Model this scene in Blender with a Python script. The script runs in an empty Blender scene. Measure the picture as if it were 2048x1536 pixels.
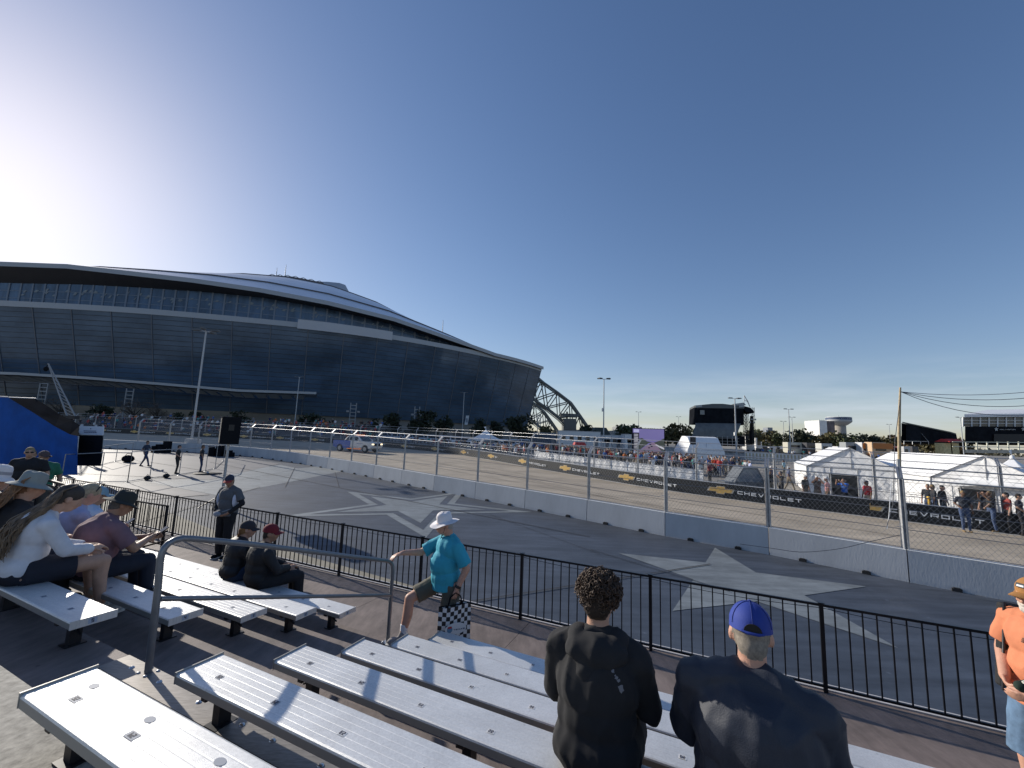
import bpy, bmesh, math, random
from mathutils import Vector, Matrix, noise
R_ = math.radians
random.seed(7)
SC = bpy.context.scene
COL = SC.collection

# ---------------------------------------------------------------- camera
CAMZ = 3.45
FPX = 820.0
PITCH, ROLL = R_(7.30), R_(2.08)
_f = Vector((0, math.cos(PITCH), math.sin(PITCH)))
_u0 = Vector((0, -math.sin(PITCH), math.cos(PITCH)))
_r0 = Vector((1, 0, 0))
_r = _r0 * math.cos(ROLL) + _u0 * math.sin(ROLL)
_u = -_r0 * math.sin(ROLL) + _u0 * math.cos(ROLL)
cd = bpy.data.cameras.new('camera')
cam = bpy.data.objects.new('camera', cd)
COL.objects.link(cam)
cd.sensor_width = 36.0
cd.lens = FPX / 2048 * 36.0
cd.clip_start = 0.05
cd.clip_end = 6000
cam.matrix_world = Matrix(((_r.x, _u.x, -_f.x, 0), (_r.y, _u.y, -_f.y, 0), (_r.z, _u.z, -_f.z, CAMZ), (0, 0, 0, 1)))
SC.camera = cam

# ---------------------------------------------------------------- sky and sun
SUN_AZ, SUN_EL = R_(-54.5), R_(21.8)
SUN = Vector((math.sin(SUN_AZ) * math.cos(SUN_EL), math.cos(SUN_AZ) * math.cos(SUN_EL), math.sin(SUN_EL)))
W = bpy.data.worlds.new('World')
SC.world = W
W.use_nodes = True
nt = W.node_tree
nt.nodes.clear()
out = nt.nodes.new('ShaderNodeOutputWorld')
bg = nt.nodes.new('ShaderNodeBackground')
sky = nt.nodes.new('ShaderNodeTexSky')
sky.sky_type = 'NISHITA'
sky.sun_disc = False
sky.sun_elevation = SUN_EL
sky.sun_rotation = SUN_AZ
sky.altitude = 150
sky.air_density = 1.0
sky.dust_density = 0.4
sky.ozone_density = 1.0
bg.inputs['Strength'].default_value = 0.125
# thin cirrus low in the sky: part of the sky itself
tc = nt.nodes.new('ShaderNodeTexCoord')
mp = nt.nodes.new('ShaderNodeMapping')
mp.inputs['Scale'].default_value = (1.0, 1.0, 9.0)
mp.inputs['Rotation'].default_value = (0.0, 0.13, 0.0)
nz = nt.nodes.new('ShaderNodeTexNoise')
nz.inputs['Scale'].default_value = 3.1
nz.inputs['Detail'].default_value = 7
nz.inputs['Roughness'].default_value = 0.58
rp = nt.nodes.new('ShaderNodeValToRGB')
rp.color_ramp.elements[0].position = 0.43
rp.color_ramp.elements[1].position = 0.66
sep = nt.nodes.new('ShaderNodeSeparateXYZ')
zr = nt.nodes.new('ShaderNodeValToRGB')     # height band of the cirrus
e = zr.color_ramp.elements
e[0].position = 0.0; e[0].color = (0.5, 0.5, 0.5, 1)
e[1].position = 0.17; e[1].color = (0, 0, 0, 1)
e2 = e.new(0.06); e2.color = (0.75, 0.75, 0.75, 1)
mul = nt.nodes.new('ShaderNodeMath'); mul.operation = 'MULTIPLY'
mul2 = nt.nodes.new('ShaderNodeMath'); mul2.operation = 'MULTIPLY'
mul2.inputs[1].default_value = 0.75
mx = nt.nodes.new('ShaderNodeMix'); mx.data_type = 'RGBA'
mx.inputs['B'].default_value = (5.2, 5.8, 6.6, 1)
L = nt.links.new
L(tc.outputs['Generated'], mp.inputs['Vector'])
L(mp.outputs['Vector'], nz.inputs['Vector'])
L(nz.outputs['Fac'], rp.inputs['Fac'])
L(tc.outputs['Generated'], sep.inputs['Vector'])
L(sep.outputs['Z'], zr.inputs['Fac'])
L(rp.outputs['Color'], mul.inputs[0]); L(zr.outputs['Color'], mul.inputs[1])
L(mul.outputs[0], mul2.inputs[0])
L(mul2.outputs[0], mx.inputs['Factor'])
# soft shoulder so that the glow round the sun rolls off as in the photograph
def vm(op, a, b):
    n = nt.nodes.new('ShaderNodeVectorMath'); n.operation = op
    L(a, n.inputs[0])
    if isinstance(b, tuple): n.inputs[1].default_value = b
    else: L(b, n.inputs[1])
    return n.outputs[0]
SKG, SKK, SKP = (1.02,1.03,1.20), .042, 1.12
c1 = vm('MULTIPLY', sky.outputs['Color'], SKG)
c2 = vm('MULTIPLY', c1, (SKK, SKK, SKK))
c3 = vm('ADD', c2, (1, 1, 1))
c4 = vm('DIVIDE', c1, c3)
hs = nt.nodes.new('ShaderNodeHueSaturation')
hs.inputs['Saturation'].default_value = SKP
L(c4, hs.inputs['Color'])
L(hs.outputs['Color'], mx.inputs['A'])
L(mx.outputs['Result'], bg.inputs['Color'])
L(bg.outputs['Background'], out.inputs['Surface'])
sl = bpy.data.lights.new('sun', 'SUN')
sl.energy = 5.0
sl.angle = R_(0.53)
sl.color = (1.0, 0.93, 0.82)
so = bpy.data.objects.new('sun', sl)
COL.objects.link(so)
so.rotation_mode = 'QUATERNION'
so.rotation_quaternion = SUN.to_track_quat('Z', 'Y')
SC.view_settings.view_transform = 'Standard'
SC.view_settings.look = 'None'
SC.view_settings.gamma = 1.0
SC.view_settings.exposure = 0.0
SC.cycles.max_bounces = 6
SC.cycles.transparent_max_bounces = 12
SC.cycles.sample_clamp_indirect = 4.0

# ---------------------------------------------------------------- helpers
def gz(x, y):
    """height of the gently rising ground"""
    v = -.0085 * x + .0175 * y
    k, Mx = 2.5, 1.85
    a, b = -v * k, -Mx * k
    m = max(a, b)
    return -(m + math.log(math.exp(a - m) + math.exp(b - m))) / k

def ray(px, py):
    return _r * ((px - 1024) / FPX) + _u * ((768 - py) / FPX) + _f

def og(px, py):
    """ground point seen at a photograph pixel"""
    r = ray(px, py)
    lo, hi = 1.0, 3000.0
    for i in range(50):
        mid = (lo + hi) / 2
        if CAMZ + r.z * mid > gz(r.x * mid, r.y * mid):
            lo = mid
        else:
            hi = mid
    return Vector((r.x * lo, r.y * lo, CAMZ + r.z * lo))

def atz(px, py, z):
    r = ray(px, py)
    t = (z - CAMZ) / r.z
    return Vector((r.x * t, r.y * t, z))

def aty(px, py, y):
    """point at forward distance y"""
    r = ray(px, py)
    t = y / r.y
    return Vector((r.x * t, y, CAMZ + r.z * t))

AZ = R_(-65.0)
UU = Vector((math.sin(AZ), math.cos(AZ), 0))
WW = Vector((math.cos(AZ), -math.sin(AZ), 0))
def P(u, w, z):
    return UU * u + WW * w + Vector((0, 0, z))

MATS = {}
def M(name, col, rough=.6, metal=0.0, var=0.0, vs=3.0, bump=0.0, bs=40.0, spec=None, var2=None, stretch=None, coat=0.0, alpha=None, emit=None, wear=None):
    """procedural material: base colour varied by noise, with optional bump"""
    if name in MATS:
        return MATS[name]
    m = bpy.data.materials.new(name)
    m.use_nodes = True
    nt = m.node_tree
    b = nt.nodes['Principled BSDF']
    c = (*col, 1)
    b.inputs['Base Color'].default_value = c
    b.inputs['Roughness'].default_value = rough
    b.inputs['Metallic'].default_value = metal
    if spec is not None:
        b.inputs['Specular IOR Level'].default_value = spec
        if spec < .1: b.inputs['IOR'].default_value = 1.04
    if coat:
        b.inputs['Coat Weight'].default_value = coat
    if alpha is not None:
        b.inputs['Alpha'].default_value = alpha
    if emit:
        b.inputs['Emission Color'].default_value = (*emit[:3], 1)
        b.inputs['Emission Strength'].default_value = emit[3]
    if var or bump:
        tc = nt.nodes.new('ShaderNodeTexCoord')
        mp = nt.nodes.new('ShaderNodeMapping')
        nt.links.new(tc.outputs['Object'], mp.inputs['Vector'])
        if stretch:
            mp.inputs['Rotation'].default_value = (0, 0, stretch[3] if len(stretch) > 3 else 0)
            mp.inputs['Scale'].default_value = stretch[:3]
    if var:
        n = nt.nodes.new('ShaderNodeTexNoise')
        n.inputs['Scale'].default_value = vs
        n.inputs['Detail'].default_value = 6
        n.inputs['Roughness'].default_value = .65
        nt.links.new(mp.outputs['Vector'], n.inputs['Vector'])
        r = nt.nodes.new('ShaderNodeValToRGB')
        r.color_ramp.elements[0].position = .32
        r.color_ramp.elements[1].position = .68
        c2 = var2 or tuple(min(1, x * (1 + var)) for x in col)
        r.color_ramp.elements[0].color = (*[x * (1 - var) for x in col], 1)
        r.color_ramp.elements[1].color = (*c2, 1)
        nt.links.new(n.outputs['Fac'], r.inputs['Fac'])
        nt.links.new(r.outputs['Color'], b.inputs['Base Color'])
        if wear:
            # stains and wear patches of their own shape over the base colour
            n3 = nt.nodes.new('ShaderNodeTexNoise'); n3.inputs['Scale'].default_value = wear[0]; n3.inputs['Detail'].default_value = 8; n3.inputs['Roughness'].default_value = .72; n3.inputs['Distortion'].default_value = .6
            nt.links.new(tc.outputs['Object'], n3.inputs['Vector'])
            r3 = nt.nodes.new('ShaderNodeValToRGB'); r3.color_ramp.elements[0].position = .38; r3.color_ramp.elements[1].position = .62
            r3.color_ramp.elements[0].color = (1 - wear[1],) * 3 + (1,); r3.color_ramp.elements[1].color = (1, 1, 1, 1)
            nt.links.new(n3.outputs['Fac'], r3.inputs['Fac'])
            n4 = nt.nodes.new('ShaderNodeTexVoronoi'); n4.inputs['Scale'].default_value = wear[2]
            nt.links.new(tc.outputs['Object'], n4.inputs['Vector'])
            r4 = nt.nodes.new('ShaderNodeValToRGB'); r4.color_ramp.elements[0].position = .03; r4.color_ramp.elements[1].position = .07
            r4.color_ramp.elements[0].color = (wear[3],) * 3 + (1,); r4.color_ramp.elements[1].color = (1, 1, 1, 1)
            nt.links.new(n4.outputs['Distance'], r4.inputs['Fac'])
            m1 = nt.nodes.new('ShaderNodeMix'); m1.data_type = 'RGBA'; m1.blend_type = 'MULTIPLY'; m1.inputs['Factor'].default_value = 1
            m2 = nt.nodes.new('ShaderNodeMix'); m2.data_type = 'RGBA'; m2.blend_type = 'MULTIPLY'; m2.inputs['Factor'].default_value = 1
            nt.links.new(r.outputs['Color'], m1.inputs['A']); nt.links.new(r3.outputs['Color'], m1.inputs['B'])
            nt.links.new(m1.outputs['Result'], m2.inputs['A']); nt.links.new(r4.outputs['Color'], m2.inputs['B'])
            nt.links.new(m2.outputs['Result'], b.inputs['Base Color'])
    if bump:
        n2 = nt.nodes.new('ShaderNodeTexNoise')
        n2.inputs['Scale'].default_value = bs
        n2.inputs['Detail'].default_value = 4
        nt.links.new(mp.outputs['Vector'], n2.inputs['Vector'])
        bp = nt.nodes.new('ShaderNodeBump')
        bp.inputs['Strength'].default_value = 0.125
        bp.inputs['Distance'].default_value = .02
        nt.links.new(n2.outputs['Fac'], bp.inputs['Height'])
        nt.links.new(bp.outputs['Normal'], b.inputs['Normal'])
    MATS[name] = m
    return m

def frame(d, up=Vector((0, 0, 1))):
    d = d.normalized()
    if abs(d.dot(up)) > .98:
        up = Vector((0, 1, 0)) if abs(d.y) < .9 else Vector((1, 0, 0))
    s = d.cross(up).normalized()
    return d, s, s.cross(d).normalized()

class MB:
    """collects shapes and links them as one mesh object"""
    def __init__(s):
        s.v = []; s.f = []; s.m = []; s.sm = []
    def add(s, vs, fs, mi=0, smooth=False):
        o = len(s.v)
        s.v += [tuple(v) for v in vs]
        s.f += [tuple(i + o for i in f) for f in fs]
        s.m += [mi] * len(fs)
        s.sm += [smooth] * len(fs)
        return s
    def hexa(s, p, mi=0):
        """8 points: bottom 4 (ccw) then top 4"""
        return s.add(p, [(3, 2, 1, 0), (4, 5, 6, 7), (0, 1, 5, 4), (1, 2, 6, 5), (2, 3, 7, 6), (3, 0, 4, 7)], mi)
    def box(s, x0, x1, y0, y1, z0, z1, mi=0, T=None):
        p = [(x0, y0, z0), (x1, y0, z0), (x1, y1, z0), (x0, y1, z0), (x0, y0, z1), (x1, y0, z1), (x1, y1, z1), (x0, y1, z1)]
        if T is not None:
            p = [T @ Vector(q) for q in p]
        return s.hexa(p, mi)
    def boxd(s, c, dx, dy, a, b, h0, h1, mi=0):
        """box round c, half sizes a along dx, b along dy, z from h0 to h1 above c"""
        z = Vector((0, 0, 1))
        q = [c - dx * a - dy * b, c + dx * a - dy * b, c + dx * a + dy * b, c - dx * a + dy * b]
        return s.hexa([p + z * h0 for p in q] + [p + z * h1 for p in q], mi)
    def beam(s, a, b, w, h, mi=0, up=Vector((0, 0, 1))):
        a = Vector(a); b = Vector(b)
        d, sd, u = frame(b - a, up)
        o = [sd * x * w / 2 + u * y * h / 2 for x, y in ((-1, -1), (1, -1), (1, 1), (-1, 1))]
        return s.add([a + q for q in o] + [b + q for q in o],
                     [(0, 1, 2, 3), (7, 6, 5, 4), (0, 4, 5, 1), (1, 5, 6, 2), (2, 6, 7, 3), (3, 7, 4, 0)], mi)
    def tube(s, pts, r, n=8, mi=0, cap=True, smooth=True):
        pts = [Vector(p) for p in pts]
        rs = r if isinstance(r, (list, tuple)) else [r] * len(pts)
        vs = []
        ref = None
        for i, p in enumerate(pts):
            a = pts[max(0, i - 1)]; b = pts[min(len(pts) - 1, i + 1)]
            d = (b - a)
            if d.length < 1e-9: d = Vector((0, 0, 1))
            d.normalize()
            if ref is None:
                _, ref, _ = frame(d)
            sd = (ref - d * ref.dot(d))
            if sd.length < 1e-6: _, sd, _ = frame(d)
            sd.normalize(); ref = sd
            u = d.cross(sd)
            for k in range(n):
                t = 2 * math.pi * k / n
                vs.append(p + (sd * math.cos(t) + u * math.sin(t)) * rs[i])
        fs = []
        for i in range(len(pts) - 1):
            for k in range(n):
                k2 = (k + 1) % n
                fs.append((i * n + k, i * n + k2, (i + 1) * n + k2, (i + 1) * n + k))
        s.add(vs, fs, mi, smooth)
        if cap:
            o = len(vs) - n
            s.add(vs[:n], [tuple(range(n - 1, -1, -1))], mi)
            s.add(vs[o:], [tuple(range(n))], mi)
        return s
    def lathe(s, prof, c=(0, 0, 0), n=24, mi=0, T=None, sx=1, sy=1, smooth=True):
        vs = []
        c = Vector(c)
        for r, z in prof:
            for k in range(n):
                t = 2 * math.pi * k / n
                v = Vector((r * math.cos(t) * sx, r * math.sin(t) * sy, z))
                vs.append((T @ v if T is not None else v) + c)
        fs = []
        for i in range(len(prof) - 1):
            for k in range(n):
                k2 = (k + 1) % n
                fs.append((i * n + k, i * n + k2, (i + 1) * n + k2, (i + 1) * n + k))
        return s.add(vs, fs, mi, smooth)
    def ell(s, c, ax, mi=0, n=10, m=7, smooth=True):
        """ellipsoid; ax = three axis vectors or three radii"""
        c = Vector(c)
        if not isinstance(ax[0], Vector):
            ax = (Vector((ax[0], 0, 0)), Vector((0, ax[1], 0)), Vector((0, 0, ax[2])))
        vs = [c - ax[2]]
        for j in range(1, m):
            ph = math.pi * j / m - math.pi / 2
            for k in range(n):
                t = 2 * math.pi * k / n
                vs.append(c + ax[0] * (math.cos(ph) * math.cos(t)) + ax[1] * (math.cos(ph) * math.sin(t)) + ax[2] * math.sin(ph))
        vs.append(c + ax[2])
        fs = [(0, 1 + (k + 1) % n, 1 + k) for k in range(n)]
        for j in range(m - 2):
            for k in range(n):
                a = 1 + j * n + k; b = 1 + j * n + (k + 1) % n
                fs.append((a, b, b + n, a + n))
        l = len(vs) - 1
        fs += [(l, 1 + (m - 2) * n + k, 1 + (m - 2) * n + (k + 1) % n) for k in range(n)]
        return s.add(vs, fs, mi, smooth)
    def poly(s, pts, t=Vector((0, 0, 0.01)), mi=0):
        """flat polygon given thickness t (vector)"""
        n = len(pts)
        pts = [Vector(p) for p in pts]
        t = Vector(t)
        s.add(pts + [p + t for p in pts], [tuple(range(n - 1, -1, -1)), tuple(range(n, 2 * n))] + [(i, (i + 1) % n, n + (i + 1) % n, n + i) for i in range(n)], mi)
        return s
    def quad(s, a, b, c, d, mi=0):
        return s.add([a, b, c, d], [(0, 1, 2, 3)], mi)
    def build(s, name, mats, parent=None, smooth=None):
        me = bpy.data.meshes.new(name)
        me.from_pydata(s.v, [], s.f)
        if not isinstance(mats, (list, tuple)): mats = [mats]
        for m in mats: me.materials.append(m)
        me.polygons.foreach_set('material_index', s.m)
        me.polygons.foreach_set('use_smooth', s.sm if smooth is None else [smooth] * len(s.f))
        me.update()
        o = bpy.data.objects.new(name, me)
        COL.objects.link(o)
        if parent is not None:
            o.parent = parent
        return o

def tag(o, label=None, cat=None, group=None, kind=None):
    if label: o['label'] = label
    if cat: o['category'] = cat
    if group: o['group'] = group
    if kind: o['kind'] = kind
    return o

ONES = ['', 'first', 'second', 'third', 'fourth', 'fifth', 'sixth', 'seventh', 'eighth', 'ninth', 'tenth', 'eleventh', 'twelfth', 'thirteenth', 'fourteenth', 'fifteenth', 'sixteenth', 'seventeenth', 'eighteenth', 'nineteenth']
def nth(n):
    if n < 20: return ONES[n]
    t, o = divmod(n, 10)
    return (['', '', 'twent', 'thirt', 'fort', 'fift'][t] + 'ieth') if o == 0 else ['', '', 'twenty', 'thirty', 'forty', 'fifty'][t] + '-' + ONES[o]
def pxof(p):
    q = p - Vector((0, 0, CAMZ))
    return 1024 + FPX * q.dot(_r) / q.dot(_f) if q.dot(_f) > 0 else 1e9
def thing(name, label, cat, loc=(0, 0, 0), rz=0.0, group=None):
    o = bpy.data.objects.new(name, None)
    COL.objects.link(o)
    o.empty_display_size = .2
    o.location = loc
    o.rotation_euler = (0, 0, rz)
    return tag(o, label, cat, group)

def copy_tree(o, parent=None):
    c = o.copy()
    COL.objects.link(c)
    if parent is not None: c.parent = parent
    for ch in list(o.children):
        copy_tree(ch, c)
    return c

def smooth_bevel(o, w=.01, seg=2):
    b = o.modifiers.new('bevel', 'BEVEL'); b.width = w; b.segments = seg; b.limit_method = 'ANGLE'
    return o

def resample(pts, step):
    """points every step metres along a polyline"""
    out = [Vector(pts[0])]; acc = 0.0
    for a, b in zip(pts[:-1], pts[1:]):
        a = Vector(a); b = Vector(b); l = (b - a).length; d = 0.0
        while acc + (l - d) >= step:
            d += step - acc; acc = 0.0
            out.append(a + (b - a) * (d / l))
        acc += l - d
    return out

def smoothline(pts, n=3):
    """Catmull-Rom"""
    out = []
    q = [pts[0]] + list(pts) + [pts[-1]]
    for i in range(1, len(q) - 2):
        p0, p1, p2, p3 = q[i - 1], q[i], q[i + 1], q[i + 2]
        for k in range(n):
            t = k / n
            out.append(.5 * ((2 * p1) + (-p0 + p2) * t + (2 * p0 - 5 * p1 + 4 * p2 - p3) * t * t + (-p0 + 3 * p1 - 3 * p2 + p3) * t ** 3))
    out.append(pts[-1])
    return out

def sheet(name, mat, A, B, off, n=8, label=None):
    """ground sheet lofted between two polylines, following the ground"""
    mb = MB(); m = len(A)
    vs = []
    for a, b in zip(A, B):
        for k in range(n + 1):
            p = Vector(a).lerp(Vector(b), k / n)
            vs.append((p.x, p.y, gz(p.x, p.y) + off))
    fs = [(i * (n + 1) + k, i * (n + 1) + k + 1, (i + 1) * (n + 1) + k + 1, (i + 1) * (n + 1) + k) for i in range(m - 1) for k in range(n)]
    mb.add(vs, fs)
    o = mb.build(name, mat)
    bm = bmesh.new(); bm.from_mesh(o.data)
    bmesh.ops.recalc_face_normals(bm, faces=bm.faces)
    if sum(f.normal.z for f in bm.faces) < 0:
        bmesh.ops.reverse_faces(bm, faces=bm.faces)
    bm.to_mesh(o.data); bm.free()
    return tag(o, kind='structure')

# ================================================================ ground
m_ground = M('far_ground_asphalt', (.27, .245, .21), .9, var=.30, vs=.045)
m_track = M('track_concrete', (.47, .395, .30), .85, var=.16, vs=.9, bump=.3, bs=9, stretch=(.25, 1.6, 1, R_(40)), wear=(.35, .25, 1.1, .75))
m_plaza = M('plaza_dark_paint', (.066, .080, .106), .55, wear=(.5, .30, 1.6, 1.9), var=.30, vs=1.4, bump=.25, bs=60, stretch=(.35, 3.0, 1, R_(-25)))
m_plaza2 = M('plaza_sheen_grey', (.15, .145, .15), .6, var=.25, vs=.8, stretch=(.4, 2.5, 1, R_(-25)))  # lighter grey of the glancing sun, painted into the plaza colour
m_star = M('plaza_light_paint', (.22, .245, .26), .6, wear=(.8, .30, 2.5, .75), var=.20, vs=2.2, bump=.2, bs=60, stretch=(.4, 2.5, 1, R_(-25)))
m_tan = M('plaza_tan_edge', (.26, .235, .18), .8, var=.12, vs=2)

def axis_steps(lim, s0=3.0, g=1.22):
    a = [0.0]; s = s0
    while a[-1] < lim:
        a.append(a[-1] + s); s *= g
    return [-x for x in reversed(a[1:])] + a
mb = MB()
xs = axis_steps(2800); ys = [y + 40 for y in axis_steps(2800)]
mb.add([(x, y, gz(x, y) - .03) for y in ys for x in xs],
       [(j * len(xs) + i, j * len(xs) + i + 1, (j + 1) * len(xs) + i + 1, (j + 1) * len(xs) + i) for j in range(len(ys) - 1) for i in range(len(xs) - 1)])
tag(mb.build('ground', m_ground), kind='structure')

# lines of the two barrier walls on the ground
PA = [og(*q) for q in ((1812.7, 1164), (1551, 1112), (1352, 1077), (1192, 1045), (1064, 1020), (959.6, 999.3), (872.6, 982.4), (800.6, 967.2), (739.6, 954.3), (685.7, 943.7), (638, 934.3), (593.6, 926.7), (553, 920), (510.3, 914.3), (464, 910))]
d0 = (PA[0] - PA[2]).normalized()
PA = [PA[0] + d0 * k for k in (9.3, 6.2, 3.1)] + PA
e = PA[-1]
PA += [e + Vector((-3.1, .75, 0)), e + Vector((-6.4, 1.2, 0)), e + Vector((-9.8, 1.4, 0)), e + Vector((-14, 1.2, 0)), e + Vector((-20, .6, 0)), e + Vector((-27, -.6, 0)), e + Vector((-36, -3, 0))]
PB = [og(*q) for q in ((2048, 1071), (1790, 1040), (1712, 1030), (1550, 1010), (1350, 983), (1200, 958.7), (1068, 936), (972, 918.5), (887, 906), (752, 893), (639, 885), (482, 877.4), (280, 868.7), (160, 863))]
d0 = (PB[0] - PB[2]).normalized()
PB = [PB[0] + d0 * k for k in (12, 6)] + PB + [PB[-1] + Vector((-20, 2, 0)), PB[-1] + Vector((-45, 3, 0))]
LA = smoothline(PA, 4); LB = smoothline(PB, 4)
def even(pts, n):
    tot = sum((b - a).length for a, b in zip(pts[:-1], pts[1:]))
    r = resample(pts, tot / (n - 1) * .99999)
    return (r + [pts[-1]] * n)[:n]
sheet('race_track', m_track, even(LA, 90), even(LB, 90), .0, 10)
# plaza: from wall A towards the stand
FA = even(LA, 90)
NA = [P(-10 + (70) * i / 89, 5.9, 0) for i in range(90)]
sheet('plaza', m_plaza, FA, NA, .006, 10)

def patch(name, mat, pts, off):
    mb = MB()
    c = sum((Vector(p) for p in pts), Vector()) / len(pts)
    vs = [(p.x, p.y, gz(p.x, p.y) + off) for p in pts]
    mb.add(vs, [tuple(range(len(vs)))])
    o = mb.build(name, mat)
    bm = bmesh.new(); bm.from_mesh(o.data)
    bmesh.ops.triangulate(bm, faces=bm.faces)
    for f in bm.faces:
        if f.normal.z < 0: f.normal_flip()
    bm.to_mesh(o.data); bm.free()
    return tag(o, kind='structure')
S2 = [(1237, 1107), (1411, 1126), (1430, 1096), (1512, 1146), (1733, 1174), (1609, 1192), (1797, 1298), (1514, 1204), (1345, 1223), (1387, 1160)]
patch('plaza_star_marking', m_star, [og(*q) for q in S2], .014)
# double outlined star, fitted to its five tips
tips = {0: (683, 981), 4: (1066, 1028), 2: (592, 1034)}
tw = {k: og(*q) for k, q in tips.items()}
best = None
for ci in range(60):
    for cj in range(60):
        c = og(800, 1010) + Vector((-1.5 + ci * .05 * 1.2, -1.5 + cj * .06, 0))
        R0 = sum((t - c).length for t in tw.values()) / 3
        for sgn in (1, -1):
            a0 = math.atan2(tw[0].y - c.y, tw[0].x - c.x)
            for da in (-.1, -.05, 0, .05, .1):
                er = 0
                for k, t in tw.items():
                    kk = {0: 0, 2: 2, 4: 4}[k]
                    for_k = a0 + da + sgn * 2 * math.pi / 5 * {0: 0, 2: 1, 4: 3}[kk]
                    q = c + Vector((math.cos(for_k), math.sin(for_k), 0)) * R0
                    er += (q - t).length_squared
                if best is None or er < best[0]:
                    best = (er, c, R0, a0 + da, sgn)
er, sc_, SR, sa, ssg = best
def starpts(c, R, a, ri=.382):
    return [c + Vector((math.cos(a + math.pi / 5 * k), math.sin(a + math.pi / 5 * k), 0)) * (R if k % 2 == 0 else R * ri) for k in range(10)]
for nm, mt, R, of in (('plaza_star_outline', m_star, SR, .012), ('plaza_star_inner_line', m_plaza, SR * .80, .017), ('plaza_star_field', m_star, SR * .61, .022)):
    patch(nm, mt, starpts(sc_, R, sa), of)
# pale bands on the plaza's left half, two painted lighter for sun sheen
for k, q in enumerate([[(440, 992), (700, 940), (640, 933), (300, 965)], [(470, 962), (600, 938), (560, 930), (420, 950)], [(100, 945), (420, 960), (560, 928), (440, 912), (200, 903), (120, 905)],
                       [(300, 1000), (420, 990), (330, 972), (200, 975)]]):
    patch('plaza_pale_band', m_plaza2 if k in (2, 3) else m_star, [og(*p) for p in q], .010 + .0035 * k)
# tan strip between the deck and the painted plaza
patch('plaza_tan_strip', m_tan, [og(215, 985), og(318, 1018), og(430, 1062), og(700, 1137), og(850, 1180), P(3.0, 5.95, 0), P(26, 5.95, 0)], .014)
# thin saw cuts and chalk lines
mb = MB()
for a, b, w in (((420, 925), (1180, 1075), .05), ((880, 1215), (1420, 1130), .04), ((1180, 1100), (1460, 1185), .03), ((590, 935), (570, 975), .03), ((670, 945), (678, 975), .03), ((980, 1030), (1200, 1110), .02),
                ((250, 1055), (520, 975), .04), ((300, 925), (520, 960), .05)):
    A_, B_ = og(*a), og(*b)
    for i in range(12):
        p, q = A_.lerp(B_, i / 12), A_.lerp(B_, (i + 1) / 12)
        s_ = (B_ - A_).cross(Vector((0, 0, 1))).normalized() * w / 2
        mb.quad(*[(v.x, v.y, gz(v.x, v.y) + .03) for v in (p - s_, q - s_, q + s_, p + s_)])
tag(mb.build('plaza_joint_lines', M('joint_dark', (.03, .032, .04), .8)), kind='structure')
# white line along the far side of the track and tyre marks
mb = MB()
wl = [p + Vector((-.0, -.35, 0)) for p in LB]
for a, b in zip(wl[:44], wl[1:45]):
    n_ = (b - a).cross(Vector((0, 0, 1))).normalized() * .06
    mb.quad(*[(v.x, v.y, gz(v.x, v.y) + .014) for v in (a - n_, b - n_, b + n_, a + n_)])
tag(mb.build('track_edge_line', M('road_white', (.75, .74, .70), .7, var=.15)), kind='structure')
mb = MB()
for k in range(15):
    f0 = random.uniform(.2, .85); wd = random.uniform(.08, .25); st = random.randint(0, 60); ln = random.randint(10, 34)
    EA, EB = even(LA, 120), even(LB, 120)
    for i in range(st + 8, min(118, st + 8 + ln)):
        g = f0 + .06 * math.sin(i * .12 + k)
        a = EA[i].lerp(EB[i], g); b = EA[i + 1].lerp(EB[i + 1], f0 + .06 * math.sin((i + 1) * .12 + k))
        n_ = (b - a).cross(Vector((0, 0, 1))).normalized() * wd / 2
        of = .008 + k * .0004
        mb.quad(*[(v.x, v.y, gz(v.x, v.y) + of) for v in (a - n_, b - n_, b + n_, a + n_)])
tag(mb.build('tyre_marks', M('tyre_rubber', (.34, .285, .215), .8, var=.25, vs=.7)), kind='structure')

# ================================================================ grandstand deck
def dz(depth): return CAMZ - depth
m_deck = M('deck_plywood', (.215, .172, .156), .72, wear=(1.3, .32, 4.5, .6), var=.22, vs=3.2, bump=.5, bs=55, stretch=(3.5, .8, 1, R_(25)))
m_steel = M('galvanised_steel', (.42, .43, .45), .42, .75, var=.15, vs=8)
m_dark = M('black_steel', (.018, .018, .022), .45, .2)
m_alum = M('bench_aluminium', (.80, .80, .79), .46, .45, wear=(2.2, .14, 7.0, .82), var=.09, vs=5, bump=.10, bs=30, stretch=(14, 14, 2, 0))
m_alside = M('bench_aluminium_edge', (.40, .39, .36), .5, .4)
deck = thing('grandstand_deck', 'stepped brown plywood deck under the aluminium benches', 'grandstand', P(3, 3, 0))
def dobj(mb, name, mat): # world-space builder for children of deck
    o = mb.build(name, mat, deck); o.matrix_parent_inverse = Matrix.Translation(deck.location).inverted(); return o
SD = [2.15 - .197 * k for k in range(7)]           # seat depths below the camera, row 1..7
SW = [3.975 - .597 * k for k in range(7)]          # seat centre lines
lev = [(5.86, SW[0] + .11, 2.615)]
for k in range(6):
    lev.append((SW[k] + .11, SW[k + 1] + .11, SD[k] + .245))
lev.append((SW[6] + .11, -1.4, SD[6] + .245))
JU = [2.44 * i - 12.35 for i in range(0, 16)]
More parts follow.
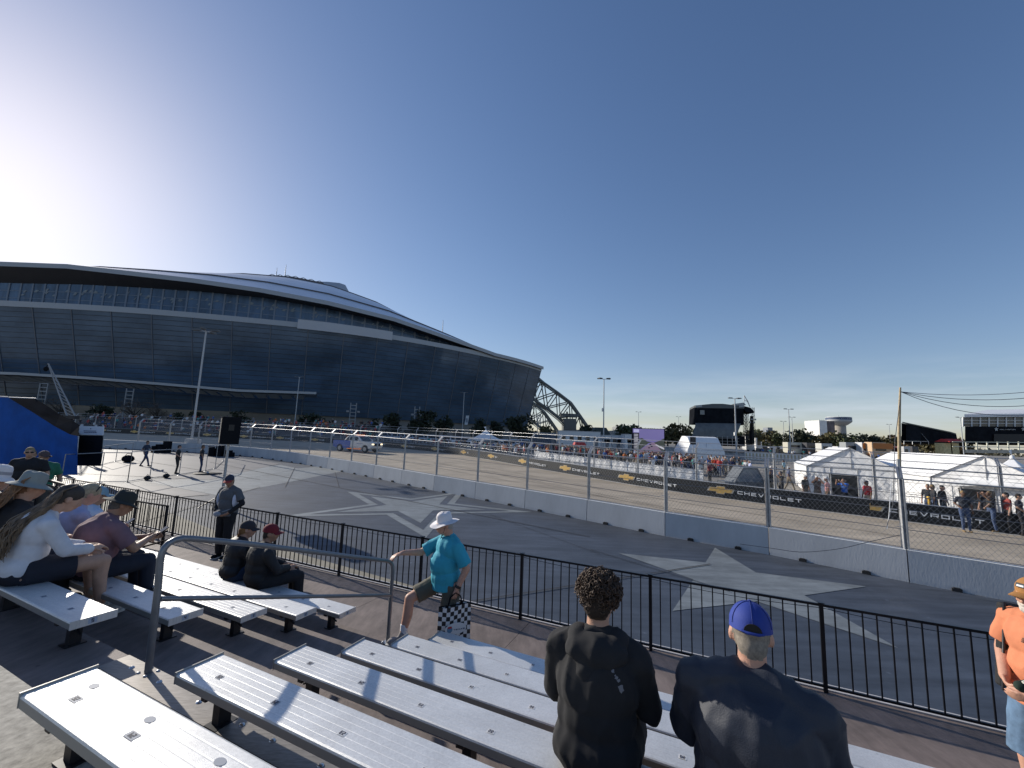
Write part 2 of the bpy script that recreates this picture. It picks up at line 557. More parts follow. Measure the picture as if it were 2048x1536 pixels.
for i, (w1, w0, d) in enumerate(lev):
    for a, b in zip(JU[:-1], JU[1:]):
        mb = MB()
        sh = 0 if i % 2 == 0 else 1.0
        u0, u1 = a + sh + .003, b + sh - .003
        q = [P(u0, w0, 0), P(u1, w0, 0), P(u1, w1, 0), P(u0, w1, 0)]
        zt = dz(d)
        mb.hexa([p + Vector((0, 0, zt - .03)) for p in q][::-1] + [p + Vector((0, 0, zt)) for p in q][::-1])
        dobj(mb, 'floor_panel', m_deck if i < 6 else M('deck_gritty', (.30, .28, .24), .8, var=.45, vs=22, bump=.8, bs=90))
    # riser below the front edge of each step
    if i:
        mb = MB(); zt = dz(d); zb = dz(lev[i - 1][2])
        mb.boxd(P(6, w1 - .025, 0), UU, WW, 18, .01, zb, zt - .031)
        dobj(mb, 'riser', M('riser_dark', (.06, .05, .048), .8))
mb = MB()
mb.boxd(P(6, 5.93, 0), UU, WW, 18, .065, dz(2.66), dz(2.60))
dobj(mb, 'edge_strip', M('edge_strip_pale', (.50, .49, .50), .6, var=.12, vs=6))
mb = MB()
mb.boxd(P(6, 5.94, 0), UU, WW, 18, .03, dz(3.6), dz(2.662))
dobj(mb, 'front_fascia', M('fascia_dark', (.05, .05, .055), .7))
mb = MB()   # aluminium nosing strip behind the row of the nearest bench
w5 = SW[4] + .11
mb.boxd(P(2.2, w5 - .085, 0), UU, WW, 1.45, .085, dz(lev[5][2]) + .001, dz(lev[5][2]) + .006)
o = dobj(mb, 'nosing_plate', M('nosing_metal', (.27, .25, .23), .45, .5, var=.25, vs=14, stretch=(1, 6, 1)))
mb = MB()
for uu in (3.45, 3.12, 2.70, 2.30, 2.05, 1.7, 1.3, 1.0):
    mb.lathe([(.016, 0), (.012, .006), (0, .008)], P(uu, w5 - .07, dz(lev[5][2]) + .006), 10)
tag(dobj(mb, 'screw_head', M('screw_steel', (.7, .7, .7), .3, .9)))

# ---------------------------------------------------------------- benches
FONT5 = {'0': '75557', '1': '26227', '2': '71747', '3': '71717', '4': '55711', '5': '74717', '6': '74757', '7': '71222', '8': '75757', '9': '75717'}
def digits(mb, txt, c, dx, dy, h, mi):
    """5x3 block digits, dx = reading direction, dy = up direction"""
    s = h / 5; wd = s * 3.6
    x0 = -wd * len(txt) / 2 + s * .3
    nrm = dx.cross(dy).normalized()
    for n, ch in enumerate(txt):
        for r, row in enumerate(FONT5[ch]):
            for b in range(3):
                if int(row) >> (2 - b) & 1:
                    a = c + dx * (x0 + n * wd + b * s) + dy * (h / 2 - r * s)
                    mb.add([a, a + dx * s, a + dx * s - dy * s, a - dy * s], [(3, 2, 1, 0)] if nrm.z > 0 or True else [(0, 1, 2, 3)], mi)
m_stick = M('sticker_white', (.72, .73, .74), .6)
m_ink = M('sticker_ink', (.05, .05, .07), .7)
m_stgrey = M('sticker_grey', (.36, .38, .42), .6)
ORD = ['front', 'second', 'third', 'fourth', 'fifth', 'sixth', 'seventh']
def bench(k, u_end, u_far, side, n0, number, label, white=True, endplate=True):
    """k = row from the front; the end at u_end faces the aisle"""
    z = dz(SD[k]); w = SW[k]; hw = .125
    sg = 1 if u_far > u_end else -1
    t = thing('bench', label, 'bench', P(u_end, w, dz(SD[k] + .245)), 0, 'aluminium benches in rows on the grandstand')
    inv = Matrix.Translation(t.location).inverted()
    def ch(mb, nm, mt, par=t):
        o = mb.build(nm, mt, par); 
        if par is t: o.matrix_parent_inverse = inv
        else: o.matrix_parent_inverse = Matrix.Identity(4)
        return o
    mb = MB()
    # hollow plank section with rounded nose and shallow ribs, extruded along u
    prof = [(-hw, -.050), (-hw, -.012), (-hw + .004, -.004), (-hw + .012, 0)]
    for x in (-.085, -.045, -.005, .035, .075):
        prof += [(x - .004, 0), (x - .002, -.0006), (x + .002, -.0006), (x + .004, 0)]
    prof += [(hw - .012, 0), (hw - .004, -.004), (hw, -.012), (hw, -.050)]
    n = len(prof); nu = 2
    vs = []
    for uu in (u_end, u_far):
        vs += [P(uu, w + x, z + h) for x, h in prof]
    fs = [(i, i + 1, n + i + 1, n + i) for i in range(n - 1)] + [(n - 1, 0, n, 2 * n - 1)]
    if sg > 0: fs = [f[::-1] for f in fs]
    mb.add(vs, fs); mb.m = [0] * len(fs)
    mb.m[0] = 1; mb.m[n - 2] = 1; mb.m[n - 1] = 1
    if not endplate: mb.m[0] = 0
    ch(mb, 'seat_plank', [m_alum, m_alside])
    mb = MB()
    q = u_end - sg * .004
    mb.boxd(P(q, w, z), UU, WW, .0035, hw + .002, -.052, .0025 + (.006 if side == 'R' else 0))
    cap = ch(mb, 'end_cap', m_alum if side == 'L' else m_alside)
    if side == 'L' and number:
        mb = MB()
        c = P(q - .0048 * sg, w - .01, z - .024)
        mb.add([c + WW * x + Vector((0, 0, y)) for x, y in ((-.024, -.018), (.024, -.018), (.024, .018), (-.024, .018))], [(0, 1, 2, 3)], 0)
        digits(mb, number, c - UU * sg * .001, WW, Vector((0, 0, 1)), .026, 1)
        o = ch(mb, 'row_number', [M('sticker_pale', (.45, .5, .6), .6), m_ink])
    # seat number stickers
    L_ = abs(u_far - u_end)
    j = 0; uu = u_end + sg * (.23 if side == 'R' else .28)
    while abs(uu - u_end) < L_ - .1 and j < 12:
        mb = MB(); c = P(uu, w - .03, z + .0012); s1, s2 = (.021, .015)
        if k == 5 and side == 'R':
            s1, s2 = .030, .016
            pp = [P(uu + sg * (-.05 if j == 0 else -.045), w + .045, z + .0012) + UU * math.cos(a * .524) * .026 + WW * math.sin(a * .524) * .017 for a in range(12)]
            ob_ = MB(); ob_.add(pp, [tuple(range(11, -1, -1))], 0); ch(ob_, 'round_sticker', m_stgrey)
        mb.add([c + UU * a * s1 + WW * b * s2 for a, b in ((-1, -1), (1, -1), (1, 1), (-1, 1))], [(3, 2, 1, 0)], 0 if (white and j > 1) else 2)
        num = str(max(1, n0 - j * (1 if side == 'R' else -1)))
        digits(mb, num, c + Vector((0, 0, .0012)), UU, -WW, .021, 1)
        ch(mb, 'seat_number', [m_stick, m_ink, m_stgrey])
        uu += sg * .457; j += 1
    # legs
    nl = 0; uu = u_end + sg * (.24 if side == 'R' else .25)
    while abs(uu - u_end) < L_ and nl < 6:
        mb = MB(); c = P(uu, w - .0, dz(SD[k] + .245))
        mb.boxd(c, UU, WW, .028, .034, .004, .193)
        mb.boxd(c, UU, WW, .05, .06, .001, .008)
        mb.boxd(c + Vector((0, 0, 0)), UU, WW, .02, .11, .165, .194)
        mb.beam(c + UU * sg * -.02 + Vector((0, 0, .115)), c - UU * sg * .085 + Vector((0, 0, .085)), .012, .012)
        ch(mb, 'leg', m_dark)
        uu += sg * 1.22; nl += 1
    return t
RL = ['front row aluminium bench right of the aisle, shaded by the man in the turquoise shirt',
      'aluminium bench right of the aisle, second row from the fence', 'aluminium bench right of the aisle, third row from the fence',
      'aluminium bench right of the aisle, fourth row from the fence', 'aluminium bench right of the aisle, fifth row, with the broad rail shadow',
      'nearest aluminium bench at the bottom left corner with grey oval and square seat stickers']
for k in range(6):
    bench(k, 2.655, -2.6, 'R', 25, None, RL[k])
LL = ['front row aluminium bench left of the aisle where two people in black jackets sit', 'aluminium bench left of the aisle marked 1, second from the fence',
      'aluminium bench left of the aisle marked 2, third from the fence', 'aluminium bench left of the aisle marked 3, behind the handrail', 'aluminium bench left of the aisle marked 4 where the man in mauve sits',
      'aluminium bench left of the aisle marked 5 where the long haired woman sits']
for k in range(5):
    bench(k, 3.93, 9.6 - .0 * k, 'L', 1, ['1', '2', '3', '4', '5'][k], [LL[0], LL[1], LL[2], LL[4], LL[5]][k], white=False)

# ---------------------------------------------------------------- handrail in the aisle
m_rail = M('handrail_grey_paint', (.20, .215, .235), .38, .55, var=.1, vs=10)
hr = thing('handrail', 'grey tubular handrail in the aisle between the benches', 'handrail', P(3.3, 2.8, 0))
hinv = Matrix.Translation(hr.location).inverted()
def hch(mb, nm, mt):
    o = mb.build(nm, mt, hr); o.matrix_parent_inverse = hinv; return o
def Q(w, d): return P(3.3, w, dz(d))
pts = [Q(1.65, 1.62), Q(1.64, 1.09), Q(1.63, .90)]
c0 = (1.63, .84)
for a, b in ((1.635, .855), (1.645, .825), (1.665, .802), (1.70, .787), (1.745, .785), (1.80, .797)):
    pts.append(Q(a, b))
pts += [Q(2.235, .926), Q(3.307, 1.275), Q(3.86, 1.452), Q(3.91, 1.472), Q(3.95, 1.50), Q(3.975, 1.54), Q(3.985, 1.60), Q(3.985, 1.85), Q(3.985, 2.378)]
mb = MB(); mb.tube(pts, .0215, 14); hch(mb, 'tube_frame', m_rail)
mb = MB(); mb.tube([Q(1.66, 1.155), Q(3.98, 1.862)], .0165, 12); hch(mb, 'mid_rail', m_rail)
for w, d in ((1.65, 1.62), (3.985, 2.378)):
    mb = MB(); c = Q(w, d)
    mb.boxd(c, UU, WW, .055, .05, .001, .012)
    for a, b in ((.04, .035), (-.04, .035), (.04, -.035), (-.04, -.035)):
        mb.lathe([(.011, .012), (.011, .024), (0, .026)], c + UU * a + WW * b, 6)
    hch(mb, 'base_plate', m_steel)

# ---------------------------------------------------------------- black picket fence on the deck edge
m_picket = M('picket_black', (.012, .013, .017), .33, .3)
fn = thing('picket_fence', 'long low black picket fence along the deck edge', 'fence', P(2, 5.83, dz(2.61)))
finv = Matrix.Translation(fn.location).inverted()
def fch(mb, nm, mt):
    o = mb.build(nm, mt, fn); o.matrix_parent_inverse = finv; return o
FT, FB = 1.715, 2.555
u0 = -4.75; FP = 1.80
npan = 15
for i in range(npan + 1):
    uu = u0 + FP * i
    mb = MB(); mb.boxd(P(uu, 5.83, 0), UU, WW, .019, .019, dz(2.615), dz(FT) + .012)
    mb.boxd(P(uu, 5.83, 0), UU, WW, .03, .03, dz(FT) + .012, dz(FT) + .02)
    fch(mb, 'fence_post', m_picket)
    if i < npan:
        a, b = uu + .019, uu + FP - .019
        mb = MB()
        c = P((a + b) / 2, 5.83, 0); hl = (b - a) / 2
        mb.boxd(c, UU, WW, hl, .0125, dz(FT) - .022, dz(FT) + .004)
        n = 14
        for j in range(1, n + 1):
            q = P(uu + FP * j / (n + 1), 5.83, 0)
            mb.boxd(q, UU, WW, .0065, .0065, dz(FB) + .012, dz(FT) - .022)
        mb.boxd(c, UU, WW, hl, .0125, dz(FB) - .012, dz(FB) + .012)
        # loose cable sagging under the top rail
        mb.tube([P(uu + FP * t / 8, 5.815, dz(FT) - .035 - .035 * math.sin(math.pi * t / 8)) for t in range(9)], .0035, 5)
        fch(mb, 'fence_panel', m_picket)

# ---------------------------------------------------------------- stair guard on the left
sg_ = thing('stair_guard', 'black picket guard and sloping stair rails beyond the mauve shirt', 'guard rail', P(5.4, 4.6, dz(2.61)))
ginv = Matrix.Translation(sg_.location).inverted()
def gch(mb, nm):
    o = mb.build(nm, m_picket, sg_); o.matrix_parent_inverse = ginv; return o
def dp_(px, py, depth): return atz(px, py, dz(depth))
GA, GB = dp_(335, 1012, 1.72), dp_(150, 983, 1.72)
def down(p, depth): return Vector((p.x, p.y, dz(depth)))
mb = MB(); mb.beam(GA, GB, .03, .03); mb.beam(down(GA, 2.50), down(GB, 2.50), .025, .025); gch(mb, 'guard_rail')
for t in (0, .5, 1):
    p = GA.lerp(GB, t)
    mb = MB(); mb.beam(down(p, 2.615), p + Vector((0, 0, .015)), .04, .04); gch(mb, 'guard_post')
mb = MB()
for i in range(1, 24):
    if i == 12: continue
    p = GA.lerp(GB, i / 24); mb.beam(down(p, 2.49), down(p, 1.735), .012, .012)
gch(mb, 'guard_pickets')
for k, (a, b) in enumerate((((335, 1062), (268, 1110)), ((335, 1080), (268, 1128)))):
    A_ = dp_(*a, 1.72 + .32 + .12 * k); B_ = A_ + UU * 1.0 + Vector((0, 0, -.36)) - WW * .55
    mb = MB(); mb.beam(A_, B_, .03, .03); gch(mb, 'stair_rail')
mb = MB(); mb.beam(down(B_, 2.615), B_ + Vector((0, 0, .12)), .035, .035); gch(mb, 'guard_post')

# ================================================================ concrete barrier A with catch fence
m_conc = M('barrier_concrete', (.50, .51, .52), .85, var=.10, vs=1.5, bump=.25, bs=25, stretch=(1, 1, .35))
m_conctop = M('barrier_top_highlight', (.74, .74, .72), .8, var=.06)  # sun highlight painted into the colour of the top face
m_rub = M('rubber_black', (.02, .02, .022), .8)
HA = .80
JA = resample(PA, 3.08)
nv_ = 0
for i in range(min(27, len(JA) - 1)):
    a, b = JA[i], JA[i + 1]
    if pxof(b) > 2070: continue
    nv_ += 1
    a = Vector((a.x, a.y, gz(a.x, a.y))); b = Vector((b.x, b.y, gz(b.x, b.y)))
    d = (b - a).normalized(); n = Vector((-d.y, d.x, 0)).normalized()
    if n.y < 0: n = -n
    lab = '%s pale grey concrete barrier block from the right beside the painted plaza' % nth(nv_)
    t = thing('concrete_barrier', lab, 'barrier', (a + b) / 2, 0, 'concrete barrier blocks along the near side of the track')
    c = (a + b) / 2
    A_, B_ = a - c + d * .012, b - c - d * .012
    Zv = Vector((0, 0, 1))
    mb = MB()
    pr = [(0, 0), (.02, .15), (.10, HA * .45), (.13, HA), (.31, HA), (.34, HA * .45), (.42, .15), (.44, 0)]
    if True:
        pr = [(0, 0), (.0, .10), (.025, HA), (.255, HA), (.28, .10), (.28, 0)]
    k = len(pr)
    vs = [A_ + n * x + Zv * z for x, z in pr] + [B_ + n * x + Zv * z for x, z in pr]
    fs = [(j, j + 1, k + j + 1, k + j) for j in range(k - 1)] + [tuple(range(k)), tuple(range(2 * k - 1, k - 1, -1))]
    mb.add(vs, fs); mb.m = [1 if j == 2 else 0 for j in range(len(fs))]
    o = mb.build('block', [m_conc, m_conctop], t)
    bm = bmesh.new(); bm.from_mesh(o.data); bmesh.ops.recalc_face_normals(bm, faces=bm.faces); bm.to_mesh(o.data); bm.free()
    for s_ in (.27, .73):
        mb = MB(); q = A_.lerp(B_, s_) - n * .03
        mb.boxd(q, d, n, .09, .04, .0, .075); mb.boxd(q, d, n, .06, .035, .075, .095)
        mb.build('forklift_foot', m_rub, t)

m_mesh = M('chain_link_wire', (.34, .35, .37), .5, .3)
m_cable = M('steel_cable', (.20, .21, .23), .5, .5)
def catch_fence(name, label, line, off, h0, h1, arm, step, n0, n1, lean=(0, 0), wire=.1, wr=.0028, twin=True, mesh=True, cables=(.25, .8, 1.35, 1.9), nside=1):
    """posts on top of a wall with inward-bent tops, rails, cables and diamond mesh"""
    pts = resample(line, step)[n0:n1]
    c = sum(pts, Vector()) / len(pts); c = Vector((c.x, c.y, gz(c.x, c.y)))
    t = thing(name, label, 'fence', c)
    inv = Matrix.Translation(c).inverted()
    def ch(mb, nm, mt):
        o = mb.build(nm, mt, t); o.matrix_parent_inverse = inv; return o
    B0 = []
    for i, p in enumerate(pts):
        q = pts[min(i + 1, len(pts) - 1)]; q0 = pts[max(0, i - 1)]
        d = (q - q0).normalized(); n = Vector((-d.y, d.x, 0)).normalized() * nside
        if (n.y < 0) == (nside > 0): n = -n
        g = Vector((p.x, p.y, gz(p.x, p.y))) + n * off
        B0.append((g, d, n))
    Zv = Vector((0, 0, 1))
    for g, d, n in B0:
        mb = MB()
        a = g + Zv * h0; b = g + Zv * h1; cc = b + n * arm + Zv * arm * 1.0
        for s_ in ((-.035, .035) if twin else (0,)):
            o_ = d * s_
            mb.beam(a + o_, b + o_, .045 if twin else .07, .06)
            mb.beam(b + o_ - (cc - b) * .02, cc + o_, .045 if twin else .06, .06)
        if twin:
            for zz in (h0 + .35, h0 + 1.1, h0 + 1.8):
                mb.boxd(g, d, n, .04, .02, zz, zz + .05)
            mb.boxd(g - n * .05, d, n, .15, .008, h0 + .55, h0 + .565)
        ch(mb, 'fence_post', m_steel)
    def rail(h, o=0.0, r=.018, nm='rail', mt=m_steel, n=6):
        mb = MB(); mb.tube([g + Zv * (h) + nn * o for g, d, nn in B0], r, n); ch(mb, nm, mt)
    rail(h1 + arm, arm, .020, 'top_rail'); rail(h1, 0, .020, 'bend_rail')
    for k, hh in enumerate(cables):
        rail(h0 + hh, 0, .0085, 'cable', m_cable, 5)
    if mesh:
        mb = MB()
        hh = h1 - h0
        w1 = Vector((0, 0, 1))
        # unrolled diagonal wires
        S = [0.0]
        for i in range(1, len(B0)): S.append(S[-1] + (B0[i][0] - B0[i - 1][0]).length)
        def at(s):
            s = max(0.0, min(S[-1] - 1e-6, s))
            i = max(0, min(len(S) - 2, next((j for j in range(1, len(S)) if S[j] > s), len(S) - 1) - 1))
            f_ = (s - S[i]) / (S[i + 1] - S[i])
            return B0[i][0].lerp(B0[i + 1][0], f_), B0[i][1], B0[i][2]
        nW = int(S[-1] / wire)
        sl_ = .8 * hh
        for j in range(-int(sl_ / wire), nW):
            for sgn in (1, -1):
                s0 = j * wire; s1 = s0 + sl_
                z0, z1 = (h0, h1) if sgn > 0 else (h1, h0)
                if s0 < 0:
                    z0 = z0 + (z1 - z0) * (-s0 / sl_); s0 = 0
                if s1 > S[-1]:
                    z1 = z0 + (z1 - z0) * ((S[-1] - s0) / (s1 - s0)); s1 = S[-1]
                if s1 - s0 < .05: continue
                a, d, n = at(s0); b, _, _ = at(s1)
                a = a + w1 * z0 + n * .012 * sgn; b = b + w1 * z1 + n * .012 * sgn
                dd = (b - a).normalized(); sd = dd.cross(n).normalized() * wr; nn = n * wr
                mb.add([a + sd, a - sd * .5 + nn, a - sd * .5 - nn, b + sd, b - sd * .5 + nn, b - sd * .5 - nn], [(0, 1, 4, 3), (1, 2, 5, 4), (2, 0, 3, 5)])
        ch(mb, 'wire_mesh', m_mesh)
    return t
# near catch fence: bends away from the plaza, towards the track
LA0 = [Vector(p) for p in PA]
catch_fence('catch_fence', 'tall steel catch fence with bent top standing on the near concrete barrier', LA0, .14, HA, HA + 1.80, .30, 3.08, 0, 22, cables=(.04, .5, 1.0, 1.42), wire=.115)

# ================================================================ barrier B with black banners
m_ban = M('banner_black', (.014, .016, .018), .55, var=.2, vs=3)
m_let = M('banner_lettering', (.78, .80, .82), .6)
m_gold = M('emblem_gold', (.62, .40, .12), .45, .1, var=.15, vs=9)
m_gold2 = M('emblem_rim', (.55, .52, .45), .4, .2)
HB = .84
LET = {  # strokes as polygons in a 1.0 wide x .62 high cell (wide square letter forms)
 'C': [[(0, 0), (1, 0), (1, .14), (.14, .14), (.14, .48), (1, .48), (1, .62), (0, .62)]],
 'H': [[(0, 0), (.16, 0), (.16, .62), (0, .62)], [(.84, 0), (1, 0), (1, .62), (.84, .62)], [(.16, .24), (.84, .24), (.84, .38), (.16, .38)]],
 'E': [[(0, 0), (.95, 0), (.95, .13), (.14, .13), (.14, .49), (.95, .49), (.95, .62), (0, .62)], [(.14, .25), (.85, .25), (.85, .37), (.14, .37)]],
 'V': [[(0, .62), (.42, 0), (.58, 0), (1, .62), (.83, .62), (.5, .14), (.17, .62)]],
 'R': [[(0, 0), (.15, 0), (.15, .62), (0, .62)], [(.15, .49), (1, .49), (1, .62), (.15, .62)], [(.86, .2), (1, .2), (1, .49), (.86, .49)], [(.15, .2), (.86, .2), (.86, .32), (.15, .32)], [(.62, .2), (.84, 0), (1, 0), (.80, .2)]],
 'O': [[(0, 0), (1, 0), (1, .14), (0, .14)], [(0, .48), (1, .48), (1, .62), (0, .62)], [(0, .14), (.15, .14), (.15, .48), (0, .48)], [(.85, .14), (1, .14), (1, .48), (.85, .48)]],
 'L': [[(0, 0), (.95, 0), (.95, .14), (.15, .14), (.15, .62), (0, .62)]],
 'T': [[(0, .48), (1, .48), (1, .62), (0, .62)], [(.42, 0), (.58, 0), (.58, .48), (.42, .48)]],
 'A': [[(0, 0), (.17, 0), (.58, .62), (.42, .62)], [(.83, 0), (1, 0), (.58, .62), (.45, .5)], [(.25, .16), (.75, .16), (.68, .28), (.32, .28)]],
 'I': [[(.4, 0), (.58, 0), (.58, .62), (.4, .62)]],
 'N': [[(0, 0), (.15, 0), (.15, .62), (0, .62)], [(.85, 0), (1, 0), (1, .62), (.85, .62)], [(.15, .62), (.15, .42), (.85, 0), (.85, .2)]],
 'G': [[(0, 0), (1, 0), (1, .34), (.5, .34), (.5, .22), (.86, .22), (.86, .14), (.14, .14), (.14, .48), (1, .48), (1, .62), (0, .62)]],
 'X': [[(0, 0), (.2, 0), (1, .62), (.8, .62)], [(.8, 0), (1, 0), (.2, .62), (0, .62)]],
 'S': [[(0, 0), (1, 0), (1, .37), (.14, .37), (.14, .49), (1, .49), (1, .62), (0, .62), (0, .25), (.86, .25), (.86, .13), (0, .13)]],
 'M': [[(0, 0), (.15, 0), (.15, .62), (0, .62)], [(.85, 0), (1, 0), (1, .62), (.85, .62)], [(.15, .62), (.15, .42), (.5, .12), (.5, .3)], [(.85, .62), (.5, .3), (.5, .12), (.85, .42)]],
 'P': [[(0, 0), (.15, 0), (.15, .62), (0, .62)], [(.15, .49), (1, .49), (1, .62), (.15, .62)], [(.86, .2), (1, .2), (1, .49), (.86, .49)], [(.15, .2), (.86, .2), (.86, .32), (.15, .32)]],
 'D': [[(0, 0), (.9, 0), (.9, .14), (0, .14)], [(0, .48), (.9, .48), (.9, .62), (0, .62)], [(0, .14), (.15, .14), (.15, .48), (0, .48)], [(.85, .08), (1, .14), (1, .48), (.85, .54)]],
 'U': [[(0, 0), (1, 0), (1, .62), (.85, .62), (.85, .14), (.15, .14), (.15, .62), (0, .62)]],
 'K': [[(0, 0), (.15, 0), (.15, .62), (0, .62)], [(.15, .2), (.85, .62), (1, .62), (.15, .1)], [(.35, .3), (.85, 0), (1, 0), (.45, .38)]],
 ' ': [],
}
def word(mb, txt, org, dx, dz_, w, gap, th, mi=0):
    """letters w wide from org along dx, dz_ up, thickness vector th"""
    x = 0
    for ch in txt:
        for pl in LET[ch]:
            mb.poly([org + dx * (x + p[0] * w) + dz_ * (p[1] * w) for p in pl], th, mi)
        x += w + gap
    return x
def tri_fix(o):
    bm = bmesh.new(); bm.from_mesh(o.data)
    bmesh.ops.triangulate(bm, faces=[f for f in bm.faces if len(f.verts) > 4])
    bmesh.ops.recalc_face_normals(bm, faces=bm.faces)
    bm.to_mesh(o.data); bm.free()
    return o
EBL = even(LB, 400)
def barB():
    step = 3.35
    J = resample(LB, step)
    Zv = Vector((0, 0, 1))
    def nrm(d):
        n = Vector((d.y, -d.x, 0)).normalized()
        return n if n.y < 0 else -n
    nblk = min(46, len(J) - 1); nv_ = 0
    for i in range(nblk):
        a, b = J[i], J[i + 1]
        if pxof(b) > 2070: continue
        nv_ += 1
        a = Vector((a.x, a.y, gz(a.x, a.y))); b = Vector((b.x, b.y, gz(b.x, b.y)))
        c = (a + b) / 2; d = (b - a).normalized(); n = nrm(d)
        t = thing('banner_barrier', '%s black banner barrier block from the right along the far side of the track' % nth(nv_), 'barrier', c, 0, 'black banner barriers along the far side of the track')
        mb = MB(); A_, B_ = a - c, b - c - d * .004
        mb.hexa([A_, B_, B_ - n * .3, A_ - n * .3, A_ + Zv * HB, B_ + Zv * HB, B_ - n * .3 + Zv * HB, A_ - n * .3 + Zv * HB])
        mb.build('block', m_conc, t)
        mb = MB(); o_ = n * .006
        mb.hexa([A_ + o_ * .3 + Zv * .02, B_ + o_ * .3 + Zv * .02, B_ + o_ + Zv * .02, A_ + o_ + Zv * .02, A_ + o_ * .3 + Zv * (HB - .01), B_ + o_ * .3 + Zv * (HB - .01), B_ + o_ + Zv * (HB - .01), A_ + o_ + Zv * (HB - .01)])
        mb.build('banner', m_ban, t)
    return nrm
nrmB = barB()
# emblem and word repeat along the wall
J65 = resample(LB, .5)
def signB(s, kk):
    i = int(s / .5)
    if i + 5 >= len(J65): return
    p = J65[i]; q = J65[i + 5]
    f_ = (s / .5) - i
    p = p + (J65[i + 1] - p) * f_
    d = -(q - p).normalized()          # reading direction, left to right
    g = Vector((p.x, p.y, gz(p.x, p.y)))
    n = nrmB(d); Zv = Vector((0, 0, 1))
    slope = Vector((0, 0, (gz(q.x, q.y) - gz(p.x, p.y)) / (q - p).length))
    dx = (d - slope).normalized()
    t = thing('banner_sign', '%s gold emblem with white CHEVROLET lettering, counted from the right along the banner' % nth(kk), 'sign', g + n * .012, 0, 'lettering repeated along the black trackside banner')
    o0 = Vector((0, 0, HB * .5)) - dx * 2.4
    mb = MB()
    word(mb, 'CHEVROLET', o0 + dx * 1.65 - Zv * .085, dx, Zv, .27, .075, n * .012)
    tri_fix(mb.build('lettering', m_let, t))
    def bow(s_, th, mi, mb):
        # slanted bow tie cross outline
        o_ = [(-.72, -.10), (-.22, -.10), (-.25, -.19), (.19, -.19), (.22, -.10), (.60, -.10), (.72, .10), (.22, .10), (.25, .19), (-.19, .19), (-.22, .10), (-.60, .10)]
        mb.poly([o0 + dx * (.75 + x * s_) + Zv * (y * s_ * (1.12)) for x, y in o_], th, mi)
    mb = MB(); bow(1.06, n * .010, 0, mb); rim = tri_fix(mb.build('emblem', m_gold2, t))
    mb = MB(); bow(.93, n * .018, 0, mb); tri_fix(mb.build('emblem_face', m_gold, rim))
S0 = (PB[0] - PB[2]).length
for k in range(0, 21):
    signB(S0 + 2.2 + 6.45 * k + 1.2, k + 1)
catch_fence('catch_fence', 'far steel catch fence standing on the black banner barriers', [Vector(p) for p in LB], .12, HB, HB + 1.95, .35, 4.15, 1, 34, wire=.35, wr=.004, cables=(.05, .5, .95, 1.45), twin=True)

# ================================================================ stadium
m_glass = M('facade_glass', (.090, .140, .205), .15, .40, var=.35, vs=.06, bump=.10, bs=.22, stretch=(1, 1, 2.2))
m_seam = M('facade_seam', (.14, .155, .18), .5, .3)
m_seam2 = M('facade_seam_dark', (.016, .022, .03), .5)
m_par = M('parapet_metal', (.36, .38, .40), .5, .2)
m_roof = M('stadium_roof', (.62, .63, .65), .33, .45, var=.10, vs=.06)
m_roof2 = M('retractable_roof', (.42, .43, .44), .55, .1, var=.06, vs=.08)
m_clere = M('clerestory_glass', (.055, .10, .17), .22, .1, var=.5, vs=.35, stretch=(1, 1, .25))
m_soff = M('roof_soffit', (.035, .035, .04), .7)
m_base = M('base_wall_stone', (.19, .18, .165), .8, var=.15, vs=.15)
m_mull = M('mullion_pale', (.16, .20, .26), .5, .2)
st = thing('stadium', 'huge domed stadium with slanted dark glass facade and grey curved roof', 'stadium', (-90, 140, 1.8))
sinv = Matrix.Translation(st.location).inverted()
def sch(mb, nm, mt, par=None):
    o = mb.build(nm, mt, par or st)
    o.matrix_parent_inverse = sinv if par is None else Matrix.Identity(4)
    return o
WT = [(-260, 603), (-120, 606), (0, 611), (130, 617), (250, 624), (380, 634), (512, 646), (650, 659), (782, 677), (912, 700), (1035, 727), (1082, 742)]
EV = {-260: 520, -120: 523, 0: 528, 130: 533, 250: 546, 380: 561, 512: 580, 650: 606, 782: 639, 912: 684, 1035: 727, 1082: 742}
SOF = {-260: 552, -120: 554, 0: 558, 130: 562, 250: 569, 380: 579, 512: 593, 650: 617, 782: 648, 912: 688, 1035: 727.5, 1082: 742.2}
TOP = {-260: 512, -120: 514, 0: 517, 130: 516, 250: 519, 380: 529, 512: 547, 650: 575, 782: 613, 912: 662, 1035: 722, 1082: 741}
ZW = 36.5
def interp(D, x):
    k = sorted(D)
    for a, b in zip(k[:-1], k[1:]):
        if x <= b:
            t = (x - a) / (b - a); return D[a] * (1 - t) + D[b] * t
    return D[k[-1]]
SCN = Vector((-150, 330, 0))
def stn(px):
    """plan point of the facade top seen at photo column px, with inward direction"""
    wt = {a: b for a, b in WT}
    p = atz(px, interp(wt, px), ZW)
    d = SCN - p; d.z = 0
    return p, d.normalized()
xsn = []
for a, b in zip(WT[:-1], WT[1:]):
    n = 5
    xsn += [a[0] + (b[0] - a[0]) * k / n for k in range(n)]
xsn.append(1082)
STN = [stn(x) for x in xsn]
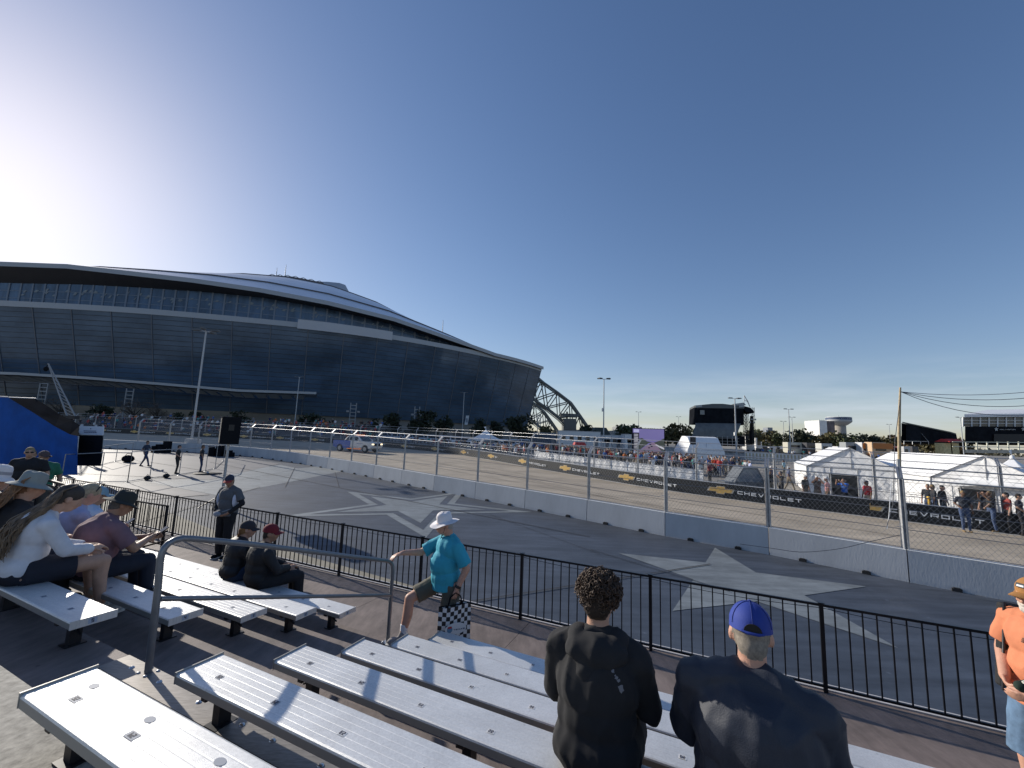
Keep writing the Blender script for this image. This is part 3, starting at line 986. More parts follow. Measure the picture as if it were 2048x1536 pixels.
# smooth plan a little
pts = [p for p, d in STN]
for it in range(6):
    pts = [pts[0]] + [(pts[i - 1] + pts[i] * 2 + pts[i + 1]) / 4 for i in range(1, len(pts) - 1)] + [pts[-1]]
STN = [(p, (Vector((SCN.x, SCN.y, 0)) - Vector((p.x, p.y, 0))).normalized()) for p in pts]
def hgt(px, py, plan):
    """height of a photo point if it stands over that plan point's distance"""
    r = ray(px, py)
    t = math.hypot(plan.x, plan.y) / math.hypot(r.x, r.y)
    return CAMZ + r.z * t
IN = 9.5
def loft(mb, A, B, mi=0, smooth=False):
    n = len(A)
    mb.add(list(A) + list(B), [(i, i + 1, n + i + 1, n + i) for i in range(n - 1)], mi, smooth)
top = [Vector((p.x, p.y, ZW)) for p, d in STN]
bot = [Vector((p.x, p.y, 8.2)) + d * IN * .8 for p, d in STN]
mb = MB(); loft(mb, bot, top); sch(mb, 'facade_glass', m_glass)
# horizontal seams: thin ribs following the canted glass
mb = MB()
for k in range(1, 19):
    t = k / 19
    row = [b.lerp(a, t) - d * .06 for a, b, (p, d) in zip(top, bot, STN)]
    lo = [v - Vector((0, 0, .07)) for v in row]; hi = [v + Vector((0, 0, .07)) for v in row]
    loft(mb, lo, hi)
sch(mb, 'horizontal_seams', m_seam2)
tot = 0; nxt = 5.0; lastp = top[0]
for i in range(1, len(top)):
    a, b = top[i - 1], top[i]
    L_ = (b - a).length; s = 0
    while tot + (L_ - s) >= nxt:
        s += nxt - tot; tot = nxt; nxt += 11.0
        t = s / L_
        mb = MB()
        q0 = bot[i - 1].lerp(bot[i], t) - STN[i][1] * .1; q1 = a.lerp(b, t) - STN[i][1] * .1
        mb.beam(q0, q1, .22, .14, 0, STN[i][1]); sch(mb, 'vertical_seam', m_seam)
    tot += L_ - s
# parapet band on top of the facade
mb = MB(); a = [v - d * .35 - Vector((0, 0, .2)) for v, (p, d) in zip(top, STN)]; b = [v + Vector((0, 0, 1.7)) for v in a]; c = [v + d * 3.5 for v, (p, d) in zip(b, STN)]
loft(mb, a, b); loft(mb, b, c); sch(mb, 'parapet', m_par)
i0 = min(range(len(xsn)), key=lambda i: abs(xsn[i] - 590)); i1 = min(range(len(xsn)), key=lambda i: abs(xsn[i] - 778))
mb = MB(); seg = list(range(i0, i1 + 1))
a = [top[i] - STN[i][1] * 1.1 - Vector((0, 0, .7)) for i in seg]; b = [v + Vector((0, 0, 3.1)) for v in a]; c = [v + STN[i][1] * 1.4 for v, i in zip(b, seg)]
loft(mb, a, b); loft(mb, b, c); mb.add([a[0], b[0], c[0]], [(0, 1, 2)]); mb.add([a[-1], c[-1], b[-1]], [(0, 1, 2)])
sch(mb, 'balcony_panel', M('balcony_white', (.46, .47, .49), .5))
# clerestory, soffit, eave, roof
CI = 4.0
cl0 = [Vector((p.x, p.y, ZW + 1.4)) + d * CI for p, d in STN]
cl1 = []; ev = []; so_ = []; rt = []
for (p, d), x in zip(STN, xsn):
    pc = p + d * CI
    zs = hgt(x, interp(SOF, x), pc); cl1.append(Vector((pc.x, pc.y, max(zs, ZW + 1.45))))
    pe = p - d * 1.5
    ze = hgt(x, interp(EV, x), pe); ev.append(Vector((pe.x, pe.y, max(ze, ZW + 1.2))))
    pt = p + d * 62
    zt = hgt(x, interp(TOP, x), pt); rt.append(Vector((pt.x, pt.y, max(zt, ZW + 1.6))))
mb = MB(); loft(mb, cl0, cl1); sch(mb, 'clerestory_glass', m_clere)
mb = MB()
for t in (.33, .66):
    row = [a.lerp(b, t) - d * .08 for a, b, (p, d) in zip(cl0, cl1, STN)]
    loft(mb, [v - Vector((0, 0, .09)) for v in row], [v + Vector((0, 0, .09)) for v in row])
acc = 0
for i in range(1, len(cl0)):
    a, b = cl0[i - 1], cl0[i]; n = max(1, int((b - a).length / 3.0))
    for k in range(n):
        q0 = a.lerp(b, k / n) - STN[i][1] * .1; q1 = cl1[i - 1].lerp(cl1[i], k / n) - STN[i][1] * .1
        if (q1 - q0).length > .6: mb.beam(q0, q1, .16 if k else .5, .14, 0, STN[i][1])
sch(mb, 'clerestory_frame', m_mull)
# inner lattice and lit gaps seen through the clerestory glass
mb = MB(); rnd = random.Random(3)
for i in range(10, len(cl0) - 8):
    a, b = cl0[i], cl0[i + 1]; h = cl1[i].z - cl0[i].z
    if h < 3: continue
    for k in range(2):
        t = rnd.random()
        q = a.lerp(b, t) + Vector((0, 0, h * (.45 + .25 * rnd.random()))) - STN[i][1] * .12
        d = (b - a).normalized(); w = rnd.uniform(.4, 1.0)
        mb.add([q, q + d * w, q + d * (w + .5) + Vector((0, 0, rnd.uniform(.3, 1.1))), q + d * .5 + Vector((0, 0, rnd.uniform(.3, 1.0)))], [(0, 1, 2, 3)])
sch(mb, 'clerestory_openings', M('sky_gap_panel', (.20, .24, .27), .5))
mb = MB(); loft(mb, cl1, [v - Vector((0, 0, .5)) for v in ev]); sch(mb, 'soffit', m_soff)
mb = MB(); evl = [v - Vector((0, 0, .5)) for v in ev]; evt = [v + Vector((0, 0, .9)) for v in ev]
loft(mb, evl, evt); sch(mb, 'eave_fascia', m_par)
mb = MB(); rows = []
NR = 10
for k in range(NR + 1):
    t = k / NR
    rows.append([a.lerp(b, t) + Vector((0, 0, (b.z - a.z) * .12 * math.sin(math.pi * t) )) for a, b in zip(evt, rt)])
for a, b in zip(rows[:-1], rows[1:]): loft(mb, a, b, 0, True)
rr = [v + d * 70 - Vector((0, 0, 14)) for v, (p, d) in zip(rt, STN)]
loft(mb, rt, rr, 0, True)
back = [Vector((v.x, v.y, 2)) for v in rr]
loft(mb, rr, back, 0)
sch(mb, 'roof', m_roof)
# standing ribs running along the roof
for t, w in ((.16, .22), (.55, .2)):
    k = t * NR; k0 = int(k); f_ = k - k0
    row = [a.lerp(b, f_) + Vector((0, 0, .2)) for a, b in zip(rows[k0], rows[k0 + 1])]
    mb = MB(); mb.tube(row[8:], w, 5); sch(mb, 'roof_rib', M('roof_rib_dark', (.10, .10, .11), .5))
# raised retractable roof panel
RP = [(395, 529, 526), (440, 536, 528), (500, 548, 540), (560, 560, 549), (620, 573, 557), (680, 590, 566), (710, 598, 573), (738, 607, 594)]
lo = []; hi = []; bk = []
for x, yl, yh in RP:
    p, d = stn(x); q = p + d * 66
    lo.append(Vector((q.x, q.y, hgt(x, yl, q) - 2))); q2 = p + d * 82
    hi.append(Vector((q2.x, q2.y, hgt(x, yh, q2)))); q3 = p + d * 120
    bk.append(Vector((q3.x, q3.y, hi[-1].z - 3)))
mb = MB(); mid = [a.lerp(b, .5) + Vector((0, 0, 1.2)) for a, b in zip(lo, hi)]
loft(mb, lo, mid, 0, True); loft(mb, mid, hi, 0, True); loft(mb, hi, bk, 0, True)
mb.add([lo[-1], mid[-1], hi[-1], bk[-1], Vector((bk[-1].x, bk[-1].y, lo[-1].z))], [(0, 1, 2, 3, 4)])
sch(mb, 'retractable_roof', m_roof2)
# gantry on the roof and lightning rods
mb = MB()
row = [a + Vector((0, 0, .5)) for a in [rows[7][i] for i in range(len(xsn)) if 420 < xsn[i] < 640]]
mb.tube(row, .25, 5)
for a, b in zip(row[:-1], row[1:]):
    mb.beam(a, a.lerp(b, .5) + Vector((0, 0, .7)), .2, .2); mb.beam(a.lerp(b, .5) + Vector((0, 0, .7)), b, .2, .2)
sch(mb, 'roof_gantry', M('roof_rib_dark', (.10, .10, .11), .5))
for x, y0, y1 in ((402, 526, 500), (441, 528, 499), (955, 680, 645)):
    p, d = stn(x); q = p + d * (64 if x < 900 else 30)
    mb = MB(); b0 = Vector((q.x, q.y, hgt(x, y0, q) - 1)); b1 = Vector((q.x, q.y, hgt(x, y1, q)))
    mb.tube([b0, b1], [.25, .1], 5); sch(mb, 'lightning_rod', m_par)
# right end wall closing the facade
mb = MB()
e0, e1 = bot[-1], top[-1]
w0 = [e0, e1, e1 + Vector((-30, 70, 0)), e0 + Vector((-30, 70, 0))]
mb.add(w0, [(0, 1, 2, 3)]); sch(mb, 'end_facade', m_glass)
# stone base behind the canopy
mb = MB(); gb = [Vector((p.x, p.y, 1.2)) + d * (IN * .8 + 1.2) for p, d in STN]; gt = [Vector((v.x, v.y, 8.3)) for v in gb]
loft(mb, gb, gt); sch(mb, 'base_wall', m_base)
for i in range(2, len(gb) - 4, 2):
    mb = MB()
    a = gb[i]; b = gb[i].lerp(gb[i + 1], .8); d = STN[i][1]
    mb.hexa([a - d * .3, b - d * .3, b - d * .05, a - d * .05] + [q + Vector((0, 0, 3.3 + (i % 3) * .6)) for q in (a - d * .3, b - d * .3, b - d * .05, a - d * .05)])
    sch(mb, 'entrance_opening', M('opening_dark', (.02, .022, .026), .4))
# entrance canopy
CT = [(-200, 741), (0, 755), (128, 758), (250, 765), (380, 775), (512, 786), (647, 789.5)]
cpts = []
for x, y in CT:
    p, d = stn(x); q = p - d * 9; cpts.append((Vector((q.x, q.y, hgt(x, y, q))), d))
n = 6
cf = []
for (a, da), (b, db) in zip(cpts[:-1], cpts[1:]):
    for k in range(n): cf.append((a.lerp(b, k / n), da))
cf.append(cpts[-1])
mb = MB(); A = [a for a, d in cf]; B = [a + Vector((0, 0, .7)) for a in A]; C = [b + d * 12 for b, (a, d) in zip(B, cf)]
loft(mb, A, B); loft(mb, B, C); loft(mb, [a - Vector((0, 0, .0)) + d * 12 for a, d in cf], A)
cn = sch(mb, 'entrance_canopy', m_par)
for i in range(0, len(cf) - 2, 1):
    a, d = cf[i]; b, d2 = cf[i + 1]
    if i % 1 == 0:
        mb = MB()
        q = [a.lerp(b, .12) + d * .8, a.lerp(b, .88) + d * .8, a.lerp(b, .88) + d * 5.5, a.lerp(b, .12) + d * 5.5]
        q = [v - Vector((0, 0, .25 + .12 * k)) for v, k in zip(q, (0, 0, 8, 8))]
        mb.add(q, [(0, 1, 2, 3)]); mb.add([v - Vector((0, 0, .1)) for v in q], [(3, 2, 1, 0)])
        sch(mb, 'canopy_panel', M('canopy_panel', (.33, .36, .38), .5), None)
mb = MB()
for x, y0, y1, dist in ((30, 760, 800, 9), (178, 766, 838, 9), (326, 776, 795, 9)):
    pass
m_mast = M('mast_grey', (.26, .28, .30), .5, .3)
def mast(x, ytop, ybot, off, w, label):
    """ladder-like lattice mast standing before the facade"""
    p, d = stn(x); q = p - d * off
    b = Vector((q.x, q.y, 1.6)); h = hgt(x, ytop, q) - 1.6
    t = thing('lattice_mast', label, 'mast', b, 0, 'ladder like lattice masts before the stadium')
    X = Vector((d.y, -d.x, 0))
    mb = MB()
    for s_ in (-1, 1): mb.beam(X * s_ * w / 2, X * s_ * w / 2 + Vector((0, 0, h)), .22, .22)
    mb.build('mast_legs', m_mast, t)
    mb = MB(); k = 1.0
    while k < h:
        mb.beam(X * -w / 2 + Vector((0, 0, k)), X * w / 2 + Vector((0, 0, k)), .16, .2); k += 1.05
    mb.build('mast_rungs', m_mast, t)
    if off < 20 and x > 600:
        mb = MB(); z = h * .72
        for s_ in (-1, 1): mb.boxd(X * s_ * w * .95, X, d, .35, .3, z, z + .5)
        mb.build('floodlight', M('lamp_head_grey', (.3, .3, .3), .5), t)
mast(30, 766, 838, 9, 1.9, 'pale lattice mast under the stadium canopy at the far left edge')
mast(178, 774, 838, 9, 1.9, 'pale lattice mast under the canopy beside the crane jib')
mast(326, 782, 838, 9, 1.7, 'pale lattice mast under the canopy just left of the tall lamp pole')
mast(710, 806, 850, 16, 1.6, 'lattice mast before the glass between the first tree and the pair of trees')
mast(815, 812, 856, 16, 1.6, 'lattice mast before the glass between the pairs of trees')
mast(1014, 827, 862, 20, 1.7, 'lattice mast beside the large dark tree at the stadium corner')

# arch trusses
m_truss = M('truss_paint', (.115, .13, .13), .5, .2)
def truss(topc, botc, y, y2, r, gap, label_part):
    T_ = [aty(a, b, y + (y2 - y) * i / (len(topc) - 1)) for i, (a, b) in enumerate(topc)]
    B_ = [aty(a, b, y + (y2 - y) * i / (len(botc) - 1)) for i, (a, b) in enumerate(botc)]
    mb = MB(); off = Vector((gap * .35, gap, 0))
    for o_ in (Vector((0, 0, 0)), off):
        for ch_ in (T_, B_):
            mb.tube([p + o_ for p in ch_], r, 6)
            mb.tube([p + o_ + Vector((.2, 0, -1.7 * r - .6)) for p in ch_], r * .55, 5)
        m = min(len(T_), len(B_))
        for i in range(m):
            mb.beam(T_[i] + o_, B_[i] + o_, r * 1.1, r * 1.1)
            if i + 1 < m:
                mb.beam(B_[i] + o_, T_[i + 1] + o_, r * 1.1, r * 1.1)
                mb.beam(T_[i] + o_, B_[i + 1] + o_, r * .9, r * .9)
    for i in range(len(T_)): mb.beam(T_[i], T_[i] + off, r, r)
    for i in range(len(B_)): mb.beam(B_[i], B_[i] + off, r, r)
    return sch(mb, 'arch_truss', m_truss)
truss([(1058, 742), (1082, 762), (1112, 783), (1138, 803), (1156, 828), (1177, 858)], [(1048, 782), (1066, 799), (1090, 815), (1115, 835), (1142, 862), (1166, 874)], 232, 262, .55, 7, 0)
truss([(1050, 795), (1066, 807), (1085, 822), (1098, 840), (1112, 860)], [(1048, 830), (1058, 838), (1070, 848), (1088, 862), (1098, 870)], 285, 300, .5, 6, 0)
mb = MB()
a = aty(1126, 858, 255); b = aty(1152, 838, 255)
mb.box(a.x, b.x, 253, 262, 1.6, b.z); mb.box(a.x - 1, b.x + 1, 252, 263, b.z + 1.2, b.z + 2.0); mb.box(a.x + 2, a.x + 3, 256, 257, b.z, b.z + 4.5)
a = aty(1121, 832, 255); b = aty(1160, 828, 255); mb.box(a.x, b.x, 253.5, 256, a.z, a.z + 1.6)
sch(mb, 'truss_abutment', m_truss)

# ================================================================ lamp poles
m_pole = M('pole_grey', (.42, .44, .46), .5, .3)
m_lamp = M('lamp_head', (.10, .11, .12), .5)
def lamp_pole(px, ptop, y, arms, label, r=.11, box=None, base=False):
    tp = aty(px, ptop, y)
    g = gz(tp.x, tp.y)
    t = thing('lamp_pole', label, 'lamp pole', (tp.x, tp.y, g), 0, 'parking lot lamp poles')
    h = tp.z - g
    mb = MB(); mb.tube([(0, 0, 0), (0, 0, h)], [r * 1.25, r * .8], 8); mb.build('pole', m_pole, t)
    mb = MB()
    for a in arms:
        d = Vector((math.cos(a), math.sin(a), 0))
        mb.beam((0, 0, h - .05), d * .55 + Vector((0, 0, h)), .06, .06)
        o = mb.build('arm', m_pole, t); mb = MB()
        s_ = Vector((-d.y, d.x, 0))
        q = MB(); q.boxd(d * .9, d, s_, .40, .19, h - .02, h + .12); q.boxd(d * .9, d, s_, .34, .15, h + .12, h + .17); q.build('lamp_head', m_lamp, t)
    if box:
        zb = aty(px, box, y).z - g
        q = MB(); q.box(-.35, -.1, -.2, .2, zb - .3, zb + .35); q.build('equipment_box', M('box_white', (.7, .7, .68), .6), t)
    if base:
        q = MB(); q.lathe([(.42, 0), (.42, .75), (.38, .8), (0, .8)], (0, 0, 0), 16); q.build('pole_base', m_conc, t)
X4 = (.15, 3.0, -.5, 3.65)
lamp_pole(412.5, 662, 40.5, (.05, 3.2, 1.6, -1.2), 'tall lamp pole standing behind the near barrier before the stadium', .085, base=True)
lamp_pole(599, 754, 112, (0, 3.14), 'slender lamp pole before the stadium canopy end')
lamp_pole(928.5, 785, 138, (0, 3.14), 'lamp pole carrying a vertical white banner before the stadium glass')
lamp_pole(1208, 758, 80, X4, 'tall lamp pole with four heads right of the stadium', .11, box=820)
lamp_pole(1469.5, 797, 82, (0, 3.14, .4), 'lamp pole standing before the black stage', .13, box=868)
lamp_pole(1277, 824, 185, (0, 3.14), 'thin lamp pole rising behind the video screen')
lamp_pole(1357, 833.5, 215, (0, 3.14), 'small distant lamp pole above the trees left of the stage')
lamp_pole(1577, 818.5, 112, (0, 3.14), 'tallest of the lamp poles between the stage and the water tower')
lamp_pole(1583.5, 834.5, 150, (0, 3.14), 'lamp pole close behind the tallest one right of the stage')
lamp_pole(1566.5, 843, 175, (0, 3.14), 'lowest lamp pole of the three right of the stage')
lamp_pole(1778, 849, 200, (0, 3.14), 'faint far lamp pole left of the wooden pole')
lamp_pole(1920.5, 835, 120, (0, 3.14), 'lamp pole just left of the hospitality stand')
t = thing('pole_banner', 'vertical white banner hanging from the lamp pole before the stadium', 'banner', aty(933.5, 840, 137.8))
mb = MB(); mb.hexa([Vector(q) for q in ((-.7, 0, -1.6), (.35, 0, -1.6), (.35, .05, -1.6), (-.7, .05, -1.6), (-.3, 0, 1.5), (.75, 0, 1.5), (.75, .05, 1.5), (-.3, .05, 1.5))]); mb.build('banner_cloth', M('banner_white', (.55, .58, .6), .7), t)
mb = MB(); mb.box(-.35, .35, -.03, -.005, -.8, .6); mb.build('banner_print', M('banner_grey', (.22, .25, .3), .7), t)

# ================================================================ trees
m_bark = M('tree_bark', (.055, .045, .038), .9)
def leafmat(nm, a, b):
    return M(nm, a, .75, var=.45, vs=1.6, var2=b)
LEAF = {'dark': leafmat('leaves_dark', (.014, .022, .012), (.035, .048, .022)), 'green': leafmat('leaves_green', (.035, .055, .018), (.085, .10, .035)),
        'olive': leafmat('leaves_olive', (.07, .065, .022), (.15, .125, .045)), 'rust': leafmat('leaves_rust', (.10, .062, .028), (.18, .115, .05)), 'bare': M('twigs_bare', (.10, .085, .075), .9, var=.2)}
def tree(px, ptop, y, wpx, kind, label, trunk=True, n=420, seed=0, base=None, group='trees'):
    rd = random.Random(seed + px)
    tp = aty(px, ptop, y); g = gz(tp.x, tp.y) - .05 if base is None else base
    H = tp.z - g; Wd = wpx / FPX * y / 2
    t = thing('tree', label, 'tree', (tp.x, tp.y, g), 0, group)
    mb = MB()
    tr = H * .035 + .05
    mb.tube([(0, 0, 0), (rd.uniform(-.1, .1), 0, H * .3), (rd.uniform(-.3, .3), 0, H * .75)], [tr, tr * .7, tr * .2], 6)
    for k in range(7 if kind != 'bare' else 16):
        a = rd.uniform(0, 6.28); z0 = H * rd.uniform(.22, .5)
        e = Vector((math.cos(a) * Wd * .75, math.sin(a) * Wd * .75, z0 + H * rd.uniform(.15, .4)))
        mb.tube([(0, 0, z0), e * .5 + Vector((0, 0, z0 * .55)), e], [tr * .45, tr * .25, tr * .1], 5)
    mb.build('trunk', m_bark, t)
    mb = MB()
    lobes = [(Vector((rd.uniform(-.6, .6) * Wd, rd.uniform(-.5, .5) * Wd, H * rd.uniform(.30, .80))), Wd * rd.uniform(.38, .62)) for _ in range(11)]
    lobes.append((Vector((0, 0, H * .80)), min(Wd * .55, H * .2)))
    s_ = (Wd + H * .3) * (.098 if kind != 'bare' else .03)
    for k in range(n):
        c, r = rd.choice(lobes)
        v = Vector((rd.gauss(0, 1), rd.gauss(0, 1), rd.gauss(0, 1))).normalized() * r * (rd.random() ** .33) * (1.0 if rd.random() < .88 else 1.25)
        v.z *= .8
        p = c + v
        if p.z > H * 1.02: p.z = H * rd.uniform(.9, 1.0)
        if p.z < H * .12: continue
        a = Vector((rd.gauss(0, 1), rd.gauss(0, 1), rd.gauss(0, 1))).normalized(); b = a.cross(Vector((rd.gauss(0, 1), rd.gauss(0, 1), rd.gauss(0, 1)))).normalized()
        if kind == 'bare':
            mb.add([p - a * s_ * 5, p + b * s_ * .4, p + a * s_ * 5], [(0, 1, 2)])
        else:
            q = s_ * rd.uniform(.5, 1.15)
            mb.add([p - a * q, p - b * q * .7, p + a * q, p + b * q * .7 + a * q * .3], [(0, 1, 2, 3)])
    mb.build('crown', LEAF[kind], t)
    return t
GS = 'trees planted before the stadium facade'
for i, (x, yt, y, w, k, lb) in enumerate([
    (625, 826, 108, 58, 'dark', 'broad dark tree before the stadium just right of the slender lamp pole'),
    (752, 833, 112, 34, 'dark', 'small dark tree left of the taller one before the glass facade'),
    (786, 822, 112, 42, 'dark', 'taller dark tree of the left pair before the glass facade'),
    (846, 817, 110, 56, 'dark', 'wide dark tree in the middle of the stadium facade'),
    (890, 828, 112, 40, 'dark', 'rounded dark tree left of the pole with the white banner'),
    (962, 833, 108, 42, 'dark', 'dark green tree above the small white peaked tent'),
    (990, 838, 112, 36, 'dark', 'low dark tree between the peaked tent and the big corner tree'),
    (1040, 827, 104, 58, 'dark', 'large round dark tree at the right corner of the stadium'),
    (206, 806, 104, 44, 'dark', 'dark tree under the canopy right of the crane jib'),
    (360, 822, 100, 28, 'dark', 'small tree under the canopy left of the tall lamp pole'),
    (393, 818, 100, 30, 'dark', 'small tree behind the tall lamp pole'),
    (484, 818, 104, 34, 'dark', 'small dim tree beside the loudspeaker under the canopy')]):
    tree(x, yt, y, w, k, lb, n=520, seed=i, group=GS)
for i, (x, yt, y, w, lb) in enumerate([(272, 796, 98, 62, 'wide bare tree under the stadium canopy'), (318, 800, 100, 44, 'bare tree right of the widest bare tree'), (125, 790, 100, 54, 'bare dark tree behind the blue tarp wall'), (1141, 850, 120, 38, 'thin bare tree below the end of the arch truss')]):
    tree(x, yt, y, w, 'bare', lb, n=420, seed=50 + i, group='bare trees near the stadium')
rt_ = random.Random(11)
belt = [(1098, 851, 130, 40, 'olive'), (1178, 848, 140, 34, 'dark'), (1256, 848, 150, 54, 'green'), (1310, 856, 170, 40, 'dark'), (1335, 852, 160, 44, 'olive'), (1352, 847, 150, 52, 'olive'), (1376, 850, 165, 44, 'green'), (1400, 860, 170, 40, 'dark'),
        (1500, 859, 190, 36, 'olive'), (1516, 856, 200, 40, 'green'), (1540, 860, 190, 40, 'olive'), (1556, 864, 180, 36, 'green'), (1592, 858, 170, 52, 'dark'), (1612, 862, 180, 40, 'dark'), (1640, 868, 170, 44, 'olive'), (1660, 863, 165, 46, 'olive'), (1686, 864, 160, 44, 'green'),
        (1708, 868, 185, 40, 'dark'), (1728, 866, 190, 36, 'dark'), (1745, 869, 190, 34, 'dark'), (1765, 872, 200, 40, 'olive'), (1790, 869, 230, 50, 'rust'), (1815, 871, 230, 44, 'rust'), (1850, 875, 240, 50, 'olive'), (1880, 873, 240, 50, 'rust'), (1905, 874, 230, 40, 'rust'), (1925, 877, 230, 40, 'olive'), (1478, 862, 190, 30, 'green')]
KL = {'dark': 'dark evergreen', 'green': 'mid green bushy', 'olive': 'olive green', 'rust': 'rust brown autumn'}
PL = ['just below the arch truss', 'right of the truss foot', 'directly left of the video screen', 'behind the right edge of the video screen', 'right of the video screen', 'tallest between screen and stage', 'close to the left side of the stage', 'touching the left side of the stage',
      'seen between the stage columns', 'just right of the stage', 'second right of the stage', 'behind the white lorries right of the stage', 'beside the tall lamp poles', 'right of the lamp poles', 'left below the white billboard', 'below the white billboard', 'below the water tower',
      'right below the water tower', 'second right of the water tower', 'third right of the water tower', 'above the orange food truck', 'left of the wooden pole', 'right of the wooden pole', 'above the black trailer', 'above the right half of the black trailer', 'left of the red canopies', 'behind the red canopies', 'behind the stage columns']
for i, ((x, yt, y, w, k), pl) in enumerate(zip(belt, PL)):
    tree(x, yt, y, w, k, KL[k] + ' tree ' + pl, n=460, seed=100 + i, group='trees along the far edge of the parking lot')
mb = MB(); rd = random.Random(5)
for k in range(2600):
    x = rd.uniform(-60, 520); y = rd.uniform(330, 420) + .1 * x
    g = gz(x, y); hh = rd.uniform(0, 7.5) * (.7 + .3 * math.sin(x * .05))
    a = Vector((rd.gauss(0, 1), rd.gauss(0, 1), rd.gauss(0, 1))).normalized() * 1.8; b = a.cross(Vector((rd.gauss(0, 1), rd.gauss(0, 1), rd.gauss(0, 1)))).normalized() * 1.4
    c = Vector((x, y, g + hh)); mb.add([c - a, c - b, c + a, c + b], [(0, 1, 2, 3)])
tag(mb.build('far_woodland', leafmat('leaves_far', (.05, .055, .035), (.10, .09, .05))), 'hazy low belt of woodland on the horizon', 'woodland', kind='stuff')

# ================================================================ things beyond the track
m_white = M('fabric_white', (.80, .80, .80), .6, var=.05, vs=2, bump=.5, bs=1.2)
m_wpaint = M('paint_white', (.70, .70, .69), .45, var=.06, vs=1.5)
m_blackp = M('paint_black', (.016, .017, .02), .6, spec=.08)
m_blackf = M('fabric_black', (.014, .016, .020), .9, var=.4, vs=.6, spec=.08)
m_win = M('window_dark', (.02, .025, .03), .15)
m_grey = M('grey_panel', (.20, .21, .22), .6, var=.1)
m_orange = M('orange_paint', (.55, .20, .05), .5)
m_redp = M('red_fabric', (.45, .03, .025), .6)
Zv = Vector((0, 0, 1))
def gth(name, label, cat, px, py, y=None, group=None, rz=0.0):
    """a thing whose base stands on the ground under photo column px at distance y"""
    p = aty(px, py, y) if y else og(px, py)
    p.z = gz(p.x, p.y)
    return thing(name, label, cat, p, rz, group)
def spanw(px0, px1, y):
    return (px1 - px0) / FPX * y * 1.02
def htop(py, px, y):
    """height above ground of photo row py at column px, distance y"""
    p = aty(px, py, y); return p.z - gz(p.x, p.y)

# white wrapped crowd fence behind the far wall
J = resample([Vector((p.x, p.y, 0)) + Vector((.55, 1.0, 0)) for p in LB], 2.45)
k = 0
for i in range(len(J) - 1):
    c = (J[i] + J[i + 1]) / 2
    px_ = None
    if not (12.0 < c.x < 13.2 or (2.0 < c.x <= 12.6)) : continue
    if c.x > 12.6: continue
    a, b = J[i], J[i + 1]
    a = Vector((a.x, a.y, gz(a.x, a.y))); b = Vector((b.x, b.y, gz(b.x, b.y))); c = (a + b) / 2
    d = (b - a).normalized(); n = Vector((-d.y, d.x, 0)).normalized()
    k += 1
    t = thing('wrapped_fence_panel', '%s white fabric wrapped fence panel from the right behind the black banner' % nth(k), 'fence', c, 0, 'white wrapped fence panels behind the black banners')
    mb = MB(); rd = random.Random(i)
    m = 14; hT = 1.42
    vs = []
    for r in range(5):
        for j in range(m + 1):
            q = a.lerp(b, j / m) - c; z = hT * r / 4
            vs.append(q + Zv * z + n * (.03 * math.sin(j * 1.7 + r + i) + .02 * rd.uniform(-1, 1)))
    mb.add(vs, [(r * (m + 1) + j, r * (m + 1) + j + 1, (r + 1) * (m + 1) + j + 1, (r + 1) * (m + 1) + j) for r in range(4) for j in range(m)], 0, True)
    mb.build('fabric', m_white, t)
    mb = MB(); mb.tube([a - c + Zv * 1.45 + n * .05, b - c + Zv * 1.45 + n * .05], .018, 6)
    for q in (a, b): mb.tube([q - c + n * .05, q - c + n * .05 + Zv * 1.45], .018, 6)
    mb.build('frame', m_steel, t)

RK = {}
def bike_rack(a, b, group, label):
    c = (a + b) / 2
    RK[group] = RK.get(group, 0) + 1; label = nth(RK[group]) + ' ' + label
    t = thing('crowd_barrier', label, 'barrier', c, 0, group)
    mb = MB(); A, B = a - c, b - c
    for z in (.15, 1.08): mb.tube([A + Zv * z, B + Zv * z], .019, 5)
    for s in (0, 1):
        q = A.lerp(B, s); mb.tube([q, q + Zv * 1.08], .019, 5)
    d = (b - a).normalized(); n = Vector((-d.y, d.x, 0))
    for s in (.12, .88):
        q = A.lerp(B, s); mb.tube([q - n * .25, q + n * .25], .015, 4)
    mb.build('frame', m_steel, t)
    mb = MB()
    for j in range(1, 13):
        q = A.lerp(B, j / 13); mb.tube([q + Zv * .15, q + Zv * 1.08], .008, 4)
    mb.build('bars', m_steel, t)
def rack_row(p0, p1, n, group, label):
    p0 = Vector(p0); p1 = Vector(p1)
    for i in range(n):
        a = p0.lerp(p1, i / n); b = p0.lerp(p1, (i + .97) / n)
        bike_rack(Vector((a.x, a.y, gz(a.x, a.y))), Vector((b.x, b.y, gz(b.x, b.y))), group, label)
JB = resample([Vector((p.x, p.y, 0)) + Vector((-.6, 2.4, 0)) for p in LB], 2.3)
for i in range(14, 40):
    a, b = JB[i], JB[i].lerp(JB[i + 1], .97)
    bike_rack(Vector((a.x, a.y, gz(a.x, a.y))), Vector((b.x, b.y, gz(b.x, b.y))), 'steel crowd barriers behind the far catch fence', 'steel crowd barrier from the right before the spectators beyond the track')

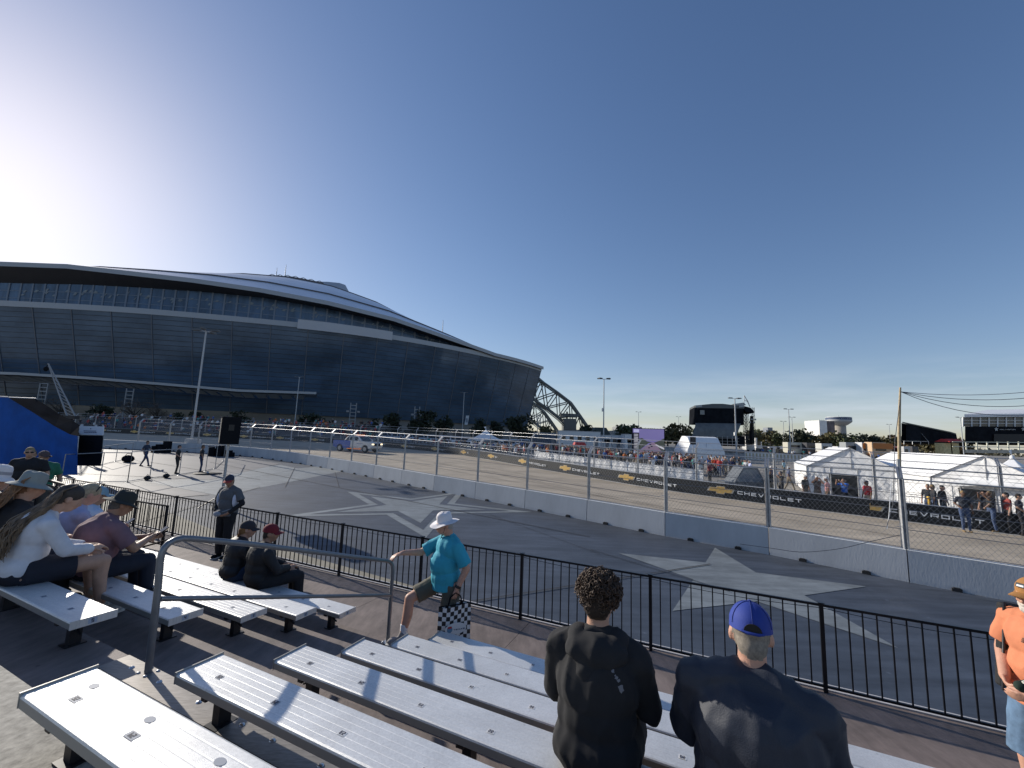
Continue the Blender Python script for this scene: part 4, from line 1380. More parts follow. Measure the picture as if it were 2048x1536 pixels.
# ---------------------------------------------------------------- tents
def wrinkle(mb, A, B, C, D, n, m, amp, seed, mi=0, out=Vector((0, -1, 0))):
    """quad A-B (bottom) D-C (top) subdivided with cloth folds"""
    rd = random.Random(seed); ph = [rd.uniform(0, 6.28) for _ in range(4)]
    vs = []
    for j in range(m + 1):
        for i in range(n + 1):
            u, v = i / n, j / m
            p = A.lerp(B, u).lerp(D.lerp(C, u), v)
            e = min(u, 1 - u, v, 1 - v) * 6; e = min(1, e)
            w = math.sin(u * 23 + v * 9 + ph[0]) * .5 + math.sin(u * 41 - v * 13 + ph[1]) * .3 + math.sin(u * 11 + v * 31 + ph[2]) * .3
            vs.append(p + out * (w * amp * e))
    mb.add(vs, [(j * (n + 1) + i, j * (n + 1) + i + 1, (j + 1) * (n + 1) + i + 1, (j + 1) * (n + 1) + i) for j in range(m) for i in range(n)], mi, True)
def marquee(label, gl, gr, apexpx, depthv, heave, seed):
    """gable end between ground points gl and gr, ridge running along depthv"""
    c = (gl + gr) / 2; c.z = gz(c.x, c.y)
    t = thing('marquee_tent', label, 'tent', c)
    a = Vector((gl.x, gl.y, c.z)) - c; b = Vector((gr.x, gr.y, c.z)) - c
    e = Zv * heave; ap = (a + b) / 2 + Zv * apexpx
    out = (b - a).cross(Zv).normalized()
    if out.y > 0: out = -out
    dv = depthv
    mb = MB()
    ov = out * .1
    wrinkle(mb, a + e + ov, ap + ov, ap + dv - ov, a + e + dv - ov, 8, 10, .02, seed, 0, Zv)
    wrinkle(mb, ap + ov, b + e + ov, b + e + dv - ov, ap + dv - ov, 8, 10, .02, seed + 1, 0, Zv)
    tri_fix(mb.build('roof', m_white, t))
    mb = MB()
    wrinkle(mb, a + e, b + e, ap + Zv * .001, ap, 18, 8, .035, seed + 2, 0, out)
    wrinkle(mb, a + e - Zv * .45, b + e - Zv * .45, b + e, a + e, 24, 3, .04, seed + 3, 0, out)
    mb.build('gable', m_white, t)
    mb = MB()
    L_ = (b - a)
    wrinkle(mb, a, a + L_ * .27, a + L_ * .24 + e, a + e, 12, 8, .07, seed + 4, 0, out)
    wrinkle(mb, a + L_ * .56, a + L_ * .93, b + e, a + L_ * .56 + e, 14, 8, .08, seed + 5, 0, out)
    wrinkle(mb, a, a + dv, a + dv + e, a + e, 14, 8, .06, seed + 6, 0, (dv.cross(Zv)).normalized())
    wrinkle(mb, b, b + dv, b + dv + e, b + e, 14, 8, .06, seed + 7, 0, (dv.cross(Zv)).normalized())
    wrinkle(mb, a + dv, b + dv, b + dv + e, a + dv + e, 14, 8, .05, seed + 8, 0, -out)
    mb.build('side_walls', m_white, t)
    mb = MB()
    for q in (a, b, a + L_ * .27, a + L_ * .56, a + dv, b + dv): mb.tube([q, q + e], .04, 6)
    mb.tube([a + e, b + e], .04, 6); mb.tube([(a + b) / 2 + e, ap], .035, 6); mb.tube([a + dv + e, a + e], .04, 6); mb.tube([b + dv + e, b + e], .04, 6)
    mb.build('frame_pole', m_steel, t)
    return t
g1, g2 = aty(1616, 985, 29.0), aty(1812, 1008, 25.2)
marquee('large white marquee tent with gable facing the track left of the wooden pole', g1, g2, htop(896, 1712, 27.0), Vector((3.6, 6.5, 0)), htop(938, 1710, 27.0) * 1.0, 3)
g1, g2 = aty(1866, 1010, 22.6), aty(2120, 1030, 18.6)
marquee('white marquee tent with long roof right of the wooden pole', g1, g2, htop(912, 1985, 20.6), Vector((1.9, 7.2, 0)), htop(963, 1985, 20.6), 23)

def peak_tent(label, c, half, heave, hpeak, rot, flag=True, pal=0.25):
    c.z = gz(c.x, c.y)
    t = thing('peaked_tent', label, 'tent', c, rot)
    n = 8; m = 10
    mb = MB()
    # concave pyramid with swagged valance
    def edge(k, s):
        cs = [Vector((-half, -half, 0)), Vector((half, -half, 0)), Vector((half, half, 0)), Vector((-half, half, 0))]
        return cs[k].lerp(cs[(k + 1) % 4], s)
    vs = []
    for j in range(m + 1):
        f = j / m
        for k in range(4):
            for i in range(n):
                q = edge(k, i / n) * (1 - f) + Vector((0, 0, heave + (hpeak - heave) * (f ** 2.0 * .75 + f * .25)))
                vs.append(q)
    N = 4 * n
    mb.add(vs, [(j * N + i, j * N + (i + 1) % N, (j + 1) * N + (i + 1) % N, (j + 1) * N + i) for j in range(m) for i in range(N)], 0, True)
    mb.lathe([(.10, hpeak - .1), (.07, hpeak + .08), (0, hpeak + .1)], (0, 0, 0), 8)
    mb.build('canopy', m_white, t)
    mb = MB(); vs = []
    for r in range(3):
        for k in range(4):
            for i in range(n):
                s = i / n; dr = pal * (1 - .75 * math.sin(math.pi * s) if r == 2 else 1) * (0, .3, 1)[r]
                q = edge(k, s); vs.append(Vector((q.x, q.y, heave - dr)))
    mb.add(vs, [(j * N + i, (j + 1) * N + i, (j + 1) * N + (i + 1) % N, j * N + (i + 1) % N) for j in range(2) for i in range(N)], 0, False)
    mb.build('valance', m_white, t)
    for sx in (-1, 1):
        for sy in (-1, 1):
            mb = MB(); mb.tube([(sx * half * .985, sy * half * .985, 0), (sx * half * .985, sy * half * .985, heave)], .035, 6); mb.build('leg', m_wpaint, t)
    if flag:
        mb = MB(); mb.tube([(0, 0, hpeak), (0, 0, hpeak + half * .22)], .015, 5)
        mb.add([(0, 0, hpeak + half * .22), (-half * .16, .02, hpeak + half * .17), (-half * .1, .0, hpeak + half * .1), (0, 0, hpeak + half * .06)], [(0, 1, 2, 3)])
        mb.build('flag', m_white, t)
    return t
peak_tent('white high peaked tent at the right edge beside the banners', aty(2034, 1000, 20.6) , 1.75, htop(970, 2034, 20.6) , htop(915, 2034, 20.6), .45)
peak_tent('small white peaked tent with a flag among the parked cars', aty(971, 880, 62), 2.1, htop(879, 971, 62), htop(859, 971, 62), .4)

# ---------------------------------------------------------------- video screen
t = gth('video_screen', 'large video screen showing a pink racing broadcast beyond the spectators', 'screen', 1297, 905, 74, rz=-.12)
w = spanw(1267, 1326, 74); h1 = htop(858, 1297, 74); h0 = htop(904, 1297, 74)
mb = MB(); mb.box(-w / 2 - .1, w / 2 + .1, .0, .6, h0 - .2, h1 + .1); mb.build('housing', m_blackp, t)
mb = MB(); mb.box(-w / 2 - .1, -w / 2 + .4, .1, .5, 0, h0 - .2); mb.box(w / 2 - .4, w / 2 + .1, .1, .5, 0, h0 - .2); mb.box(-w / 2 - .3, w / 2 + .3, -.1, 1.2, 0, .5); mb.build('stand', m_blackp, t)
def em(nm, c, s): return M(nm, c, .5, emit=(*c, s))
mats = [em('screen_sky', (.30, .24, .50), .32), em('screen_road', (.40, .26, .34), .32), em('screen_dark', (.03, .03, .05), .3), em('screen_logo', (.7, .65, .9), .4), em('screen_trees', (.08, .09, .07), .4), em('screen_line', (.75, .7, .7), .5)]
H_ = h1 - h0
def sp(u, v, k=0): return Vector((-w / 2 + u * w, -.012 - .006 * k, h0 + v * H_))
mb = MB()
def scr(pl, k, mi): mb.add([sp(u, v, k) for u, v in pl], [tuple(range(len(pl)))], mi)
scr([(0, 0), (1, 0), (1, 1), (0, 1)], 0, 0)
scr([(.15, .0), (.95, .0), (.68, .42), (.62, .42)], 2, 1)
scr([(0, 0), (.15, 0), (.5, .38), (.62, .42), (.45, .46), (.3, .6), (0, .5)], 1, 4)
scr([(1, 0), (.95, 0), (.68, .42), (.75, .45), (.85, .5), (1, .62)], 1, 4)
scr([(.70, .30), (1, .12), (1, .2), (.72, .36)], 2, 5)
scr([(0, 0), (.2, 0), (.2, .82), (0, .82)], 3, 2)
scr([(.03, .84), (.2, .84), (.2, .97), (.03, .97)], 3, 3)
for j in range(11): scr([(.04, .08 + j * .066), (.17, .08 + j * .066), (.17, .105 + j * .066), (.04, .105 + j * .066)], 4, 5)
for j, (u, v) in enumerate(((.60, .24), (.52, .18), (.56, .32))): scr([(u - .03, v - .02), (u + .03, v - .02), (u + .03, v + .03), (u - .03, v + .03)], 5, 2)
mb.build('display', mats, t)

# ---------------------------------------------------------------- white half round shelter and loudspeaker
t = gth('shelter_tent', 'low white tent with rounded roof before the stage', 'tent', 1398, 915, 68)
w = spanw(1362, 1432, 68); h = htop(873, 1398, 68)
prof = [(-2.6, 0), (-2.5, h * .35), (-1.9, h * .68), (-1.0, h * .95), (0, h), (1.2, h), (2.2, h * .8), (2.7, h * .4), (2.8, 0)]
mb = MB(); k = len(prof); X0, X1 = -w / 2, w / 2
vs = [Vector((X0 + (.7 if z > h * .5 else 0) * 1, y, z)) for y, z in prof] + [Vector((X1 - (.3 if z > h * .5 else 0), y, z)) for y, z in prof]
mb.add(vs, [(j, j + 1, k + j + 1, k + j) for j in range(k - 1)], 0, False); mb.add(vs, [tuple(range(k)), tuple(range(2 * k - 1, k - 1, -1))]); tri_fix(mb.build('cover', m_white, t))
mb = MB(); mb.beam((0, -2.62, 0), (.3, -2.0, h * .7), .06, .04); mb.beam((-w / 2, -2.62, h * .42), (w / 2, -2.6, h * .42), .05, .05); mb.build('frame', m_steel, t)
def speaker_pole(label, px, ytop, ybot, y, w, r=.04, rz=0.0, ybase=None, d=.4, col=None):
    t = gth('loudspeaker_stand', label, 'loudspeaker', px, ybot, y, rz=rz)
    z0 = htop(ybot, px, y); z1 = htop(ytop, px, y)
    mb = MB(); mb.box(-w / 2, w / 2, -d / 2, d / 2, z0, z1); o = mb.build('cabinet', m_blackp, t); smooth_bevel(o, .02)
    mb = MB(); mb.box(-w * .42, w * .42, -d / 2 - .012, -d / 2, z0 + .04, z1 - .05); mb.build('grille', M('grille_dark', (.035, .035, .04), .6), o)
    mb = MB(); mb.box(w / 2, w / 2 + .008, -.08, .10, z0 + (z1 - z0) * .5, z0 + (z1 - z0) * .72); mb.build('side_handle', M('handle_black', (.006, .006, .008), .4), o)
    mb = MB(); mb.tube([(0, 0, 0), (0, 0, z0)], [r * 1.2, r], 8); mb.build('pole', m_steel, t)
    mb = MB()
    for k in range(3):
        a = k * 2.1 + .5; mb.beam((0, 0, .5), (math.cos(a) * .7, math.sin(a) * .7, .02), .03, .03)
    mb.boxd(Vector((0, 0, 0)), Vector((1, 0, 0)), Vector((0, 1, 0)), .45, .3, 0, .05)
    mb.build('foot', m_dark, t)
    return t
speaker_pole('black loudspeaker on a white pole before the white rounded tent', 1386, 874, 889, 60, .7, .06)
speaker_pole('large black loudspeaker on a steel pole standing on the painted plaza', 457, 834, 888, 16.2, .62, .045, -.9, d=.62)

# ---------------------------------------------------------------- stage
Y_ = 112
t = gth('concert_stage', 'big black concert stage with grey rear awning and truss towers', 'stage', 1440, 890, Y_)
o0 = t.location.copy()
def S(px, py, dy=0):
    p = aty(px, py, Y_ + dy); return Vector((p.x, p.y, p.z)) - o0
mb = MB()
a, b, c, d = S(1388, 847), S(1488, 850), S(1487, 816), S(1389, 815)
dep = Vector((2.5, 9, 0))
mb.hexa([a, b, b + dep, a + dep, d, c, c + dep, d + dep]); mb.build('back_wall', m_blackf, t)
mb = MB(); q = [S(1389, 816), S(1389, 811), S(1425, 807.5), S(1445, 807.5), S(1490, 813), S(1487, 817)]
mb.poly([v - Vector((0, .1, 0)) for v in q], dep); tri_fix(mb.build('roof', M('stage_roof', (.10, .11, .11), .6), t))
mb = MB()
for s in ((1391, 1404), (1478, 1488)): mb.poly([S(s[0], 815, -.3), S(s[1], 814, -.3), S(s[1], 809.5, -.3), S(s[0], 811, -.3)], Vector((0, .1, 0)))
mb.poly([S(1466, 808), S(1488, 805), S(1492, 810), S(1470, 811)], Vector((1.5, 5, 0))); tri_fix(mb.build('pale_panel', M('stage_pale', (.36, .38, .38), .6), t))
mb = MB(); q = [S(1384, 872, -3.0), S(1470, 876, -3.0), S(1482, 847, -.2), S(1391, 846, -.2)]
n_, m_ = 20, 8; vs = []
for j in range(m_ + 1):
    for i in range(n_ + 1):
        u, v = i / n_, j / m_
        p = q[0].lerp(q[1], u).lerp(q[3].lerp(q[2], u), v) + Vector((0, -.9, .7)) * math.sin(math.pi * v) * .6 + Vector((0, -.25, 0)) * abs(math.sin(u * math.pi * 4)) ** .5
        vs.append(p)
mb.add(vs, [(j * (n_ + 1) + i, j * (n_ + 1) + i + 1, (j + 1) * (n_ + 1) + i + 1, (j + 1) * (n_ + 1) + i) for j in range(m_) for i in range(n_)], 0, True)
mb.build('awning', M('awning_grey', (.15, .155, .15), .7, var=.2, vs=.8), t)
mb = MB(); mb.hexa([S(1392, 890), S(1490, 893), S(1490, 893) + dep, S(1392, 890) + dep, S(1392, 870), S(1490, 872), S(1490, 872) + dep, S(1392, 870) + dep]); mb.build('stage_base', m_blackp, t)
mb = MB()
for k in range(9):
    p = S(1395 + k * 10, 892, -3.3); mb.tube([p, p + Zv * 2.6], .05, 5)
for yy in (875, 881, 887): mb.beam(S(1392, yy, -3.3), S(1478, yy + 2, -3.3), .06, .06)
mb.build('scaffold', m_steel, t)
mb = MB(); mb.box(*(lambda p: (p.x, p.x + 1.2, p.y - .1, p.y, p.z, p.z + 1.2))(S(1400, 829, -.2))); mb.build('wall_vent', M('vent_grey', (.25, .26, .25), .6), t)
m_twr = M('truss_black', (.02, .02, .022), .5)
for x in (1491, 1496, 1508): # towers
    mb = MB(); p = S(x, 888, 2); hh = S(x, 815, 2).z - p.z
    for sx in (-.3, .3):
        for sy in (-.3, .3): mb.tube([p + Vector((sx, sy, 0)), p + Vector((sx, sy, hh))], .06, 4)
    for k in range(int(hh)): mb.beam(p + Vector((-.3, -.3, k)), p + Vector((.3, -.3, k + 1)), .05, .05); mb.beam(p + Vector((.3, .3, k)), p + Vector((-.3, .3, k + 1)), .05, .05)
    mb.build('truss_tower', m_twr, t)
mb = MB(); mb.hexa([S(1498, 888, 3), S(1509, 888, 3), S(1509, 888, 8), S(1498, 888, 8), S(1500, 832, 3), S(1507, 832, 3), S(1507, 832, 8), S(1500, 832, 8)]); mb.build('speaker_stack', m_blackp, t)
mb = MB(); mb.poly([S(1488, 812), S(1500, 815), S(1508, 822), S(1508, 826), S(1492, 824), S(1488, 818)], Vector((1.5, 6, 0))); tri_fix(mb.build('side_roof', m_blackf, t))
mb = MB()
A, B, C, D = S(1488, 810), S(1488.5, 791), S(1496, 803), S(1500, 814)
for p, q in ((A, B), (B, C), (C, D), (B, D), (A.lerp(B, .5), C)): mb.beam(p, q, .12, .12)
mb.build('roof_frame', m_steel, t)
mb = MB(); p = S(1504, 843, 1)
for k in range(4): mb.box(p.x - .6 + k * .5, p.x - .3 + k * .5, p.y, p.y + .4, p.z - .4 + (k % 2) * .8, p.z + (k % 2) * .8)
mb.build('hoist', M('hoist_white', (.5, .5, .5), .6), t)

# ---------------------------------------------------------------- cabins, sheds, houses
def cabin(label, x0, x1, ytop, y, dep=3, wins=2, mat=None, cat='cabin', name='site_cabin', rz=0.0, door=True):
    c = (x0 + x1) / 2
    t = gth(name, label, cat, c, ytop, y, rz=rz)
    w = spanw(x0, x1, y); h = htop(ytop, c, y)
    mb = MB(); mb.box(-w / 2, w / 2, 0, dep, .3, h - .12); mb.build('wall', mat or m_wpaint, t)
    mb = MB(); mb.box(-w / 2 - .08, w / 2 + .08, -.08, dep + .08, h - .12, h); mb.build('roof', M('cabin_roof', (.5, .5, .5), .6), t)
    n = wins
    for k in range(n):
        x = -w / 2 + w * (k + .6) / (n + .2)
        q = MB(); q.box(x - .45, x + .45, -.03, .01, h * .48, h * .48 + .75); q.build('window', m_win, t)
    if door:
        q = MB(); q.box(w / 2 - 1.3, w / 2 - .5, -.03, .01, .3, 2.2); q.build('door', m_grey, t)
    return t
cabin('long white site cabin with dark windows below the arch truss', 1119, 1200, 862, 92, wins=5)
cabin('white site cabin just right of the tall lamp pole', 1204, 1222, 870, 96, wins=2)
cabin('small white site cabin between the lamp pole and the video screen', 1224, 1244, 870, 98, wins=2)
cabin('taller white site cabin directly left of the video screen', 1250, 1267, 868, 94, wins=1)
cabin('blue grey container before the arch truss', 1050, 1112, 865, 110, wins=1, mat=M('container_blue', (.08, .11, .15), .6), cat='container', name='container')
cabin('grey flat building behind the video screen', 1234, 1258, 853, 260, dep=12, wins=0, mat=M('building_grey', (.25, .26, .26), .7), cat='building', name='building', door=False)
def gable(label, x0, x1, ytop, y, xpk, col, name='shed', cat='building'):
    t = gth(name, label, cat, (x0 + x1) / 2, ytop, y)
    w = spanw(x0, x1, y); h = htop(ytop, (x0 + x1) / 2, y); pk = -w / 2 + w * (xpk - x0) / (x1 - x0)
    mb = MB(); mb.box(-w / 2, w / 2, 0, 12, 0, h * .25); mb.build('wall', m_base, t)
    mb = MB(); mb.poly([(-w / 2, 0, h * .25), (w / 2, 0, h * .25), (pk + w * .08, 0, h), (pk - w * .3, 0, h)], Vector((0, 12, 0))); tri_fix(mb.build('roof', M(name + '_roof', col, .7), t))
gable('dark green steep roofed building right of the arch truss', 1172, 1228, 855, 150, 1208, (.06, .075, .07))
gable('pale roofed building beyond the steep dark roof', 1222, 1244, 861, 170, 1236, (.35, .33, .28), 'hall')
t = gth('shade_canopy', 'low dark canopy among the cabins', 'canopy', 1190, 878, 80)
w = spanw(1172, 1206, 80); h = htop(877, 1190, 80)
mb = MB(); mb.box(-w / 2, w / 2, 0, 4, h - .15, h); mb.build('roof', m_grey, t)
mb = MB()
for sx in (-1, 1): mb.tube([(sx * w / 2 * .97, .1, 0), (sx * w / 2 * .97, .1, h - .15)], .05, 5)
mb.build('posts', m_steel, t)
t = gth('red_canopy', 'small red canopy above the crowd left of the tall lamp pole', 'canopy', 1161, 884, 46)
w = spanw(1150, 1172, 46); h = htop(884.5, 1161, 46)
mb = MB(); mb.poly([(-w / 2, 0, h - .25), (w / 2, 0, h - .25), (w / 2, 0, h - .4), (w / 2 * .8, 0, h - .32), (w * .3, 0, h - .45), (0, 0, h - .3), (-w * .3, 0, h - .45), (-w / 2, 0, h - .35)], (0, 1.5, 0))
mb.hexa([Vector(q) for q in ((-w / 2, 0, h - .25), (w / 2, 0, h - .25), (w / 2, 1.5, h - .25), (-w / 2, 1.5, h - .25), (-w / 2 + .1, .3, h), (w / 2 - .1, .3, h), (w / 2 - .1, 1.2, h), (-w / 2 + .1, 1.2, h))]); tri_fix(mb.build('cover', m_redp, t))
mb = MB()
for sx in (-1, 1): mb.tube([(sx * w / 2 * .97, .7, 0), (sx * w / 2 * .97, .7, h - .25)], .03, 5)
mb.build('posts', m_steel, t)

# ---------------------------------------------------------------- water tower and billboard
Y_ = 430
t = gth('water_tower', 'pedestal water tower with white and blue bowl above the trees', 'water tower', 1679, 868, Y_)
k = Y_ / FPX; h = htop(834, 1679, Y_); r = 21.5 * k
prof = [(13 * k, 0), (11.2 * k, h * .25), (11.2 * k, h - 17 * k)]
mb = MB(); mb.lathe(prof + [(11.2 * k, h - 17 * k)], (0, 0, 0), 28); mb.build('pedestal', M('tower_concrete', (.42, .38, .32), .8, var=.08), t)
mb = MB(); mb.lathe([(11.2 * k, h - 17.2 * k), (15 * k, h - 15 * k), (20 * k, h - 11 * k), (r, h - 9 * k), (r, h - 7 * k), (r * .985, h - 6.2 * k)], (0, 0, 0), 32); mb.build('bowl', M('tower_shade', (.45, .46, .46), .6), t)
mb = MB(); mb.lathe([(r * .985, h - 6.2 * k), (r * .985, h - 1.6 * k)], (0, 0, 0), 32); o = mb.build('blue_band', M('tower_blue', (.055, .085, .16), .6), t)
mb = MB(); mb.lathe([(r * .985, h - 1.6 * k), (r, h - 1.4 * k), (r * .96, h - .6 * k), (r * .5, h), (0, h + .3 * k)], (0, 0, 0), 32); mb.build('cap', M('tower_white', (.75, .75, .74), .6), t)
mb = MB()
for j, ch in enumerate('ARLINGTON'):
    a = -math.pi / 2 - .62 + j * .155; q = Vector((math.cos(a), math.sin(a), 0))
    dx = Vector((-q.y, q.x, 0)); word(mb, ch, q * r * 1.0 + Zv * (h - 5.2 * k), dx, Zv * 2.4, 1.3 * k * .8, 0, q * .05)
mb.add([(r * 1.0 * math.cos(-math.pi / 2 + a), r * 1.0 * math.sin(-math.pi / 2 + a), h - z * k) for a, z in ((-.55, 8.3), (.55, 8.3), (.4, 7.0), (0, 6.6), (-.4, 7.0))], [(0, 1, 2, 3, 4)])
tri_fix(mb.build('tower_lettering', M('tower_white', (.75, .75, .74), .6), t))
mb = MB(); mb.tube([(0, 0, h), (0, 0, h + 1.8)], .25, 6); mb.build('finial', m_steel, t)
t = gth('billboard_building', 'tall white building with a dark red side mural beside the water tower', 'building', 1655, 868, 400)
w = spanw(1640, 1655, 400); h = htop(841, 1650, 400)
mb = MB(); mb.box(-w, 0, 0, 20, 0, h); mb.build('white_wall', M('billboard_white', (.78, .77, .74), .6, var=.12, vs=.15), t)
mb = MB(); mb.box(.02, spanw(1655, 1671, 400), .5, 19, 0, h - .3); mb.build('mural_wall', M('mural', (.10, .07, .07), .6, var=.8, vs=.12, var2=(.25, .2, .2)), t)
mb = MB()
for j in range(5): mb.box(-w + j * 1.8, -w + j * 1.8 + .3, -.3, 0, h, h + .9)
mb.build('roof_lights', m_steel, t)
t = gth('distant_office', 'hazy distant office block above the trees right of the stage', 'building', 1541, 862, 600)
mb = MB(); w = spanw(1532, 1549, 600); h = htop(855, 1541, 600)
mb.box(-w / 2, w / 2, 0, 15, 0, h - 4); mb.box(-w * .3, w * .25, 0, 12, h - 4, h); mb.build('wall', M('office_grey', (.22, .24, .27), .7, var=.25, vs=.3), t)

# ---------------------------------------------------------------- vehicles in the far lot
def van(label, x0, x1, ytop, y, col, kind='box', name='parked_van', cat='van', stripe=None, group=None):
    c = (x0 + x1) / 2
    t = gth(name, label, cat, c, ytop, y, group)
    w = spanw(x0, x1, y); h = max(1.6, htop(ytop, c, y)); D = 2.3
    pm = M('body_' + '_'.join('%02d' % int(v * 99) for v in col), col, .4)
    mb = MB()
    if kind == 'box':
        mb.box(-w / 2, w / 2, 0, D, .45, h)
    elif kind == 'truck':
        mb.box(-w / 2, w / 2 - 1.8, 0, D, .6, h); mb.hexa([Vector(q) for q in ((w / 2 - 1.7, .1, .4), (w / 2, .1, .4), (w / 2, D - .1, .4), (w / 2 - 1.7, D - .1, .4), (w / 2 - 1.7, .1, h * .75), (w / 2 - .5, .15, h * .75), (w / 2 - .5, D - .15, h * .75), (w / 2 - 1.7, D - .1, h * .75))])
    o = mb.build('body', pm, t); smooth_bevel(o, .06)
    for k in (.18, .8):
        q = MB(); x = -w / 2 + w * k; q.tube([(x, -.02, .42), (x, .25, .42)], .42, 14); q.build('wheel', m_rub, t)
    q = MB(); q.box(-w * .35, w * .15, -.02, .01, h * .5, h * .78); q.build('window', m_win, t)
    if stripe:
        q = MB(); q.box(-w * .45, w * .48, -.03, -.005, h * .62, h * .95); q.build('graphics', stripe, t)
    return t
lotv = [('white box lorry behind the stage towers', 1492, 1510, 872, 120, (.7, .7, .7), 'truck'), ('white lorry right of the stage towers', 1512, 1526, 876, 125, (.68, .68, .68), 'truck'),
        ('cream food trailer behind the crowd right of the stage', 1576, 1612, 885, 118, (.62, .60, .50), 'box'), ('dark trailer right of the cream food trailer', 1614, 1641, 886, 116, (.06, .06, .07), 'box'),
        ('small white food trailer left of the white marquee roof', 1643, 1664, 887, 112, (.68, .67, .62), 'box'), ('grey food truck behind the marquee roof', 1692, 1722, 885, 112, (.35, .37, .38), 'truck'),
        ('white food truck beside the orange one', 1724, 1742, 885, 110, (.68, .68, .68), 'truck'), ('orange and cream food truck left of the wooden pole', 1744, 1786, 885, 108, (.70, .50, .32), 'truck')]
for lb, x0, x1, yt, y, col, kd in lotv:
    van(lb, x0, x1, yt, y, col, kd, 'food_truck' if 'food' in lb else 'lorry', 'truck', stripe=m_orange if 'orange' in lb else None)
for i in range(22): # low cars seen as a line beyond the crowd
    x = 1515 + i * 15 + random.uniform(-2, 2); c = random.choice([(.05, .05, .06), (.5, .5, .5), (.65, .65, .65), (.12, .02, .02), (.1, .12, .16)])
    van('%s low parked car from the left in the far lot behind the crowd' % nth(i + 1), x - 6, x + 6, 893, 135 + random.uniform(-3, 3), c, 'box', 'parked_car', 'car', group='cars parked in the far lot')
# black trailer hall with side awning
Y_ = 72
t = gth('black_trailer', 'long black trailer with open side behind the wooden pole', 'trailer', 1850, 885, Y_)
o0 = t.location.copy()
A, B, C, D = S(1803, 886), S(1905, 886), S(1900, 866), S(1803, 846)
bk = Vector((6.5, 5, 0))
mb = MB(); mb.hexa([A, B, B + bk, A + bk, D, C, C + bk, D + bk]); mb.build('body', m_blackf, t)
mb = MB(); mb.hexa([v + Vector((0, -.15, .02)) for v in (D, C)] + [C + bk, D + bk] + [v + Vector((0, -.15, .22)) for v in (D, C)] + [C + bk + Zv * .2, D + bk + Zv * .2]); mb.build('roof', M('trailer_roof', (.13, .14, .12), .7), t)
mb = MB(); mb.hexa([S(1812, 884, -1.5), S(1842, 886, -1.5), S(1842, 886, -.05), S(1812, 884, -.05), S(1812, 848, -.6), S(1842, 856, -.6), S(1842, 856, -.05), S(1812, 848, -.05)]); mb.build('side_awning', m_blackf, t)
mb = MB(); mb.beam(S(1842, 866, -.1), S(1856, 882, -.8), .06, .06); mb.beam(S(1808, 882, -2), S(1857, 883, -2), .06, .06)
for x in (1808, 1825, 1841, 1857): mb.beam(S(x, 889, -2), S(x, 882, -2), .06, .06)
mb.build('stair_rail', m_steel, t)

# ---------------------------------------------------------------- hospitality stand at the right edge
Y_ = 78
t = gth('hospitality_stand', 'two storey hospitality stand with white roof and black front at the right edge', 'building', 1990, 890, Y_)
o0 = t.location.copy()
XR = 2230
bk = Vector((14, 9, 0))
mb = MB(); mb.hexa([S(1930, 887), S(XR, 888), S(XR, 888) + bk, S(1930, 887) + bk, S(1930, 853), S(XR, 855), S(XR, 855) + bk, S(1930, 853) + bk]); mb.build('black_front', m_blackf, t)
mb = MB(); mb.hexa([S(1988, 883, -.3), S(XR, 884, -.3), S(XR, 884, -.05), S(1988, 883, -.05), S(1988, 868, -.3), S(XR, 869, -.3), S(XR, 869, -.05), S(1988, 868, -.05)]); mb.build('dark_opening', M('opening_black', (.004, .004, .006), .6), t)
mb = MB(); up = Vector((0, 1.2, 0)); mb.hexa([S(1939, 852) + up, S(XR, 855) + up, S(XR, 855) + bk, S(1939, 852) + bk, S(1939, 834) + up, S(XR, 832) + up, S(XR, 832) + bk, S(1939, 834) + bk]); mb.build('upper_glass', M('upper_glass', (.03, .03, .035), .2), t)
mb = MB()
for k in range(16):
    x = 1939 + k * 17.5
    if x > XR: break
    mb.beam(S(x, 853) + up - Vector((0, .06, 0)), S(x, 834) + up - Vector((0, .06, 0)), .22, .12)
for yy in (.33, .66): mb.beam(S(1939, 852 - 18 * yy) + up - Vector((0, .05, 0)), S(XR, 855 - 22 * yy) + up - Vector((0, .05, 0)), .12, .08)
mb.build('window_frames', m_wpaint, t)
mb = MB(); e0, e1 = S(1936, 834) + up * .5, S(XR, 831) + up * .5
rf = [e0, e1, e1 + Zv * .5, e0 + Zv * .5]
r0, r1 = S(1975, 819.5, 8), S(XR, 815, 8)
mb.add([e0, e1, e1 + Zv * .55, e0 + Zv * .55, r1, r0, e1 + bk, e0 + bk], [(0, 1, 2, 3), (3, 2, 4, 5), (5, 4, 6, 7), (0, 3, 5, 7)]); tri_fix(mb.build('white_roof', m_white, t))
mb = MB()
for j, x in enumerate((1988, 2042)):
    dx = (S(x + 30, 858) - S(x, 858)).normalized(); o_ = S(x, 860, -.15)
    mb.poly([o_ + dx * (.45 + .42 * math.sin(a * math.pi / 5) * (1 if a % 2 == 0 else .4)) + Zv * (.15 + .42 * math.cos(a * math.pi / 5) * (1 if a % 2 == 0 else .4)) for a in range(10)], Vector((0, -.03, 0)))
    word(mb, 'ARLINGTON', o_ + dx * 1.05 + Zv * .0, dx, Zv, .28, .06, Vector((0, -.03, 0)))
tri_fix(mb.build('logo_sign', M('logo_grey', (.45, .46, .45), .6), t))
Y_ = 60
t = gth('white_railing', 'white post railing with low wall before the hospitality stand', 'fence', 1990, 900, Y_)
o0 = t.location.copy()
mb = MB()
for yy0, yy1 in ((883.5, 886.5), (893, 896)): mb.beam(S(1905, yy0), S(2200, yy1), .10, .10)
mb.build('rail', M('railing_cream', (.55, .55, .45), .6), t)
